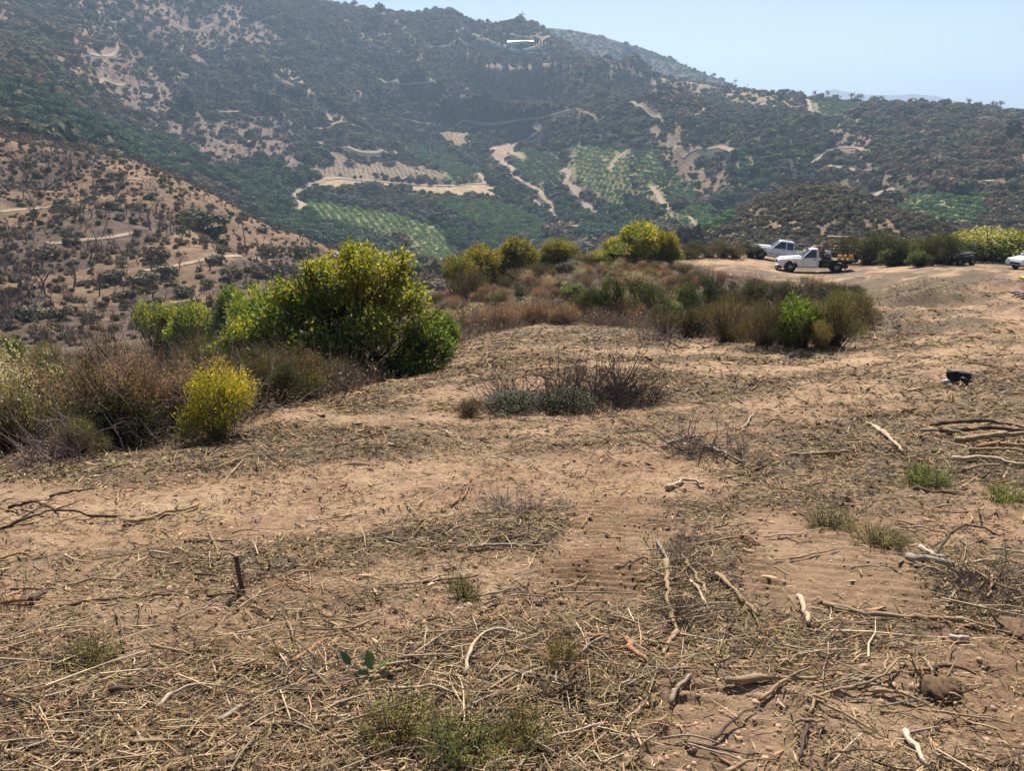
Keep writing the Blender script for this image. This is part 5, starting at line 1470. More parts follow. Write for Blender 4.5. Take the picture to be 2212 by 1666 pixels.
K('fallen_branch', [(2, 1150), (60, 1140), (120, 1118), (190, 1128), (255, 1125)], 4, 'dark', 'long dark forked branch at the left edge of the mulch', lift=.03, forks=3)
K('fallen_branch', [(20, 1105), (70, 1102), (130, 1122)], 4, 'dark', 'dark arched branch at the left edge over the forked one', lift=.05, forks=1)
K('fallen_branch', [(110, 1082), (170, 1070), (205, 1062)], 4, 'dark', 'charred looking stick above the dark forked branch', forks=1)
K('fallen_branch', [(398, 1174), (450, 1172), (505, 1178)], 3, 'dark', 'straight dark stick just left of the upright stump')
K('fallen_branch', [(1012, 1190), (1060, 1180), (1130, 1180), (1188, 1186)], 5, 'grey', 'grey brown stick above the small green tuft', forks=0)
K('fallen_branch', [(1005, 1475), (1012, 1440), (1040, 1400), (1080, 1385), (1135, 1388)], 5, 'pale', 'pale curved branch right of the green leaves', lift=.04, forks=1)
K('fallen_branch', [(700, 1340), (745, 1362), (795, 1388)], 5, 'tan', 'tan stick above the green leaves')
K('fallen_branch', [(632, 1438), (670, 1412), (708, 1383)], 6, 'red', 'reddish stick left of the green leaves')
K('fallen_branch', [(800, 1478), (840, 1470), (872, 1460)], 9, 'tan', 'short thick tan log touching the green leaves', cat='log')
K('fallen_branch', [(1436, 1238), (1440, 1290), (1452, 1345), (1462, 1372)], 8, 'tan', 'thick bark-stripped branch pointing down the middle of the rubble', forks=1)
K('fallen_branch', [(1462, 1372), (1445, 1400), (1430, 1430)], 8, 'tan', 'broken end of the bark-stripped branch in the middle rubble')
K('fallen_branch', [(1420, 1180), (1432, 1215), (1450, 1260)], 5, 'grey', 'grey branch at the head of the middle rubble', forks=2)
K('fallen_branch', [(1470, 1215), (1500, 1260), (1530, 1300)], 6, 'tan', 'tan branch slanting right of the middle rubble', forks=1)
K('fallen_branch', [(1545, 1262), (1590, 1300), (1638, 1340)], 7, 'tan', 'long pale-cored branch slanting toward the track marks', forks=1)
K('fallen_branch', [(1490, 1270), (1510, 1290), (1530, 1330)], 5, 'pale', 'split pale branch within the middle rubble')
K('fallen_branch', [(1780, 1312), (1860, 1330), (1960, 1338), (2060, 1348), (2172, 1366)], 7, 'tan', 'longest straight pole lying across the right of the clearing', cat='log')
K('fallen_branch', [(1724, 1300), (1738, 1330), (1745, 1358)], 9, 'pale', 'short pale billet left of the longest pole', cat='log')
K('fallen_branch', [(1565, 1494), (1620, 1492), (1690, 1490), (1760, 1478)], 9, 'tan', 'gnarled log above the deep track marks', forks=1, cat='log')
K('fallen_branch', [(1640, 1530), (1670, 1508), (1705, 1490)], 6, 'tan', 'thin branch crossing under the gnarled log')
K('fallen_branch', [(1955, 1588), (1972, 1625), (2000, 1668)], 8, 'white', 'white bleached stick at the lower right', cat='branch')
K('fallen_branch', [(1448, 1532), (1470, 1505), (1492, 1478)], 6, 'grey', 'grey stick left of the gnarled log')
K('fallen_branch', [(340, 1545), (380, 1512), (440, 1498), (520, 1500)], 5, 'pale', 'pale bowed strip of bark at the lower left', lift=.02)
K('fallen_branch', [(470, 1580), (560, 1515), (690, 1468)], 6, 'grey', 'long grey branch at the lower left', forks=2)
K('fallen_branch', [(240, 1555), (285, 1572), (335, 1585)], 5, 'dark', 'dark twig at the lower left corner', forks=1)
K('fallen_branch', [(60, 1640), (160, 1600), (270, 1555)], 4, 'dark', 'slender dark stem at the lower left corner', forks=1)
K('fallen_branch', [(240, 1508), (300, 1500), (350, 1492)], 7, 'dark', 'dark chunky stick above the pale bowed bark')
K('fallen_branch', [(130, 1322), (260, 1312), (390, 1300)], 4, 'dark', 'thin dark stem lying on bare soil at the left')
K('fallen_branch', [(1885, 930), (1915, 955), (1950, 985)], 6, 'pale', 'pale split branch left of the log pile')
K('fallen_branch', [(1870, 925), (1895, 930), (1925, 960)], 4, 'pale', 'thin pale splinter beside the split branch')
K('fallen_branch', [(2055, 1000), (2120, 1000), (2190, 1010), (2235, 1025)], 6, 'pale', 'pale debarked pole below the log pile')
K('fallen_branch', [(1705, 994), (1770, 990), (1830, 984)], 6, 'tan', 'brown broken branch left of the log pile, on bare soil', forks=1)
K('fallen_branch', [(1960, 1212), (2000, 1228), (2055, 1232)], 11, 'grey', 'flat grey plank-like slab on the right slope', cat='log')
K('fallen_branch', [(2020, 1205), (2050, 1178), (2110, 1158), (2150, 1156)], 4, 'dark', 'dark bowed twig arching over the grey slab', lift=.10)
K('fallen_branch', [(1985, 1188), (2010, 1200), (2040, 1206)], 8, 'white', 'white chip of wood above the grey slab', cat='wood chip')
K('fallen_branch', [(2050, 1388), (2068, 1390), (2088, 1398)], 7, 'white', 'white splinter below the longest pole', cat='wood chip')
K('fallen_branch', [(1705, 1218), (1760, 1208), (1810, 1198)], 3, 'tan', 'thin forked twig on the bare earth of the track', forks=2)
K('fallen_branch', [(1430, 968), (1480, 952), (1520, 945)], 6, 'grey', 'grey branch on the ridge of debris above the tread marks', forks=2)
K('fallen_branch', [(1520, 975), (1560, 990), (1610, 1005)], 6, 'grey', 'grey branch sloping down from the debris ridge', forks=2)
K('fallen_branch', [(1440, 1060), (1480, 1045), (1520, 1055)], 6, 'pale', 'pale forked stick below the debris ridge', forks=1)
K('fallen_branch', [(2080, 1020), (2120, 1012), (2160, 1015)], 5, 'tan', 'brown stick under the pale debarked pole')
K('fallen_branch', [(1970, 1068), (2010, 1072), (2060, 1066)], 5, 'dark', 'dark knobbly stick below the log pile', forks=1)
K('fallen_branch', [(0, 1312), (40, 1308), (70, 1310)], 6, 'red', 'orange split root at the left edge')
K('fallen_branch', [(70, 1312), (85, 1298), (100, 1285)], 8, 'dark', 'dark torn root beside the orange one', forks=2)
K('fallen_branch', [(1270, 1395), (1310, 1400), (1345, 1398)], 8, 'red', 'reddish rotten stump wood by the hole in the middle', cat='log')
K('fallen_branch', [(1352, 1400), (1375, 1440), (1400, 1455)], 10, 'red', 'splintered red root end in the middle foreground', cat='log')
K('fallen_branch', [(1690, 1408), (1800, 1432), (1900, 1445)], 4, 'tan', 'thin tan stem right of the gnarled log')
K('fallen_branch', [(1790, 1510), (1900, 1500), (1960, 1440)], 4, 'tan', 'bowed tan stem left of the dirt clod', lift=.03)
K('fallen_branch', [(1740, 1530), (1830, 1560), (1890, 1590)], 4, 'tan', 'tan stem lying over the deep track marks')
for k, (pts, r_, kd) in enumerate((([(2010, 925), (2110, 918), (2225, 935)], 6, 'dark'), ([(1990, 935), (2060, 950), (2140, 958)], 5, 'grey'), ([(2060, 960), (2130, 955), (2230, 950)], 8, 'tan'), ([(2110, 980), (2160, 972), (2225, 976)], 7, 'red'), ([(2030, 945), (2100, 940), (2215, 945)], 7, 'dark'), ([(2090, 985), (2150, 988), (2225, 992)], 5, 'tan'))):
    K('log', pts, r_, kd, ('dark top log', 'grey splintered log', 'thick tan split log', 'orange brown torn log', 'dark thin middle log', 'tan lowest log')[k] + ' of the pile at the right edge', cat='log', lift=.02)
# more branches, single ones lying about
rs = np.random.default_rng(4242); STK = 'single sticks lying about the mulch'; kk = 0
for k in range(170):
    X = rs.uniform(10, 2200); Y = 800 + 860 * rs.random() ** .75
    if Y < np.interp(X, [0, 400, 740, 1000, 1400], [1030, 970, 880, 800, 790]): continue
    a = rs.normal(.1, .7); ln = rs.uniform(22, 75) * (0.5 + (Y - 800) / 900); P0 = [(X - math.cos(a) * ln, Y + math.sin(a) * ln * .5), (X + rs.normal() * ln * .12, Y + rs.normal() * ln * .08), (X + math.cos(a) * ln, Y - math.sin(a) * ln * .5)]
    if max(p[1] for p in P0) > 1675: continue
    kd = str(rs.choice(['tan', 'grey', 'dark', 'pale', 'red'], p=[.38, .22, .2, .14, .06]))
    K('stick', P0, rs.uniform(1.8, 3.8) * (.6 + (Y - 800) / 1100), kd, {'tan': 'tan', 'grey': 'grey', 'dark': 'dark', 'pale': 'pale peeled', 'red': 'reddish'}[kd] + ' stick lying in the mulch ' + (_q := ('close to the camera' if Y > 1350 else 'halfway up the clearing' if Y > 1050 else 'far up the clearing') + (', left side' if X < 550 else ', left of centre' if X < 1106 else ', right of centre' if X < 1660 else ', right side')), kd + ' ' + STK + ' ' + _q, lift=rs.uniform(0, .02), forks=int(rs.integers(0, 2)), cat='stick')

# upright stump
def stump():
    x, y, z = hit(522, 1280); z = float(nh(x, y)[0]); d = math.sqrt(x * x + y * y + z * z); h = 90 * d / FD
    e = tag(bpy.data.objects.new('sapling_stump', None), 'thin upright sapling stump with a cut reddish top', 'stump'); COL.objects.link(e); e.location = (x, y, z)
    r = 5.2 * d / FD
    mb = MB(); mb.tube([(0, 0, -.03), (.004, 0, h * .3), (-.003, 0, h * .6), (0, 0, h * .97)], [r * 1.3, r * .95, r * .85, r * 1.05], 9); mb.build('trunk', BK['dark'], e, True)
    MB().tube([(0, 0, h * .97), (0, 0, h * 1.0)], [r * .95, r * .9], 9).build('cut_face', BK['red'], e)
    MB().tube([(0, 0, h * .93), (-r * 1.6, 0, h * 1.02), (-r * 2.8, .005, h * 1.06)], [r * .5, r * .5, r * .4], 6).build('branch_stub', BK['tan'], e, True)
    MB().tube([(-.01, -.01, h * .28), (0.004, -.02, h * .08), (r * 1.6, -.05, -.01)], [r * .3, r * .5, r * .4], 6).build('root', BK['pale'], e, True)
    MB().tube([(-r * 2.4, -.01, h * .45), (-r * 1.6, -.01, h * .2), (-r, 0, -.01)], [r * .35, r * .45, r * .5], 6).build('side_shoot', BK['tan'], e, True)
stump()

# dirt clod torn out with the roots
def rootball(X, Y, w_px, label):
    x, y, z = hit(X, Y); z = float(nh(x, y)[0]); d = math.sqrt(x * x + y * y + z * z); w = w_px * d / FD; rng = np.random.default_rng(int(X))
    e = tag(bpy.data.objects.new('root_clod', None), label, 'clod'); COL.objects.link(e); e.location = (x, y, z)
    U_, V_ = np.meshgrid(np.linspace(0, 2 * math.pi, 25)[:-1], np.linspace(.05, math.pi - .05, 12), indexing='ij')
    p = np.stack([np.cos(U_) * np.sin(V_), np.sin(U_) * np.sin(V_), np.cos(V_)], -1).reshape(-1, 3)
    p *= (1 + .55 * fbm(p[:, 0] * 1.6 + p[:, 2] * 1.7, p[:, 1] * 1.6 - p[:, 2], int(X), 5))[:, None] * w * .5; p[:, 2] = p[:, 2] * .5 + w * .08
    i = np.arange(24 * 12).reshape(24, 12); q = np.stack([i[:, :-1], np.roll(i, -1, 0)[:, :-1], np.roll(i, -1, 0)[:, 1:], i[:, 1:]], -1).reshape(-1, 4)
    obj('soil', mesh_from('soil', p, q, [simple('clod_soil', (.15, .095, .06), .95, 0, .6, 40, .1)], None, False), e)
    for k in range(7):
        a = rng.uniform(0, 6.28); s0 = np.array([math.cos(a) * w * .4, math.sin(a) * w * .4, w * .25]); e2 = s0 * 2.0 + np.array([0, 0, rng.uniform(-.2, .3) * w])
        MB().tube([s0 * .6, s0 * 1.2 + rng.normal(size=3) * .05 * w, e2], np.array([.04, .03, .012]) * w, 5).build('root', BK['tan' if k % 2 else 'dark'], e, True)
rootball(2030, 1505, 72, 'dark dirt clod torn up with its roots at the lower right')
rootball(2205, 1368, 70, 'dark clump of soil and roots at the right edge, beyond the longest pole')
rootball(1320, 1400, 46, 'dark rotten root crown in the middle foreground')

# sprig of broad green leaves
def sprig(X, Y, label, spec):
    x, y, z = hit(X, Y); z = float(nh(x, y)[0]); d = math.sqrt(x * x + y * y + z * z)
    e = tag(bpy.data.objects.new('leafy_sprig', None), label, 'sprig'); COL.objects.link(e); e.location = (x, y, z)
    m = leafmat('sprig_leaf', .25, .35, .5)
    for dx, dz, ang, ln, wd, c in spec:
        L_ = ln * d / FD; W_ = wd * d / FD; a = math.radians(ang)
        base = np.array([dx * d / FD, -.01, dz * d / FD + .02]); dr = np.array([math.cos(a), .15, math.sin(a)]); sd = np.array([-math.sin(a) * .6, -.55, math.cos(a) * .6])
        s = np.linspace(0, 1, 7); wv = np.sin(s ** .8 * math.pi) * W_ * .5
        cen = base + dr * (s * L_)[:, None] + np.array([0, 0, -.12]) * (s ** 2 * L_)[:, None]
        v = np.stack([cen - sd * wv[:, None], cen + np.array([0, 0, -.1]) * wv[:, None], cen + sd * wv[:, None]], 1).reshape(-1, 3)
        i = np.arange(21).reshape(7, 3); q = np.stack([i[:-1, :-1], i[1:, :-1], i[1:, 1:], i[:-1, 1:]], -1).reshape(-1, 4)
        me = mesh_from('leaf', v, q, [m], None, True, {'tint': ('FLOAT_COLOR', 'POINT', np.tile(np.array(c, float), (21, 1)))})
        o = obj('leaf', me, e); o.color = (1, 1, 1, 1)
    MB().tube([(-.06, 0, .005), (0, 0, .02), (.05, .01, .03)], [.004, .004, .002], 5).build('stem', BK['tan'], e, True)
sprig(805, 1465, 'sprig of broad grey-green leaves lying in the near mulch', [(0, 10, 100, 48, 26, (.045, .09, .05)), (8, 10, 40, 55, 24, (.16, .22, .15)), (-5, 5, 200, 45, 18, (.06, .12, .06)), (-40, 20, 120, 40, 18, (.05, .10, .05)), (-40, -5, 250, 40, 14, (.2, .26, .16)), (30, 0, 20, 34, 18, (.05, .10, .06))])
sprig(1135, 1650, 'small pale green leaf sprig at the bottom edge', [(0, 0, 80, 30, 14, (.18, .25, .12)), (4, 0, 30, 32, 12, (.22, .28, .14)), (-4, 0, 150, 26, 12, (.14, .2, .1))])

# small plants left standing in the mulch
S('wisp', 855, 1600, 1490, 190, 'feathery yellow-green seedling clump at the bottom, left of its neighbour', tint=(1, 1.05, .9), var=0)
S('wisp', 1010, 1630, 1520, 240, 'feathery green seedling clump at the bottom centre', tint=(.9, 1.05, .9), var=1)
S('wisp', 1130, 1600, 1515, 150, 'feathery seedling clump at the bottom, right of its neighbours', tint=(1, 1, .9), var=0)
S('wisp', 1215, 1450, 1372, 120, 'dry tawny seedling clump right of the pale curved branch', tint=(1.2, 1, .8), var=0)
S('dead', 1245, 1510, 1400, 80, 'bare dark twiggy seedling in the near mulch', tint=(.6, .55, .5))
S('wisp', 1003, 1300, 1228, 90, 'small dark green tuft above the middle of the mulch', tint=(.5, .75, .6))
S('wisp', 190, 1440, 1378, 120, 'olive tuft with dark shade at the lower left', tint=(.75, .8, .7))
S('olive', 600, 1420, 1390, 50, 'tiny yellowish tuft left of the green leaves', tint=(1.1, 1, .7))
S('wisp', 1990, 1045, 1000, 150, 'patch of green sprouts below the log pile', tint=(.8, 1.1, .7))
S('wisp', 2165, 1090, 1045, 140, 'patch of green sprouts at the right edge below the log pile', tint=(.9, 1.15, .7))
S('wisp', 1900, 1180, 1130, 130, 'grey green tuft above the bare track earth', tint=(.8, .9, .9))
S('wisp', 1790, 1140, 1095, 130, 'low grey green cuttings at the head of the bare track earth', tint=(.75, .85, .85))
S('dead', 25, 1330, 1265, 70, 'dark twig tuft by the orange root at the left edge', tint=(.5, .45, .42))
S('pile', 1100, 1115, 1070, 160, 'grey heap of cut twigs above the tread marks', tint=(.85, .8, .8))
S('pile', 1530, 992, 940, 230, 'grey green ridge of cut twigs in the middle of the clearing', tint=(.95, .95, .85))
S('pile', 2150, 1295, 1235, 190, 'dark heap of cut twigs at the right edge', tint=(.8, .75, .7))
S('pile', 1455, 1235, 1165, 120, 'tangle of cut twigs heading the middle rubble', tint=(1.1, 1.0, .9))
S('pile', 1475, 1335, 1270, 120, 'tangle of cut twigs in the middle rubble', tint=(1.2, 1.1, .95))
# heap of cut brush in the middle of the clearing
S('pile', 1345, 870, 790, 190, 'dark grey heap of cut twigs, right part of the brush pile', tint=(.55, .5, .52), var=0)
S('pile', 1270, 876, 808, 220, 'dark grey heap of cut twigs, middle of the brush pile', tint=(.5, .47, .47), var=1)
S('pile', 1140, 888, 815, 220, 'grey green heap of cut twigs, left part of the brush pile', tint=(.55, .56, .48), var=0, yaw=1.0)
S('dark', 1120, 895, 845, 210, 'grey green cut branches over the left of the brush pile', tint=(1.0, 1.1, 1.05))
S('dark', 1205, 886, 828, 190, 'grey green cut branches between the halves of the brush pile', tint=(.9, 1.0, .95))
S('rust', 1010, 900, 850, 80, 'brown cut sprays at the far left of the brush pile', tint=(.8, .8, .9))
S('dead', 1225, 860, 752, 90, 'tall bare sprigs standing up from the brush pile', tint=(.8, .72, .68), var=2)
S('dead', 1330, 862, 775, 100, 'bare sprigs standing over the right of the brush pile', tint=(.7, .65, .62), var=1)
S('dead', 1090, 870, 790, 90, 'thin bare sprigs at the left of the brush pile', tint=(.75, .7, .65), var=2)
K('fallen_branch', [(1105, 835), (1150, 826), (1200, 828)], 3, 'red', 'reddish bough sticking out of the brush pile', lift=.1, forks=1)
K('fallen_branch', [(1290, 832), (1320, 842), (1345, 858)], 4, 'grey', 'crooked grey bough on the brush pile', lift=.25, forks=2)
K('fallen_branch', [(1150, 885), (1240, 882), (1290, 878)], 4, 'tan', 'tan bough along the foot of the brush pile', forks=1)

# ------------------------------------------------------------------ vehicles and small things on the bench
PAINT = simple('white_paint', (.80, .82, .85), .28, 0, .04, 2.0, .5, .6)
PAINT2 = simple('white_paint_old', (.76, .79, .84), .34, 0, .08, 2.0, .5, .4)
TYRE = simple('tyre_rubber', (.022, .021, .020), .85, 0, .3, 12)
RIM = simple('steel_rim', (.42, .41, .40), .4, .8, .2, 9)
CHROME = simple('chrome_bumper', (.62, .63, .64), .22, .9, .1, 5)
BLACKP = simple('black_paint', (.018, .018, .019), .45, 0, .3, 7)
GREYP = simple('grey_steel', (.20, .20, .20), .5, .6, .25, 7)
PLASTIC = simple('black_plastic', (.020, .019, .019), .6, 0, .35, 6, .3)
LAMP = simple('headlamp_lens', (.62, .64, .66), .12, .2, .1, 9)
PLANK = barkmat('bed_plank', (.30, .22, .15), (.56, .45, .33), 9)
ORANGE = simple('orange_plastic', (.72, .33, .035), .4, 0, .12, 9)
YELLOWP = simple('yellow_machine_paint', (.60, .40, .05), .5, 0, .2, 5)
STRIPE = simple('blue_stripe', (.06, .08, .18), .4)
RED = simple('red_paint', (.13, .022, .02), .5, 0, .25, 7)
TAIL = simple('tail_lamp', (.35, .02, .02), .25)
def glass():
    m, nt, N, L, b = nodes('car_glass')
    b.inputs['Base Color'].default_value = (.035, .05, .065, 1); b.inputs['Roughness'].default_value = .05; b.inputs['Specular IOR Level'].default_value = .8
    L.new(ramp(nt, noise(nt, 1.5, 2, objcoord(nt)), [(.3, (.03, .04, .055)), (.7, (.06, .085, .11))]), b.inputs['Base Color'])
    return m
GLASS = glass()

def ngon(name, outline, y0, y1, mat, parent, bevel=.03, y0s=None, smooth_shade=False):
    """outline in (x, z) extruded across y; concave outlines are fine"""
    n = len(outline); v = [(x, y0, z) for x, z in outline] + [(x, y1, z) for x, z in outline]
    f = [tuple(range(n - 1, -1, -1)), tuple(range(n, 2 * n))] + [(i, (i + 1) % n, n + (i + 1) % n, n + i) for i in range(n)]
    me = bpy.data.meshes.new(name); me.from_pydata(v, [], f); me.materials.append(mat); me.update()
    import bmesh
    bm = bmesh.new(); bm.from_mesh(me); bmesh.ops.recalc_face_normals(bm, faces=bm.faces); bm.to_mesh(me); bm.free()
    o = obj(name, me, parent)
    if bevel:
        b = o.modifiers.new('bevel', 'BEVEL'); b.width = bevel; b.segments = 2; b.limit_method = 'ANGLE'; b.angle_limit = math.radians(25)
    return o

def frustum(name, bottom, top, mat, parent, bevel=.03):
    """bottom and top: four (x, y, z) corners each"""
    v = list(bottom) + list(top); f = [(3, 2, 1, 0), (4, 5, 6, 7)] + [(i, (i + 1) % 4, 4 + (i + 1) % 4, 4 + i) for i in range(4)]
    me = bpy.data.meshes.new(name); me.from_pydata(v, [], f); me.materials.append(mat); me.update()
    o = obj(name, me, parent)
    if bevel:
        b = o.modifiers.new('bevel', 'BEVEL'); b.width = bevel; b.segments = 2
    return o

def quadpatch(name, pts, mat, parent, th=.012):
    p = np.array(pts, float); n = np.cross(p[1] - p[0], p[2] - p[0]); n /= np.linalg.norm(n)
    v = np.vstack([p, p + n * th]); f = [(3, 2, 1, 0), (4, 5, 6, 7)] + [(i, (i + 1) % 4, 4 + (i + 1) % 4, 4 + i) for i in range(4)]
    me = bpy.data.meshes.new(name); me.from_pydata([tuple(q) for q in v], [], f); me.materials.append(mat); me.update()
    return obj(name, me, parent)

def wheel(parent, x, y, r, w, rim=RIM):
    s = 1 if y > 0 else -1
    th = np.linspace(0, 2 * math.pi, 25)[:-1]; prof = [(-.5, .62), (-.5, .9), (-.38, 1.0), (.38, 1.0), (.5, .9), (.5, .62)]
    v = [(x + math.cos(a) * r * q, y + p * w, r + math.sin(a) * r * q) for a in th for p, q in prof]; m = 6
    f = [(i * m + k, ((i + 1) % 24) * m + k, ((i + 1) % 24) * m + k + 1, i * m + k + 1) for i in range(24) for k in range(m - 1)]
    t = obj('wheel', mesh_from('wheel', v, np.array(f), [TYRE], None, True), parent)
    mb = MB(); mb.cyl((x, y - s * w * .1, r), (x, y + s * w * .30, r), r * .62, r * .58, 20); mb.cyl((x, y + s * w * .3, r), (x, y + s * w * .42, r), r * .22, r * .18, 12)
    for k in range(8):
        a = k * math.pi / 4; mb.cyl((x + math.cos(a) * r * .4, y + s * w * .29, r + math.sin(a) * r * .4), (x + math.cos(a) * r * .4, y + s * w * .34, r + math.sin(a) * r * .4), r * .075, None, 6)
    mb.build('rim', rim, t)
    return t

def arch(cx, r, z0, n=9):
    """points of a wheel arch notch, from front to back when x decreases"""
    return [(cx + math.cos(a) * r, z0 + math.sin(a) * r) for a in np.linspace(0.0, math.pi, n)]

def place(e, Xa, Ya, Xb, Yb, span, flip=False):
    """stand a vehicle on the ground: front axle seen at (Xa, Ya), rear axle towards (Xb, Yb)"""
    fa = np.array(hit(Xa, Ya)); ra = np.array(hit(Xb, Yb)); d = fa - ra; d[2] = 0
    return fa, ra

def seat_on(e, x, y, yaw, wb, tw, zoff=0.0):
    """tilt to the slope under the four wheels"""
    M = []
    c, s = math.cos(yaw), math.sin(yaw)
    def g(lx, ly): return float(nh(x + lx * c - ly * s, y + lx * s + ly * c)[0])
    f = (g(wb / 2, tw) + g(wb / 2, -tw)) / 2; r = (g(-wb / 2, tw) + g(-wb / 2, -tw)) / 2; l = (g(wb / 2, tw) + g(-wb / 2, tw)) / 2; rr_ = (g(wb / 2, -tw) + g(-wb / 2, -tw)) / 2
    X = Vector((c, s, (f - r) / wb)).normalized(); Yv = Vector((-s, c, (l - rr_) / (2 * tw))); Z = X.cross(Yv).normalized(); Yv = Z.cross(X)
    R = Matrix((X, Yv, Z)).transposed().to_4x4()
    e.matrix_world = Matrix.Translation((x, y, (f + r) / 2 + zoff)) @ R

def truck(kind):
    """local axes: x forward, y to the left side, z up; origin on the ground between the axles"""
    single = kind == 'flatbed'
    e = bpy.data.objects.new('pickup_truck' if not single else 'flatbed_truck', None); COL.objects.link(e)
    wb = 3.45; fx = wb / 2; rx = -wb / 2; R = .40; P = PAINT2 if single else PAINT
    cab_b = -.35 if single else -.95                               # back of the cab
    nose = fx + .95
    # lower body: fenders, doors, sills
    out = [(nose, .62), (nose + .02, .95), (nose - .10, 1.06), (fx + .30, 1.10), (.95, 1.12), (cab_b, 1.14), (cab_b, .42)]
    out = out + [(fx - .56, .40)] + list(reversed(arch(fx, .50, .42))) [0:0]
    a = [(fx - .52, .42)] + [(fx + math.cos(t) * .52, .42 + math.sin(t) * .50) for t in np.linspace(math.pi, 0, 9)][1:-1] + [(fx + .52, .42)]
    out = [(nose, .55), (nose + .02, .95), (nose - .10, 1.04), (fx + .30, 1.08), (1.0, 1.12), (cab_b, 1.14), (cab_b, .42)] + a
    body = ngon('body', out, -.97, .97, P, e, .05)
    # raised bonnet between the lower wings
    frustum('hood', [(nose - .05, -.66, 1.0), (nose - .05, .66, 1.0), (.92, .78, 1.05), (.92, -.78, 1.05)], [(nose - .22, -.58, 1.17), (nose - .22, .58, 1.17), (.92, .72, 1.26), (.92, -.72, 1.26)], P, e, .06)
    # cab above the belt
    z0, z1 = 1.12, 1.86
    cab = frustum('cab', [(.98, -.93, z0), (.98, .93, z0), (cab_b, .93, z0), (cab_b, -.93, z0)], [(.22, -.74, z1), (.22, .74, z1), (cab_b + .06, .74, z1), (cab_b + .06, -.74, z1)], P, e, .07)
    def side(x, z, s): # point on the cab flank
        k = (z - z0) / (z1 - z0); return (x, s * (.93 - .19 * k + .012), z)
    for s in (1, -1):
        xr = .20 - 0.0; back = cab_b + (.18 if single else .72)
        pts = [side(.80, z0 + .05, s), side(.26, z1 - .12, s), side(back + .04, z1 - .12, s), side(back, z0 + .05, s)]
        quadpatch('side_window', pts if s > 0 else pts[::-1], GLASS, e)
        if not single:
            pts = [side(back - .08, z0 + .05, s), side(back - .05, z1 - .12, s), side(cab_b + .14, z1 - .12, s), side(cab_b + .10, z0 + .05, s)]
            quadpatch('rear_side_window', pts if s > 0 else pts[::-1], GLASS, e)
        # door seams, handle, mirror
        MB().box(back - .06, back - .045, s * .968, s * .978, .5, 1.12).build('door_seam', BLACKP, e)
        MB().box(.86, .875, s * .968, s * .978, .5, 1.12).build('door_seam', BLACKP, e)
        MB().box(back + .06, back + .24, s * .968, s * .995, .98, 1.03).build('door_handle', BLACKP, e)
        mb = MB().box(.66, .74, s * .93, s * 1.14, 1.20, 1.23); mb.box(.62, .72, s * 1.06, s * 1.26, 1.16, 1.40); mb.build('mirror', BLACKP, e, False, .01)
        MB().box(nose - .10, nose + .035, s * .70, s * .93, .80, .96).build('headlamp', LAMP, e, False, .02)
        if not single: MB().box(-2.55, fx - .55, s * .972, s * .980, .66, .71).build('pinstripe', STRIPE, e)
    # windscreen and rear glass
    def front(y, k): return (.98 - .76 * k + .012, y * (1 - .2 * k), z0 + (z1 - z0) * k + .01)
    quadpatch('windscreen', [front(-.80, .08), front(.80, .08), front(.80, .86), front(-.80, .86)], GLASS, e)
    quadpatch('rear_window', [(cab_b - .004, .6, z0 + .15), (cab_b - .004, -.6, z0 + .15), (cab_b + .03, -.55, z1 - .15), (cab_b + .03, .55, z1 - .15)], GLASS, e)
    MB().box(nose - .02, nose + .04, -.62, .62, .72, .98).build('grille', CHROME if not single else PAINT2, e, False, .02)
    mb = MB()
    for k in range(2): mb.box(nose + .035, nose + .055, -.58 + k * .6, -.02 + k * .6, .75, .95)
    mb.build('grille_mesh', BLACKP, e)
    ngon('bumper', [(nose + .02, .42), (nose + .16, .44), (nose + .18, .62), (nose + .02, .66)], -.98, .98, CHROME, e, .03)
    MB().box(nose - .3, nose + .1, -.8, .8, .30, .44).build('air_dam', BLACKP, e)
    MB().box(-2.6, fx + .5, -.45, .45, .34, .56).build('chassis', BLACKP, e)
    for x in (fx, rx):
        for s in (1, -1): wheel(e, x, s * .84, R, .26)
        MB().cyl((x, -.7, R), (x, .7, R), .06).build('axle', BLACKP, e)
    if not single:
        rear = -2.62
        a = [(rx - .52, .46)] + [(rx + math.cos(t) * .52, .46 + math.sin(t) * .48) for t in np.linspace(math.pi, 0, 9)][1:-1] + [(rx + .52, .46)]
        for s in (1, -1):
            ngon('bed_side', [(cab_b - .04, .46), (cab_b - .04, 1.10), (rear, 1.10), (rear, .50)] + a, s * .80, s * .97, P, e, .025)
            MB().tube([(cab_b - .1, s * .88, 1.11), (cab_b - .1, s * .88, 1.30), (rear + .1, s * .88, 1.30), (rear + .1, s * .88, 1.11)], .022, 6).build('bed_rail', GREYP, e)
            MB().box(rear - .02, rear + .01, s * .84, s * .95, .72, 1.0).build('tail_lamp', TAIL, e)
        MB().box(rear, cab_b - .05, -.80, .80, .62, .68).build('bed_floor', BLACKP, e)
        MB().box(rear - .03, rear + .03, -.80, .80, .6, 1.09).build('tailgate', P, e, False, .02)
        MB().box(rear - .20, rear - .04, -.95, .95, .48, .62).build('rear_bumper', CHROME, e, False, .02)
    else:
        b0, b1 = -.55, -2.95
        for k in range(9):
            y0 = -1.05 + k * 2.1 / 9; MB().box(b1, b0, y0 + .005, y0 + 2.1 / 9 - .005, .985, 1.03).build('deck_plank', PLANK, e)
        mb = MB().box(b1, b0, -1.07, -1.05, .86, 1.04); mb.box(b1, b0, 1.05, 1.07, .86, 1.04); mb.box(b1 - .03, b1, -1.07, 1.07, .86, 1.04); mb.build('deck_frame', BLACKP, e)
        mb = MB()
        for k in range(5): mb.box(b1 + .2 + k * .5, b1 + .28 + k * .5, -1.0, 1.0, .86, .98)
        mb.build('cross_member', BLACKP, e)
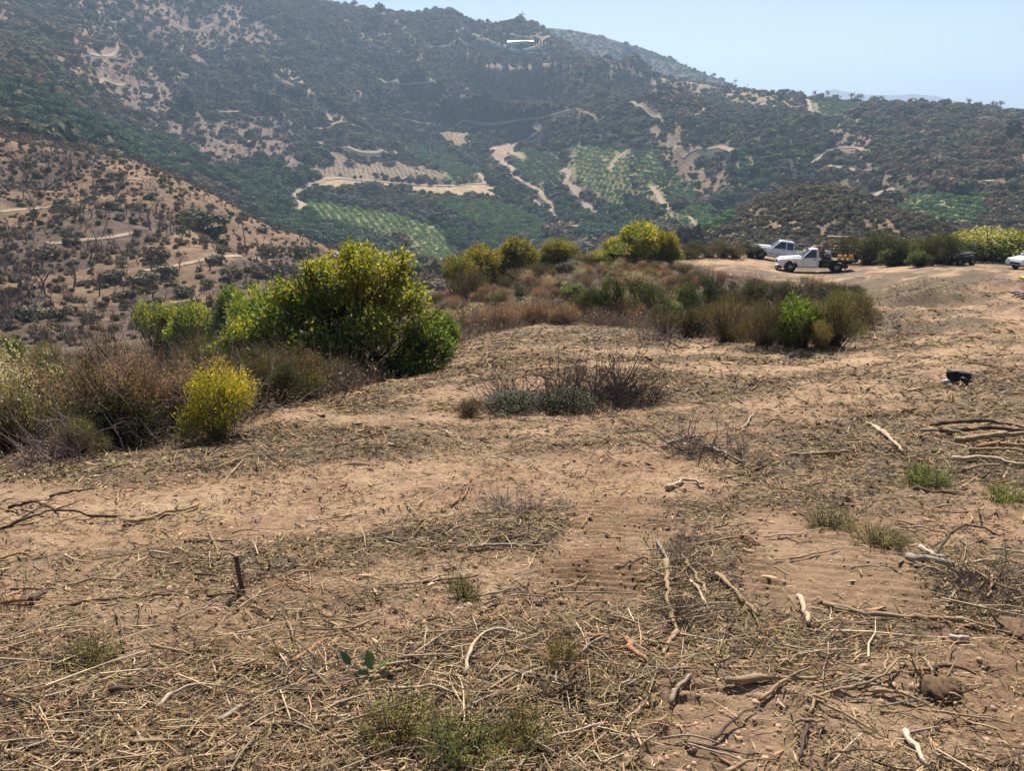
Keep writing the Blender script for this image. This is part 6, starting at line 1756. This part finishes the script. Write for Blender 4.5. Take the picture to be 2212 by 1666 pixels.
        # headboard rack behind the cab
        for s in (1, -1): MB().box(b0 - .06, b0 + .02, s * 1.05 - .04, s * 1.05 + .04, 1.03, 2.02).build('rack_post', BLACKP, e)
        for k in range(5): MB().box(b0 - .05, b0 + .01, -1.02, 1.02, 1.15 + k * .2, 1.21 + k * .2).build('rack_bar', BLACKP, e)
        # high stake rack along the far side, with pale uprights
        for k in range(4): MB().box(b1 + .05, b0 - .07, -1.04, -1.0, 1.15 + k * .24, 1.24 + k * .24).build('stake_rail', BLACKP, e)
        for k in range(4): MB().box(b1 + .08 + k * .74, b1 + .14 + k * .74, -1.0, -.94, 1.03, 2.04).build('stake', GREYP, e)
        MB().tube([(b0 + .0, -.98, 2.04), (b0 + 1.2, -.98, 2.10), (b0 + 2.0, -.98, 2.08)], .03, 6).build('ladder_rail', GREYP, e)
        MB().tube([(b0 + .0, .98, 2.04), (b0 + .9, .98, 2.05), (b0 + .95, .98, 1.9)], .025, 6).build('ladder_rail', GREYP, e)
        MB().box(b0 - .02, cab_b - .02, -.9, .9, .7, 1.0).build('side_tank', BLACKP, e)
        for s in (1, -1):
            MB().box(rx - .62, rx - .58, s * .84 - .16, s * .84 + .16, .28, .84).build('mudflap', PLASTIC, e)
            MB().box(rx + .58, -.6, s * .80, s * 1.02, .48, .84).build('tool_box', BLACKP, e, False, .02)
            MB().box(b1 - .035, b1 - .03, s * .86, s * 1.02, .88, 1.0).build('tail_lamp', TAIL, e)
    return e

T1 = truck('pickup'); T2 = truck('flatbed')
tag(T1, 'white extended cab pickup truck parked behind the flatbed truck', 'pickup truck')
tag(T2, 'white single cab truck with black stake flatbed, nearest to the camera of the two', 'flatbed truck')
def stand_truck(e, X, Y, yaw_off, dmin=40):
    x, y, z = hit(X, Y, dmin)
    seat_on(e, x, y, math.pi + yaw_off, 3.45, .84, -.02)
    return x, y
 
def at_dist(X, d):
    a = float(ray(X, 580)[0]); return math.sin(a) * d, math.cos(a) * d
B2 = at_dist(1754, 66.0); seat_on(T2, B2[0], B2[1], math.pi - math.radians(13), 3.45, .84, -.02)
_u = math.atan2(B2[0], B2[1])
x1, y1 = at_dist(1680, 72.0); seat_on(T1, x1, y1, math.pi - math.radians(12), 3.45, .84, -.02)

def on_deck(e, lx, ly, lz, yaw=0.0):
    e.matrix_world = T2.matrix_world @ Matrix.Translation((lx, ly, lz)) @ Matrix.Rotation(yaw, 4, 'Z')
def jug(lx, ly, yaw, label, group=None):
    e = tag(bpy.data.objects.new('fuel_can', None), label, 'fuel can', group); COL.objects.link(e)
    frustum('can_body', [(-.18, -.13, 0), (.18, -.13, 0), (.18, .13, 0), (-.18, .13, 0)], [(-.16, -.11, .36), (.15, -.11, .36), (.15, .11, .36), (-.16, .11, .36)], ORANGE, e, .04)
    MB().tube([(-.13, 0, .35), (-.13, 0, .46), (.06, 0, .46), (.06, 0, .35)], .022, 6).build('handle', ORANGE, e, True)
    MB().cyl((.12, 0, .34), (.16, 0, .46), .035, .03, 10).build('spout_cap', BLACKP, e)
    on_deck(e, lx, ly, lz=1.032, yaw=yaw)
jug(-2.70, .72, .2, 'orange fuel can nearest the tail of the flatbed')
jug(-2.28, .70, 1.2, 'orange fuel can between its two neighbours on the flatbed')
jug(-1.88, .66, -.3, 'orange fuel can nearest the middle of the flatbed')
def compressor():
    e = tag(bpy.data.objects.new('air_compressor', None), 'grey engine compressor behind the cab on the flatbed', 'compressor'); COL.objects.link(e)
    MB().box(-.38, .38, -.30, .30, 0, .07).build('skid', BLACKP, e)
    MB().tube([(-.36, 0, .24), (-.30, 0, .24), (.30, 0, .24), (.36, 0, .24)], [.06, .17, .17, .06], 16).build('tank', GREYP, e, True)
    MB().box(-.22, .18, -.2, .2, .42, .68).build('engine', LAMP, e, False, .03)
    MB().cyl((.2, -.1, .56), (.34, -.1, .56), .13, None, 16).build('flywheel', GREYP, e)
    MB().tube([(-.1, .12, .68), (-.1, .12, .84), (-.22, .12, .88)], .03, 8).build('exhaust', BLACKP, e, True)
    on_deck(e, -.98, .45, 1.032, .1)
compressor()
def board(ly, z, label):
    o = MB().box(-.75, .75, -.07, .07, 0, .045).build('plank', BK['pale'], None, False, .004); on_deck(o, -1.9, ly, z, .03); tag(o, label, 'plank')
board(.20, 1.032, 'pale plank lying on the deck beside the fuel cans'); board(-.05, 1.032, 'pale plank farther from the fuel cans on the deck')
def hose():
    c = hit(1838, 600); P = []
    for k in range(12):
        t = k / 11; x = c[0] - .1 + t * 1.9; y = c[1] + .5 - 1.5 * t + .35 * math.sin(t * 9); P.append((x, y, float(nh(x, y)[0]) + .03))
    P = np.array(P); o = MB().tube(P - P[0], .022, 6).build('hose', PLASTIC, None, True); o.location = P[0]; tag(o, 'dark hose trailing on the soil behind the flatbed', 'hose')
hose()

def tractor():
    e = tag(bpy.data.objects.new('yellow_tractor', None), 'yellow tractor with flat canopy roof standing behind the trucks', 'tractor'); COL.objects.link(e)
    for x, r, w in ((-.95, .72, .42), (1.15, .45, .28)):
        for s in (1, -1): wheel(e, x, s * .82, r, w, YELLOWP)
    ngon('hood', [(1.75, .75), (1.80, 1.25), (1.6, 1.38), (.35, 1.42), (.35, .7)], -.36, .36, YELLOWP, e, .04)
    MB().box(-1.4, .5, -.42, .42, .6, .95).build('chassis', BLACKP, e)
    for s in (1, -1): ngon('fender', [(-1.75, 1.05), (-1.55, 1.5), (-.4, 1.5), (-.2, 1.0), (-.3, 1.0), (-.5, 1.42), (-1.5, 1.42), (-1.65, 1.05)], s * .62, s * 1.05, YELLOWP, e, .02)
    mb = MB().box(-.95, -.45, -.25, .25, 1.0, 1.12); mb.box(-1.0, -.9, -.25, .25, 1.1, 1.6); mb.build('seat', BLACKP, e, False, .03)
    for x, y in ((.15, .6), (.15, -.6), (-1.2, .6), (-1.2, -.6)): MB().box(x - .04, x + .04, y - .04, y + .04, .9, 2.30).build('canopy_post', YELLOWP, e)
    MB().box(-1.45, .45, -.85, .85, 2.30, 2.40).build('canopy', simple('canopy_tan', (.52, .40, .20), .6, 0, .2, 5), e, False, .04)
    MB().tube([(.3, 0, 1.4), (.05, 0, 1.62)], .03, 6).build('steering_column', BLACKP, e)
    th = np.linspace(0, 2 * math.pi, 17); MB().tube(np.c_[.05 + .08 * np.sin(th), .2 * np.cos(th), 1.62 + .16 * np.sin(th)], .018, 6, False).build('steering_wheel', BLACKP, e)
    MB().tube([(1.2, .2, 1.38), (1.2, .2, 1.95)], .04, 8).build('exhaust', BLACKP, e)
    for s in (1, -1): MB().tube([(.3, s * .5, 1.3), (1.5, s * .5, 1.45), (2.4, s * .5, .75)], .07, 6).build('loader_arm', YELLOWP, e)
    ngon('loader_bucket', [(2.35, .35), (2.95, .30), (2.5, .42), (2.42, .95), (2.3, 1.0)], -.9, .9, YELLOWP, e, .01)
    return e
TR = tractor()
x, y, z = hit(1795, 556, 50); dd = math.hypot(x, y); a_ = math.atan2(x, y); dd = 79.0
seat_on(TR, math.sin(a_) * dd, math.cos(a_) * dd, math.pi - .25, 2.1, .82, -.03)

def quad():
    e = tag(bpy.data.objects.new('quad_bike', None), 'dark quad bike parked beside the black tank', 'quad bike'); COL.objects.link(e)
    for x in (.62, -.62):
        for s in (1, -1): wheel(e, x, s * .42, .28, .24, GREYP)
    MB().box(-.75, .75, -.22, .22, .3, .5).build('frame', BLACKP, e)
    ngon('body', [(.95, .55), (.9, .78), (.35, .9), (.1, .72), (-.9, .76), (-1.0, .6), (-.3, .52), (.3, .52)], -.38, .38, PLASTIC, e, .04)
    MB().box(-.7, .1, -.16, .16, .74, .88).build('seat', BLACKP, e, False, .04)
    MB().tube([(.3, -.4, 1.05), (.38, -.12, 1.0), (.38, .12, 1.0), (.3, .4, 1.05)], .018, 6).build('handlebar', GREYP, e)
    MB().tube([(.5, 0, .8), (.38, 0, 1.0)], .03, 6).build('steering_stem', GREYP, e)
    for x0, x1 in ((.45, .98), (-1.05, -.5)):
        mb = MB()
        for k in range(5): mb.tube([(x0, -.34 + k * .17, .93), (x1, -.34 + k * .17, .93)], .012, 5)
        mb.tube([(x0, -.36, .93), (x0, .36, .93)], .014, 5); mb.tube([(x1, -.36, .93), (x1, .36, .93)], .014, 5); mb.build('cargo_rack', GREYP, e)
    for s in (1, -1): MB().box(.92, .98, s * .2 - .06, s * .2 + .06, .62, .72).build('headlamp', LAMP, e)
    return e
Q = quad(); x, y = at_dist(2074, 69.0); seat_on(Q, x, y, math.pi + .3, 1.24, .42, -.01)
def tank():
    x, y = at_dist(2042, 71.0); z = float(nh(x, y)[0])
    e = tag(bpy.data.objects.new('water_tank', None), 'black plastic water tank beside the quad bike', 'tank'); COL.objects.link(e); e.location = (x, y, z - .03)
    MB().tube([(0, 0, 0), (0, 0, .04), (0, 0, .98), (0, 0, 1.08), (0, 0, 1.14)], [.50, .53, .53, .46, .22], 20).build('barrel', PLASTIC, e, True)
    for k in range(4): 
        th = np.linspace(0, 2 * math.pi, 21); MB().tube(np.c_[.53 * np.cos(th), .53 * np.sin(th), np.full(21, .2 + .22 * k)], .02, 5, False).build('rib', PLASTIC, e)
    MB().cyl((0, 0, 1.13), (0, 0, 1.2), .17, .16, 14).build('lid', PLASTIC, e)
    MB().cyl((0, -.5, .12), (0, -.62, .12), .03).build('outlet', GREYP, e)
tank()
def car():
    e = tag(bpy.data.objects.new('white_car', None), 'white car nosing in at the right edge of the bench', 'car'); COL.objects.link(e)
    wb = 2.7; fx = 1.35
    def a(cx): return [(cx - .38, .26)] + [(cx + math.cos(t) * .38, .28 + math.sin(t) * .40) for t in np.linspace(math.pi, 0, 9)][1:-1] + [(cx + .38, .26)]
    ngon('body', [(2.22, .28), (2.30, .55), (2.18, .82), (1.2, 1.0), (-1.6, 1.05), (-2.15, 1.0), (-2.22, .6), (-2.2, .3)] + a(-fx) + a(fx), -.88, .88, PAINT, e, .07)
    frustum('cabin', [(1.15, -.80, .99), (1.15, .80, .99), (-1.75, .80, 1.02), (-1.75, -.80, 1.02)], [(.30, -.62, 1.52), (.30, .62, 1.52), (-1.05, .62, 1.54), (-1.05, -.62, 1.54)], PAINT, e, .08)
    quadpatch('windscreen', [(1.14, -.70, 1.03), (1.14, .70, 1.03), (.38, .58, 1.48), (.38, -.58, 1.48)], GLASS, e)
    for s in (1, -1):
        p = [(.85, s * .80, 1.06), (.25, s * .66, 1.46), (-.95, s * .66, 1.47), (-1.4, s * .80, 1.08)]; quadpatch('side_window', p if s > 0 else p[::-1], GLASS, e)
        MB().box(2.05, 2.24, s * .52, s * .84, .66, .78).build('headlamp', LAMP, e, False, .03)
        MB().box(.70, .85, s * .86, s * 1.04, 1.02, 1.16).build('mirror', PAINT, e, False, .03)
        for x in (fx, -fx): wheel(e, x, s * .78, .32, .21)
    MB().box(2.22, 2.30, -.45, .45, .42, .58).build('grille', BLACKP, e, False, .02); MB().box(2.2, 2.32, -.8, .8, .28, .36).build('bumper', BLACKP, e, False, .02)
    return e
CAR = car(); x, y = at_dist(2199, 68.0); seat_on(CAR, x + 2.0, y + .6, math.pi + .22, 2.7, .78, -.01)

def scrap():
    x, y, z = hit(2076, 832); z = float(nh(x, y)[0]); d = math.hypot(x, y)
    e = tag(bpy.data.objects.new('plastic_scrap', None), 'broken black plastic panel lying on the right of the clearing', 'scrap'); COL.objects.link(e); e.location = (x, y, z)
    k = .85 * d / FD
    s = np.linspace(-32, 32, 13) * k; t = np.linspace(0, 1, 6); V = []
    for i, q in enumerate(s):
        for u in t: V.append((q, .10 * math.sin(u * 2.2) + .03 * q / k / 32, (4 + 20 * u * (1 - .012 * (q / k + 20))) * k * (1 if u < 1 else 1.04)))
    i = np.arange(78).reshape(13, 6); f = np.stack([i[:-1, :-1], i[1:, :-1], i[1:, 1:], i[:-1, 1:]], -1).reshape(-1, 4)
    o = obj('panel', mesh_from('panel', V, f, [PLASTIC], None, True), e); m = o.modifiers.new('thick', 'SOLIDIFY'); m.thickness = .012
    MB().tube([(s[0], .10 * math.sin(2.2) - .03, 24 * k), (0, .085, 24.5 * k), (s[-1], .115, 14 * k)], .010, 6).build('rim', simple('scuffed_edge', (.42, .42, .42), .5), e, True)
    MB().tube([(-5 * k, -.02, 12 * k), (3 * k, -.05, 8 * k), (6 * k, -.06, 0)], [.03, .035, .03], 8).build('bracket', PLASTIC, e, True)
    frustum('torn_flap', [(-46 * k, -.05, 0), (-28 * k, -.08, 0), (-28 * k, .05, 0), (-46 * k, .05, 0)], [(-44 * k, -.03, 7 * k), (-30 * k, -.03, 9 * k), (-30 * k, .02, 9 * k), (-44 * k, .02, 6 * k)], simple('pale_plastic', (.42, .38, .33), .6), e, .01)
scrap()
def bucket():
    x, y, z = hit(2210, 640, 20); z = float(nh(x, y)[0])
    e = tag(bpy.data.objects.new('digger_bucket', None), 'dark red steel attachment with yellow edge at the right edge', 'attachment'); COL.objects.link(e); e.location = (x + .5, y, z)
    ngon('shell', [(-.55, 0), (-.15, -.02), (.5, 0), (.6, .45), (.3, .5), (.25, .12), (-.5, .1)], -.5, .5, RED, e, .02)
    MB().box(-.50, .45, -.45, .45, .52, .62).build('yellow_frame', YELLOWP, e, False, .02); MB().box(.2, .3, -.4, .4, .4, .55).build('bracket', BLACKP, e)
    for k in range(4): MB().box(-.72, -.5, -.42 + k * .25, -.34 + k * .25, .0, .07).build('tooth', GREYP, e)
bucket()

# ------------------------------------------------------------------ things on the skyline and slopes
WHITE = simple('white_wall', (.78, .78, .76), .7, 0, .06, .3); TURQ = simple('turquoise_wall', (.12, .34, .42), .7, 0, .15, .2); ROOFW = simple('white_roof', (.58, .58, .57), .5, 0, .05, .3); WOODP = simple('pole_wood', (.17, .11, .07), .9, 0, .3, 4); DARKW = simple('dark_window', (.03, .035, .04), .2)
def upright(name, X, Y, dmin, label, cat, group=None):
    x, y, z = hit(X, Y, dmin); e = tag(bpy.data.objects.new(name, None), label, cat, group); COL.objects.link(e); e.location = (x, y, z - .15); d = math.hypot(x, y)
    e.rotation_euler = (0, 0, -math.atan2(x, y)); return e, d / FD
def cross():
    e, k = upright('hilltop_cross', 1128, 48, 1000, 'tall bare wooden cross standing on the hilltop skyline', 'cross')
    h = 22 * k; w = .34; MB().box(-w, w, -w, w, 0, h).build('post', WOODP, e); MB().box(-6.2 * k, 6.2 * k, -w * .8, w * .8, h * .66, h * .66 + 1.0).build('crossbar', WOODP, e)
cross()
def pole():
    e, k = upright('utility_pole', 533, 551, 120, 'slender wooden utility pole on the dry grass spur', 'pole')
    h = 82 * k; MB().tube([(0, 0, 0), (-.1, 0, h * .5), (-.25, 0, h)], [.16, .13, .10], 8).build('post', WOODP, e, True); MB().box(-1.0, .5, -.06, .06, h * .93, h * .955).build('crossarm', WOODP, e)
    for x in (-.9, -.5, .1, .4): MB().cyl((x, 0, h * .955), (x, 0, h * .975), .05, None, 6).build('insulator', GREYP, e)
pole()
e, k = upright('utility_pole', 1615, 183, 800, 'thin pole on the grassy skyline right of the lone palm', 'pole'); MB().tube([(0, 0, 0), (0, 0, 14 * k)], [.2, .14], 6).build('post', WOODP, e); MB().box(-1.6, 1.6, -.1, .1, 12.5 * k, 12.9 * k).build('crossarm', WOODP, e)
def hall():
    e, k = upright('hillside_house', 1134, 97, 950, 'long white roofed house on the hillside below the cross', 'house')
    w = 34 * k; MB().box(-w, w, -4, 8, 0, 3.4).build('wall', WHITE, e)
    ngon('roof', [(-w - .8, 3.4), (-w - .8, 4.0), (0, 5.6), (w + .8, 4.0), (w + .8, 3.4)], -5, 9, ROOFW, e, 0)
    frustum('roof_slope', [(-w - 1, -6, 3.5), (w + 1, -6, 3.5), (w + 1, 9, 3.5), (-w - 1, 9, 3.5)], [(-w - 1, 2, 6.6), (w + 1, 2, 6.6), (w + 1, 3, 6.6), (-w - 1, 3, 6.6)], ROOFW, e, 0)
    for i in range(9): MB().box(-w + 3 + i * (2 * w - 6) / 8 - .8, -w + 3 + i * (2 * w - 6) / 8 + .8, -4.06, -3.95, 1.0, 2.6).build('window', DARKW, e)
hall()
def longwall(Xa, Ya, Xb, Yb, h, mat, name, label, cat, dmin):
    a = np.array(hit(Xa, Ya, dmin)); b = np.array(hit(Xb, Yb, dmin)); n = 10; mb = None
    e = tag(bpy.data.objects.new(name, None), label, cat); COL.objects.link(e); e.location = a
    L_ = b - a; ln = math.hypot(L_[0], L_[1]); e.rotation_euler = (0, 0, math.atan2(L_[1], L_[0]))
    for i in range(n):
        x0, x1 = ln * i / n, ln * (i + 1) / n; p = a + L_ * ((i + .5) / n); zb = min(float(height(p[0], p[1])), 1e9) - a[2]
        MB().box(x0 + .1, x1 - .1, -.25, .25, zb - 1.5, zb + h).build('panel', mat, e); MB().box(x0 - .15, x0 + .15, -.32, .32, zb - 1.5, zb + h + .3).build('pier', mat, e)
longwall(1045, 92, 1192, 110, 5.0, TURQ, 'terrace_wall', 'long turquoise terrace wall stepping down below the white house', 'wall', 950)
longwall(1100, 103, 1190, 116, 1.6, WHITE, 'terrace_wall', 'low white terrace wall under the turquoise one', 'wall', 950)
longwall(1866, 214, 1903, 217, 3.0, ROOFW, 'greenhouse', 'white greenhouse strip on the right skyline between palms', 'greenhouse', 650)
for X, Y, w, lab in ((2126, 262, 5, 'small white house on the right skyline terrace'), (2140, 263, 3.5, 'white shed beside the small house on the right terrace')):
    e, k = upright('small_house', X, Y, 550, lab, 'house'); MB().box(-w, w, -2.5, 2.5, 0, 2.8).build('wall', WHITE, e); ngon('roof', [(-w - .4, 2.8), (0, 4.2), (w + .4, 2.8)], -3, 3, ROOFW, e, 0); MB().box(-.5, .5, -2.56, -2.45, 0, 2.1).build('door', DARKW, e)

M_PALM = tinted('palm_frond', [(.035, .05, .022), (.07, .085, .035)], None, .6, .2)
def palm_mesh(seed):
    rng = np.random.default_rng(seed); mb = MB(); mb.tube([(0, 0, 0), (.02, 0, .3), (.03, .01, .62), (.02, 0, .74)], [.035, .028, .024, .03], 7)
    bv = np.concatenate(mb.v); bq = np.concatenate(mb.q); bt = np.concatenate(mb.t); V = []; T = []; n = 0
    for k in range(26):
        a = rng.uniform(0, 6.28); el = rng.uniform(-.5, 1.25); ln = rng.uniform(.26, .36); p = np.array([.02, 0, .74]); d = np.array([math.cos(a) * math.cos(el), math.sin(a) * math.cos(el), math.sin(el)]); s = np.array([-math.sin(a), math.cos(a), 0])
        pts = [p]
        for i in range(5): d = d + np.array([0, 0, -.22]); d /= np.linalg.norm(d); pts.append(pts[-1] + d * ln / 5)
        for i in range(5):
            for sd in (1, -1):
                w = .07 * (1 - i / 6.5); b = pts[i + 1] + s * sd * w + np.array([0, 0, -.035]); V += [pts[i], pts[i + 1], b]; T.append((n, n + 1, n + 2)); n += 3
    V = np.array(V); nv = len(V)
    return mesh_from('palm_shape', np.vstack([V, bv]), [np.vstack([np.array(T), bt + nv]), bq + nv], [M_PALM, M_BARK_T], np.concatenate([np.zeros(len(T)), np.ones(len(bt) + len(bq))]))
PALM = [palm_mesh(600 + s) for s in range(4)]
rp = np.random.default_rng(88)
def tree_at(name, me, X, Y, H, dmin, label, cat, group=None, wide=1.0, col=None, sink=.1):
    x, y, z = hit(X, Y, dmin); h = H * math.hypot(x, y) / FD
    o = obj(name, me, None, (x, y, z - sink), (0, 0, rp.uniform(0, 6.28)), (h * wide, h * wide, h)); 
    if col is not None: o.color = (*(np.array(col) * rp.uniform(.8, 1.2)), 1)
    return tag(o, label, cat, group)
for i, (X, Y, H) in enumerate(((1759, 208, 14), (1787, 210, 16), (1839, 214, 17), (1851, 214, 15), (1860, 215, 16), (1897, 218, 11), (2090, 236, 16), (2116, 238, 13), (2141, 239, 14), (2149, 240, 13), (2160, 241, 16), (1588, 178, 11), (1903, 222, 14))):
    lab = {11: 'lone palm on the grassy skyline', 6: 'tallest palm on the right terrace skyline', 0: 'first palm after the skyline tree clump'}.get(i)
    tree_at('palm_tree', PALM[i % 4], X, Y, H + 5, 600, lab or ('palm on the skyline behind the small grove' if X < 2000 else 'palm on the far right skyline'), 'palm', None if lab else ('palms behind the small grove' if X < 2000 else 'palms on the far right skyline'), 1.0)
DG = (.036, .052, .028)
for X, Y, H, W, lab, g in ((1685, 197, 13, 1.3, 'rounded tree in the skyline clump left of the palms', 'skyline clump trees'), (1697, 198, 15, 1.3, 'rounded tree in the skyline clump left of the palms', 'skyline clump trees'), (1712, 200, 14, 1.3, 'rounded tree in the skyline clump left of the palms', 'skyline clump trees'), (1670, 195, 10, 1.3, 'rounded tree in the skyline clump left of the palms', 'skyline clump trees'),
                     (1735, 204, 11, 1.5, 'low tree between the skyline clump and the palms', None), (1772, 209, 14, 1.3, 'dark tree among the skyline palms', None), (1911, 226, 12, 1.3, 'dark round tree right of the white greenhouse', None), (1993, 221, 16, 1.2, 'dark tree crowning the right-hand knoll', None), (1978, 222, 10, 1.5, 'low dark tree beside the one crowning the right-hand knoll', None),
                     (1540, 167, 9, 1.4, 'lone small tree on the grassy ridge line', None), (1360, 128, 26, .9, 'tall dark tree where the two ridges meet', None), (1350, 134, 20, 1.0, 'broad dark tree where the two ridges meet', None), (1372, 132, 18, 1.1, 'dark tree right of the tall one where the ridges meet', None), (1056, 50, 13, 1.0, 'feathery tree on the skyline left of the cross', None),
                     (1116, 48, 6, 1.4, 'small bush right beside the cross', None), (765, 14, 14, 1.2, 'dark tree on the upper skyline, topmost of the mountain', None), (745, 10, 10, 1.3, 'smaller dark tree on the upper skyline', None), (2070, 236, 8, 1.6, 'low tree on the far right skyline', None), (2180, 243, 9, 1.6, 'low tree at the far right end of the skyline', None)):
    tree_at('skyline_tree', TREE[int(rp.integers(0, 5))], X, Y, H, 600, lab, 'tree', g, W, DG)
def cyp_mesh(seed):
    rng = np.random.default_rng(seed); n = 160; h = rng.random(n) ** .8; a = rng.uniform(0, 6.28, n); r = .11 * np.sin(np.clip(h * .92 + .1, 0, 1) * math.pi) ** .7 * rng.uniform(.8, 1.1, n)
    p = np.c_[np.cos(a) * r, np.sin(a) * r, .04 + h * .9]; d = np.c_[np.cos(a) * .3, np.sin(a) * .3, np.ones(n)]; v, t = leaves(p, frame_from(d, rng, np.c_[np.cos(a), np.sin(a), np.zeros(n)]), .14, .09, .1)
    mb = MB(); mb.tube([(0, 0, -.02), (0, 0, .9)], [.03, .006], 5); bv = np.concatenate(mb.v); bq = np.concatenate(mb.q); bt = np.concatenate(mb.t); nv = len(v)
    return mesh_from('cypress_shape', np.vstack([v, bv]), [np.vstack([t, bt + nv]), bq + nv], [M_FAR_O, M_BARK_T], np.concatenate([np.zeros(len(t)), np.ones(len(bt) + len(bq))]))
CYP = [cyp_mesh(640 + s) for s in range(2)]
for X, Y, H in ((1060, 82, 10), (1064, 82, 11), (1096, 86, 14), (1085, 84, 9), (1157, 95, 10), (1162, 96, 11), (1168, 97, 10), (1175, 98, 12), (1182, 99, 14), (1188, 100, 13), (1117, 108, 12), (1122, 109, 14), (1127, 110, 13), (1150, 112, 9)):
    tree_at('cypress_tree', CYP[int(rp.integers(0, 2))], X, Y, H, 950, 'slim dark cypress by the white roofed house', 'cypress', 'cypresses round the white roofed house', 1.3, (.03, .042, .026))
# two parked vehicles far down in the golden field
for X, Y, lab in ((1060, 411, 'tiny dark vehicle parked in the golden field'), (973, 403, 'tiny pale vehicle on the golden field road')):
    e, k = upright('distant_car', X, Y, 480, lab, 'car'); c_ = GREYP if 'dark' in lab else PAINT
    ngon('body', [(2.2, .3), (2.2, .9), (1.1, 1.0), (.5, 1.5), (-1.2, 1.5), (-1.8, 1.0), (-2.2, .95), (-2.2, .3)], -.9, .9, c_, e, .05)
    for x in (1.3, -1.3):
        for s in (1, -1): wheel(e, x, s * .8, .34, .22)

# ------------------------------------------------------------------ the air: blue summer haze
def haze():
    b = MB().box(-9000, 9000, -400, 9000, -400, 330)
    m = bpy.data.materials.new('haze_air'); m.use_nodes = True
    nt = m.node_tree; nt.nodes.clear()
    out = nt.nodes.new('ShaderNodeOutputMaterial'); v = nt.nodes.new('ShaderNodeVolumePrincipled')
    v.inputs['Color'].default_value = (0.52, 0.72, 1.0, 1)
    v.inputs['Density'].default_value = 0.00021
    v.inputs["Anisotropy"].default_value = 0.25
    nt.links.new(v.outputs[0], out.inputs['Volume'])
    o = b.build('haze', m)
    return tag(o, kind='stuff')
haze()
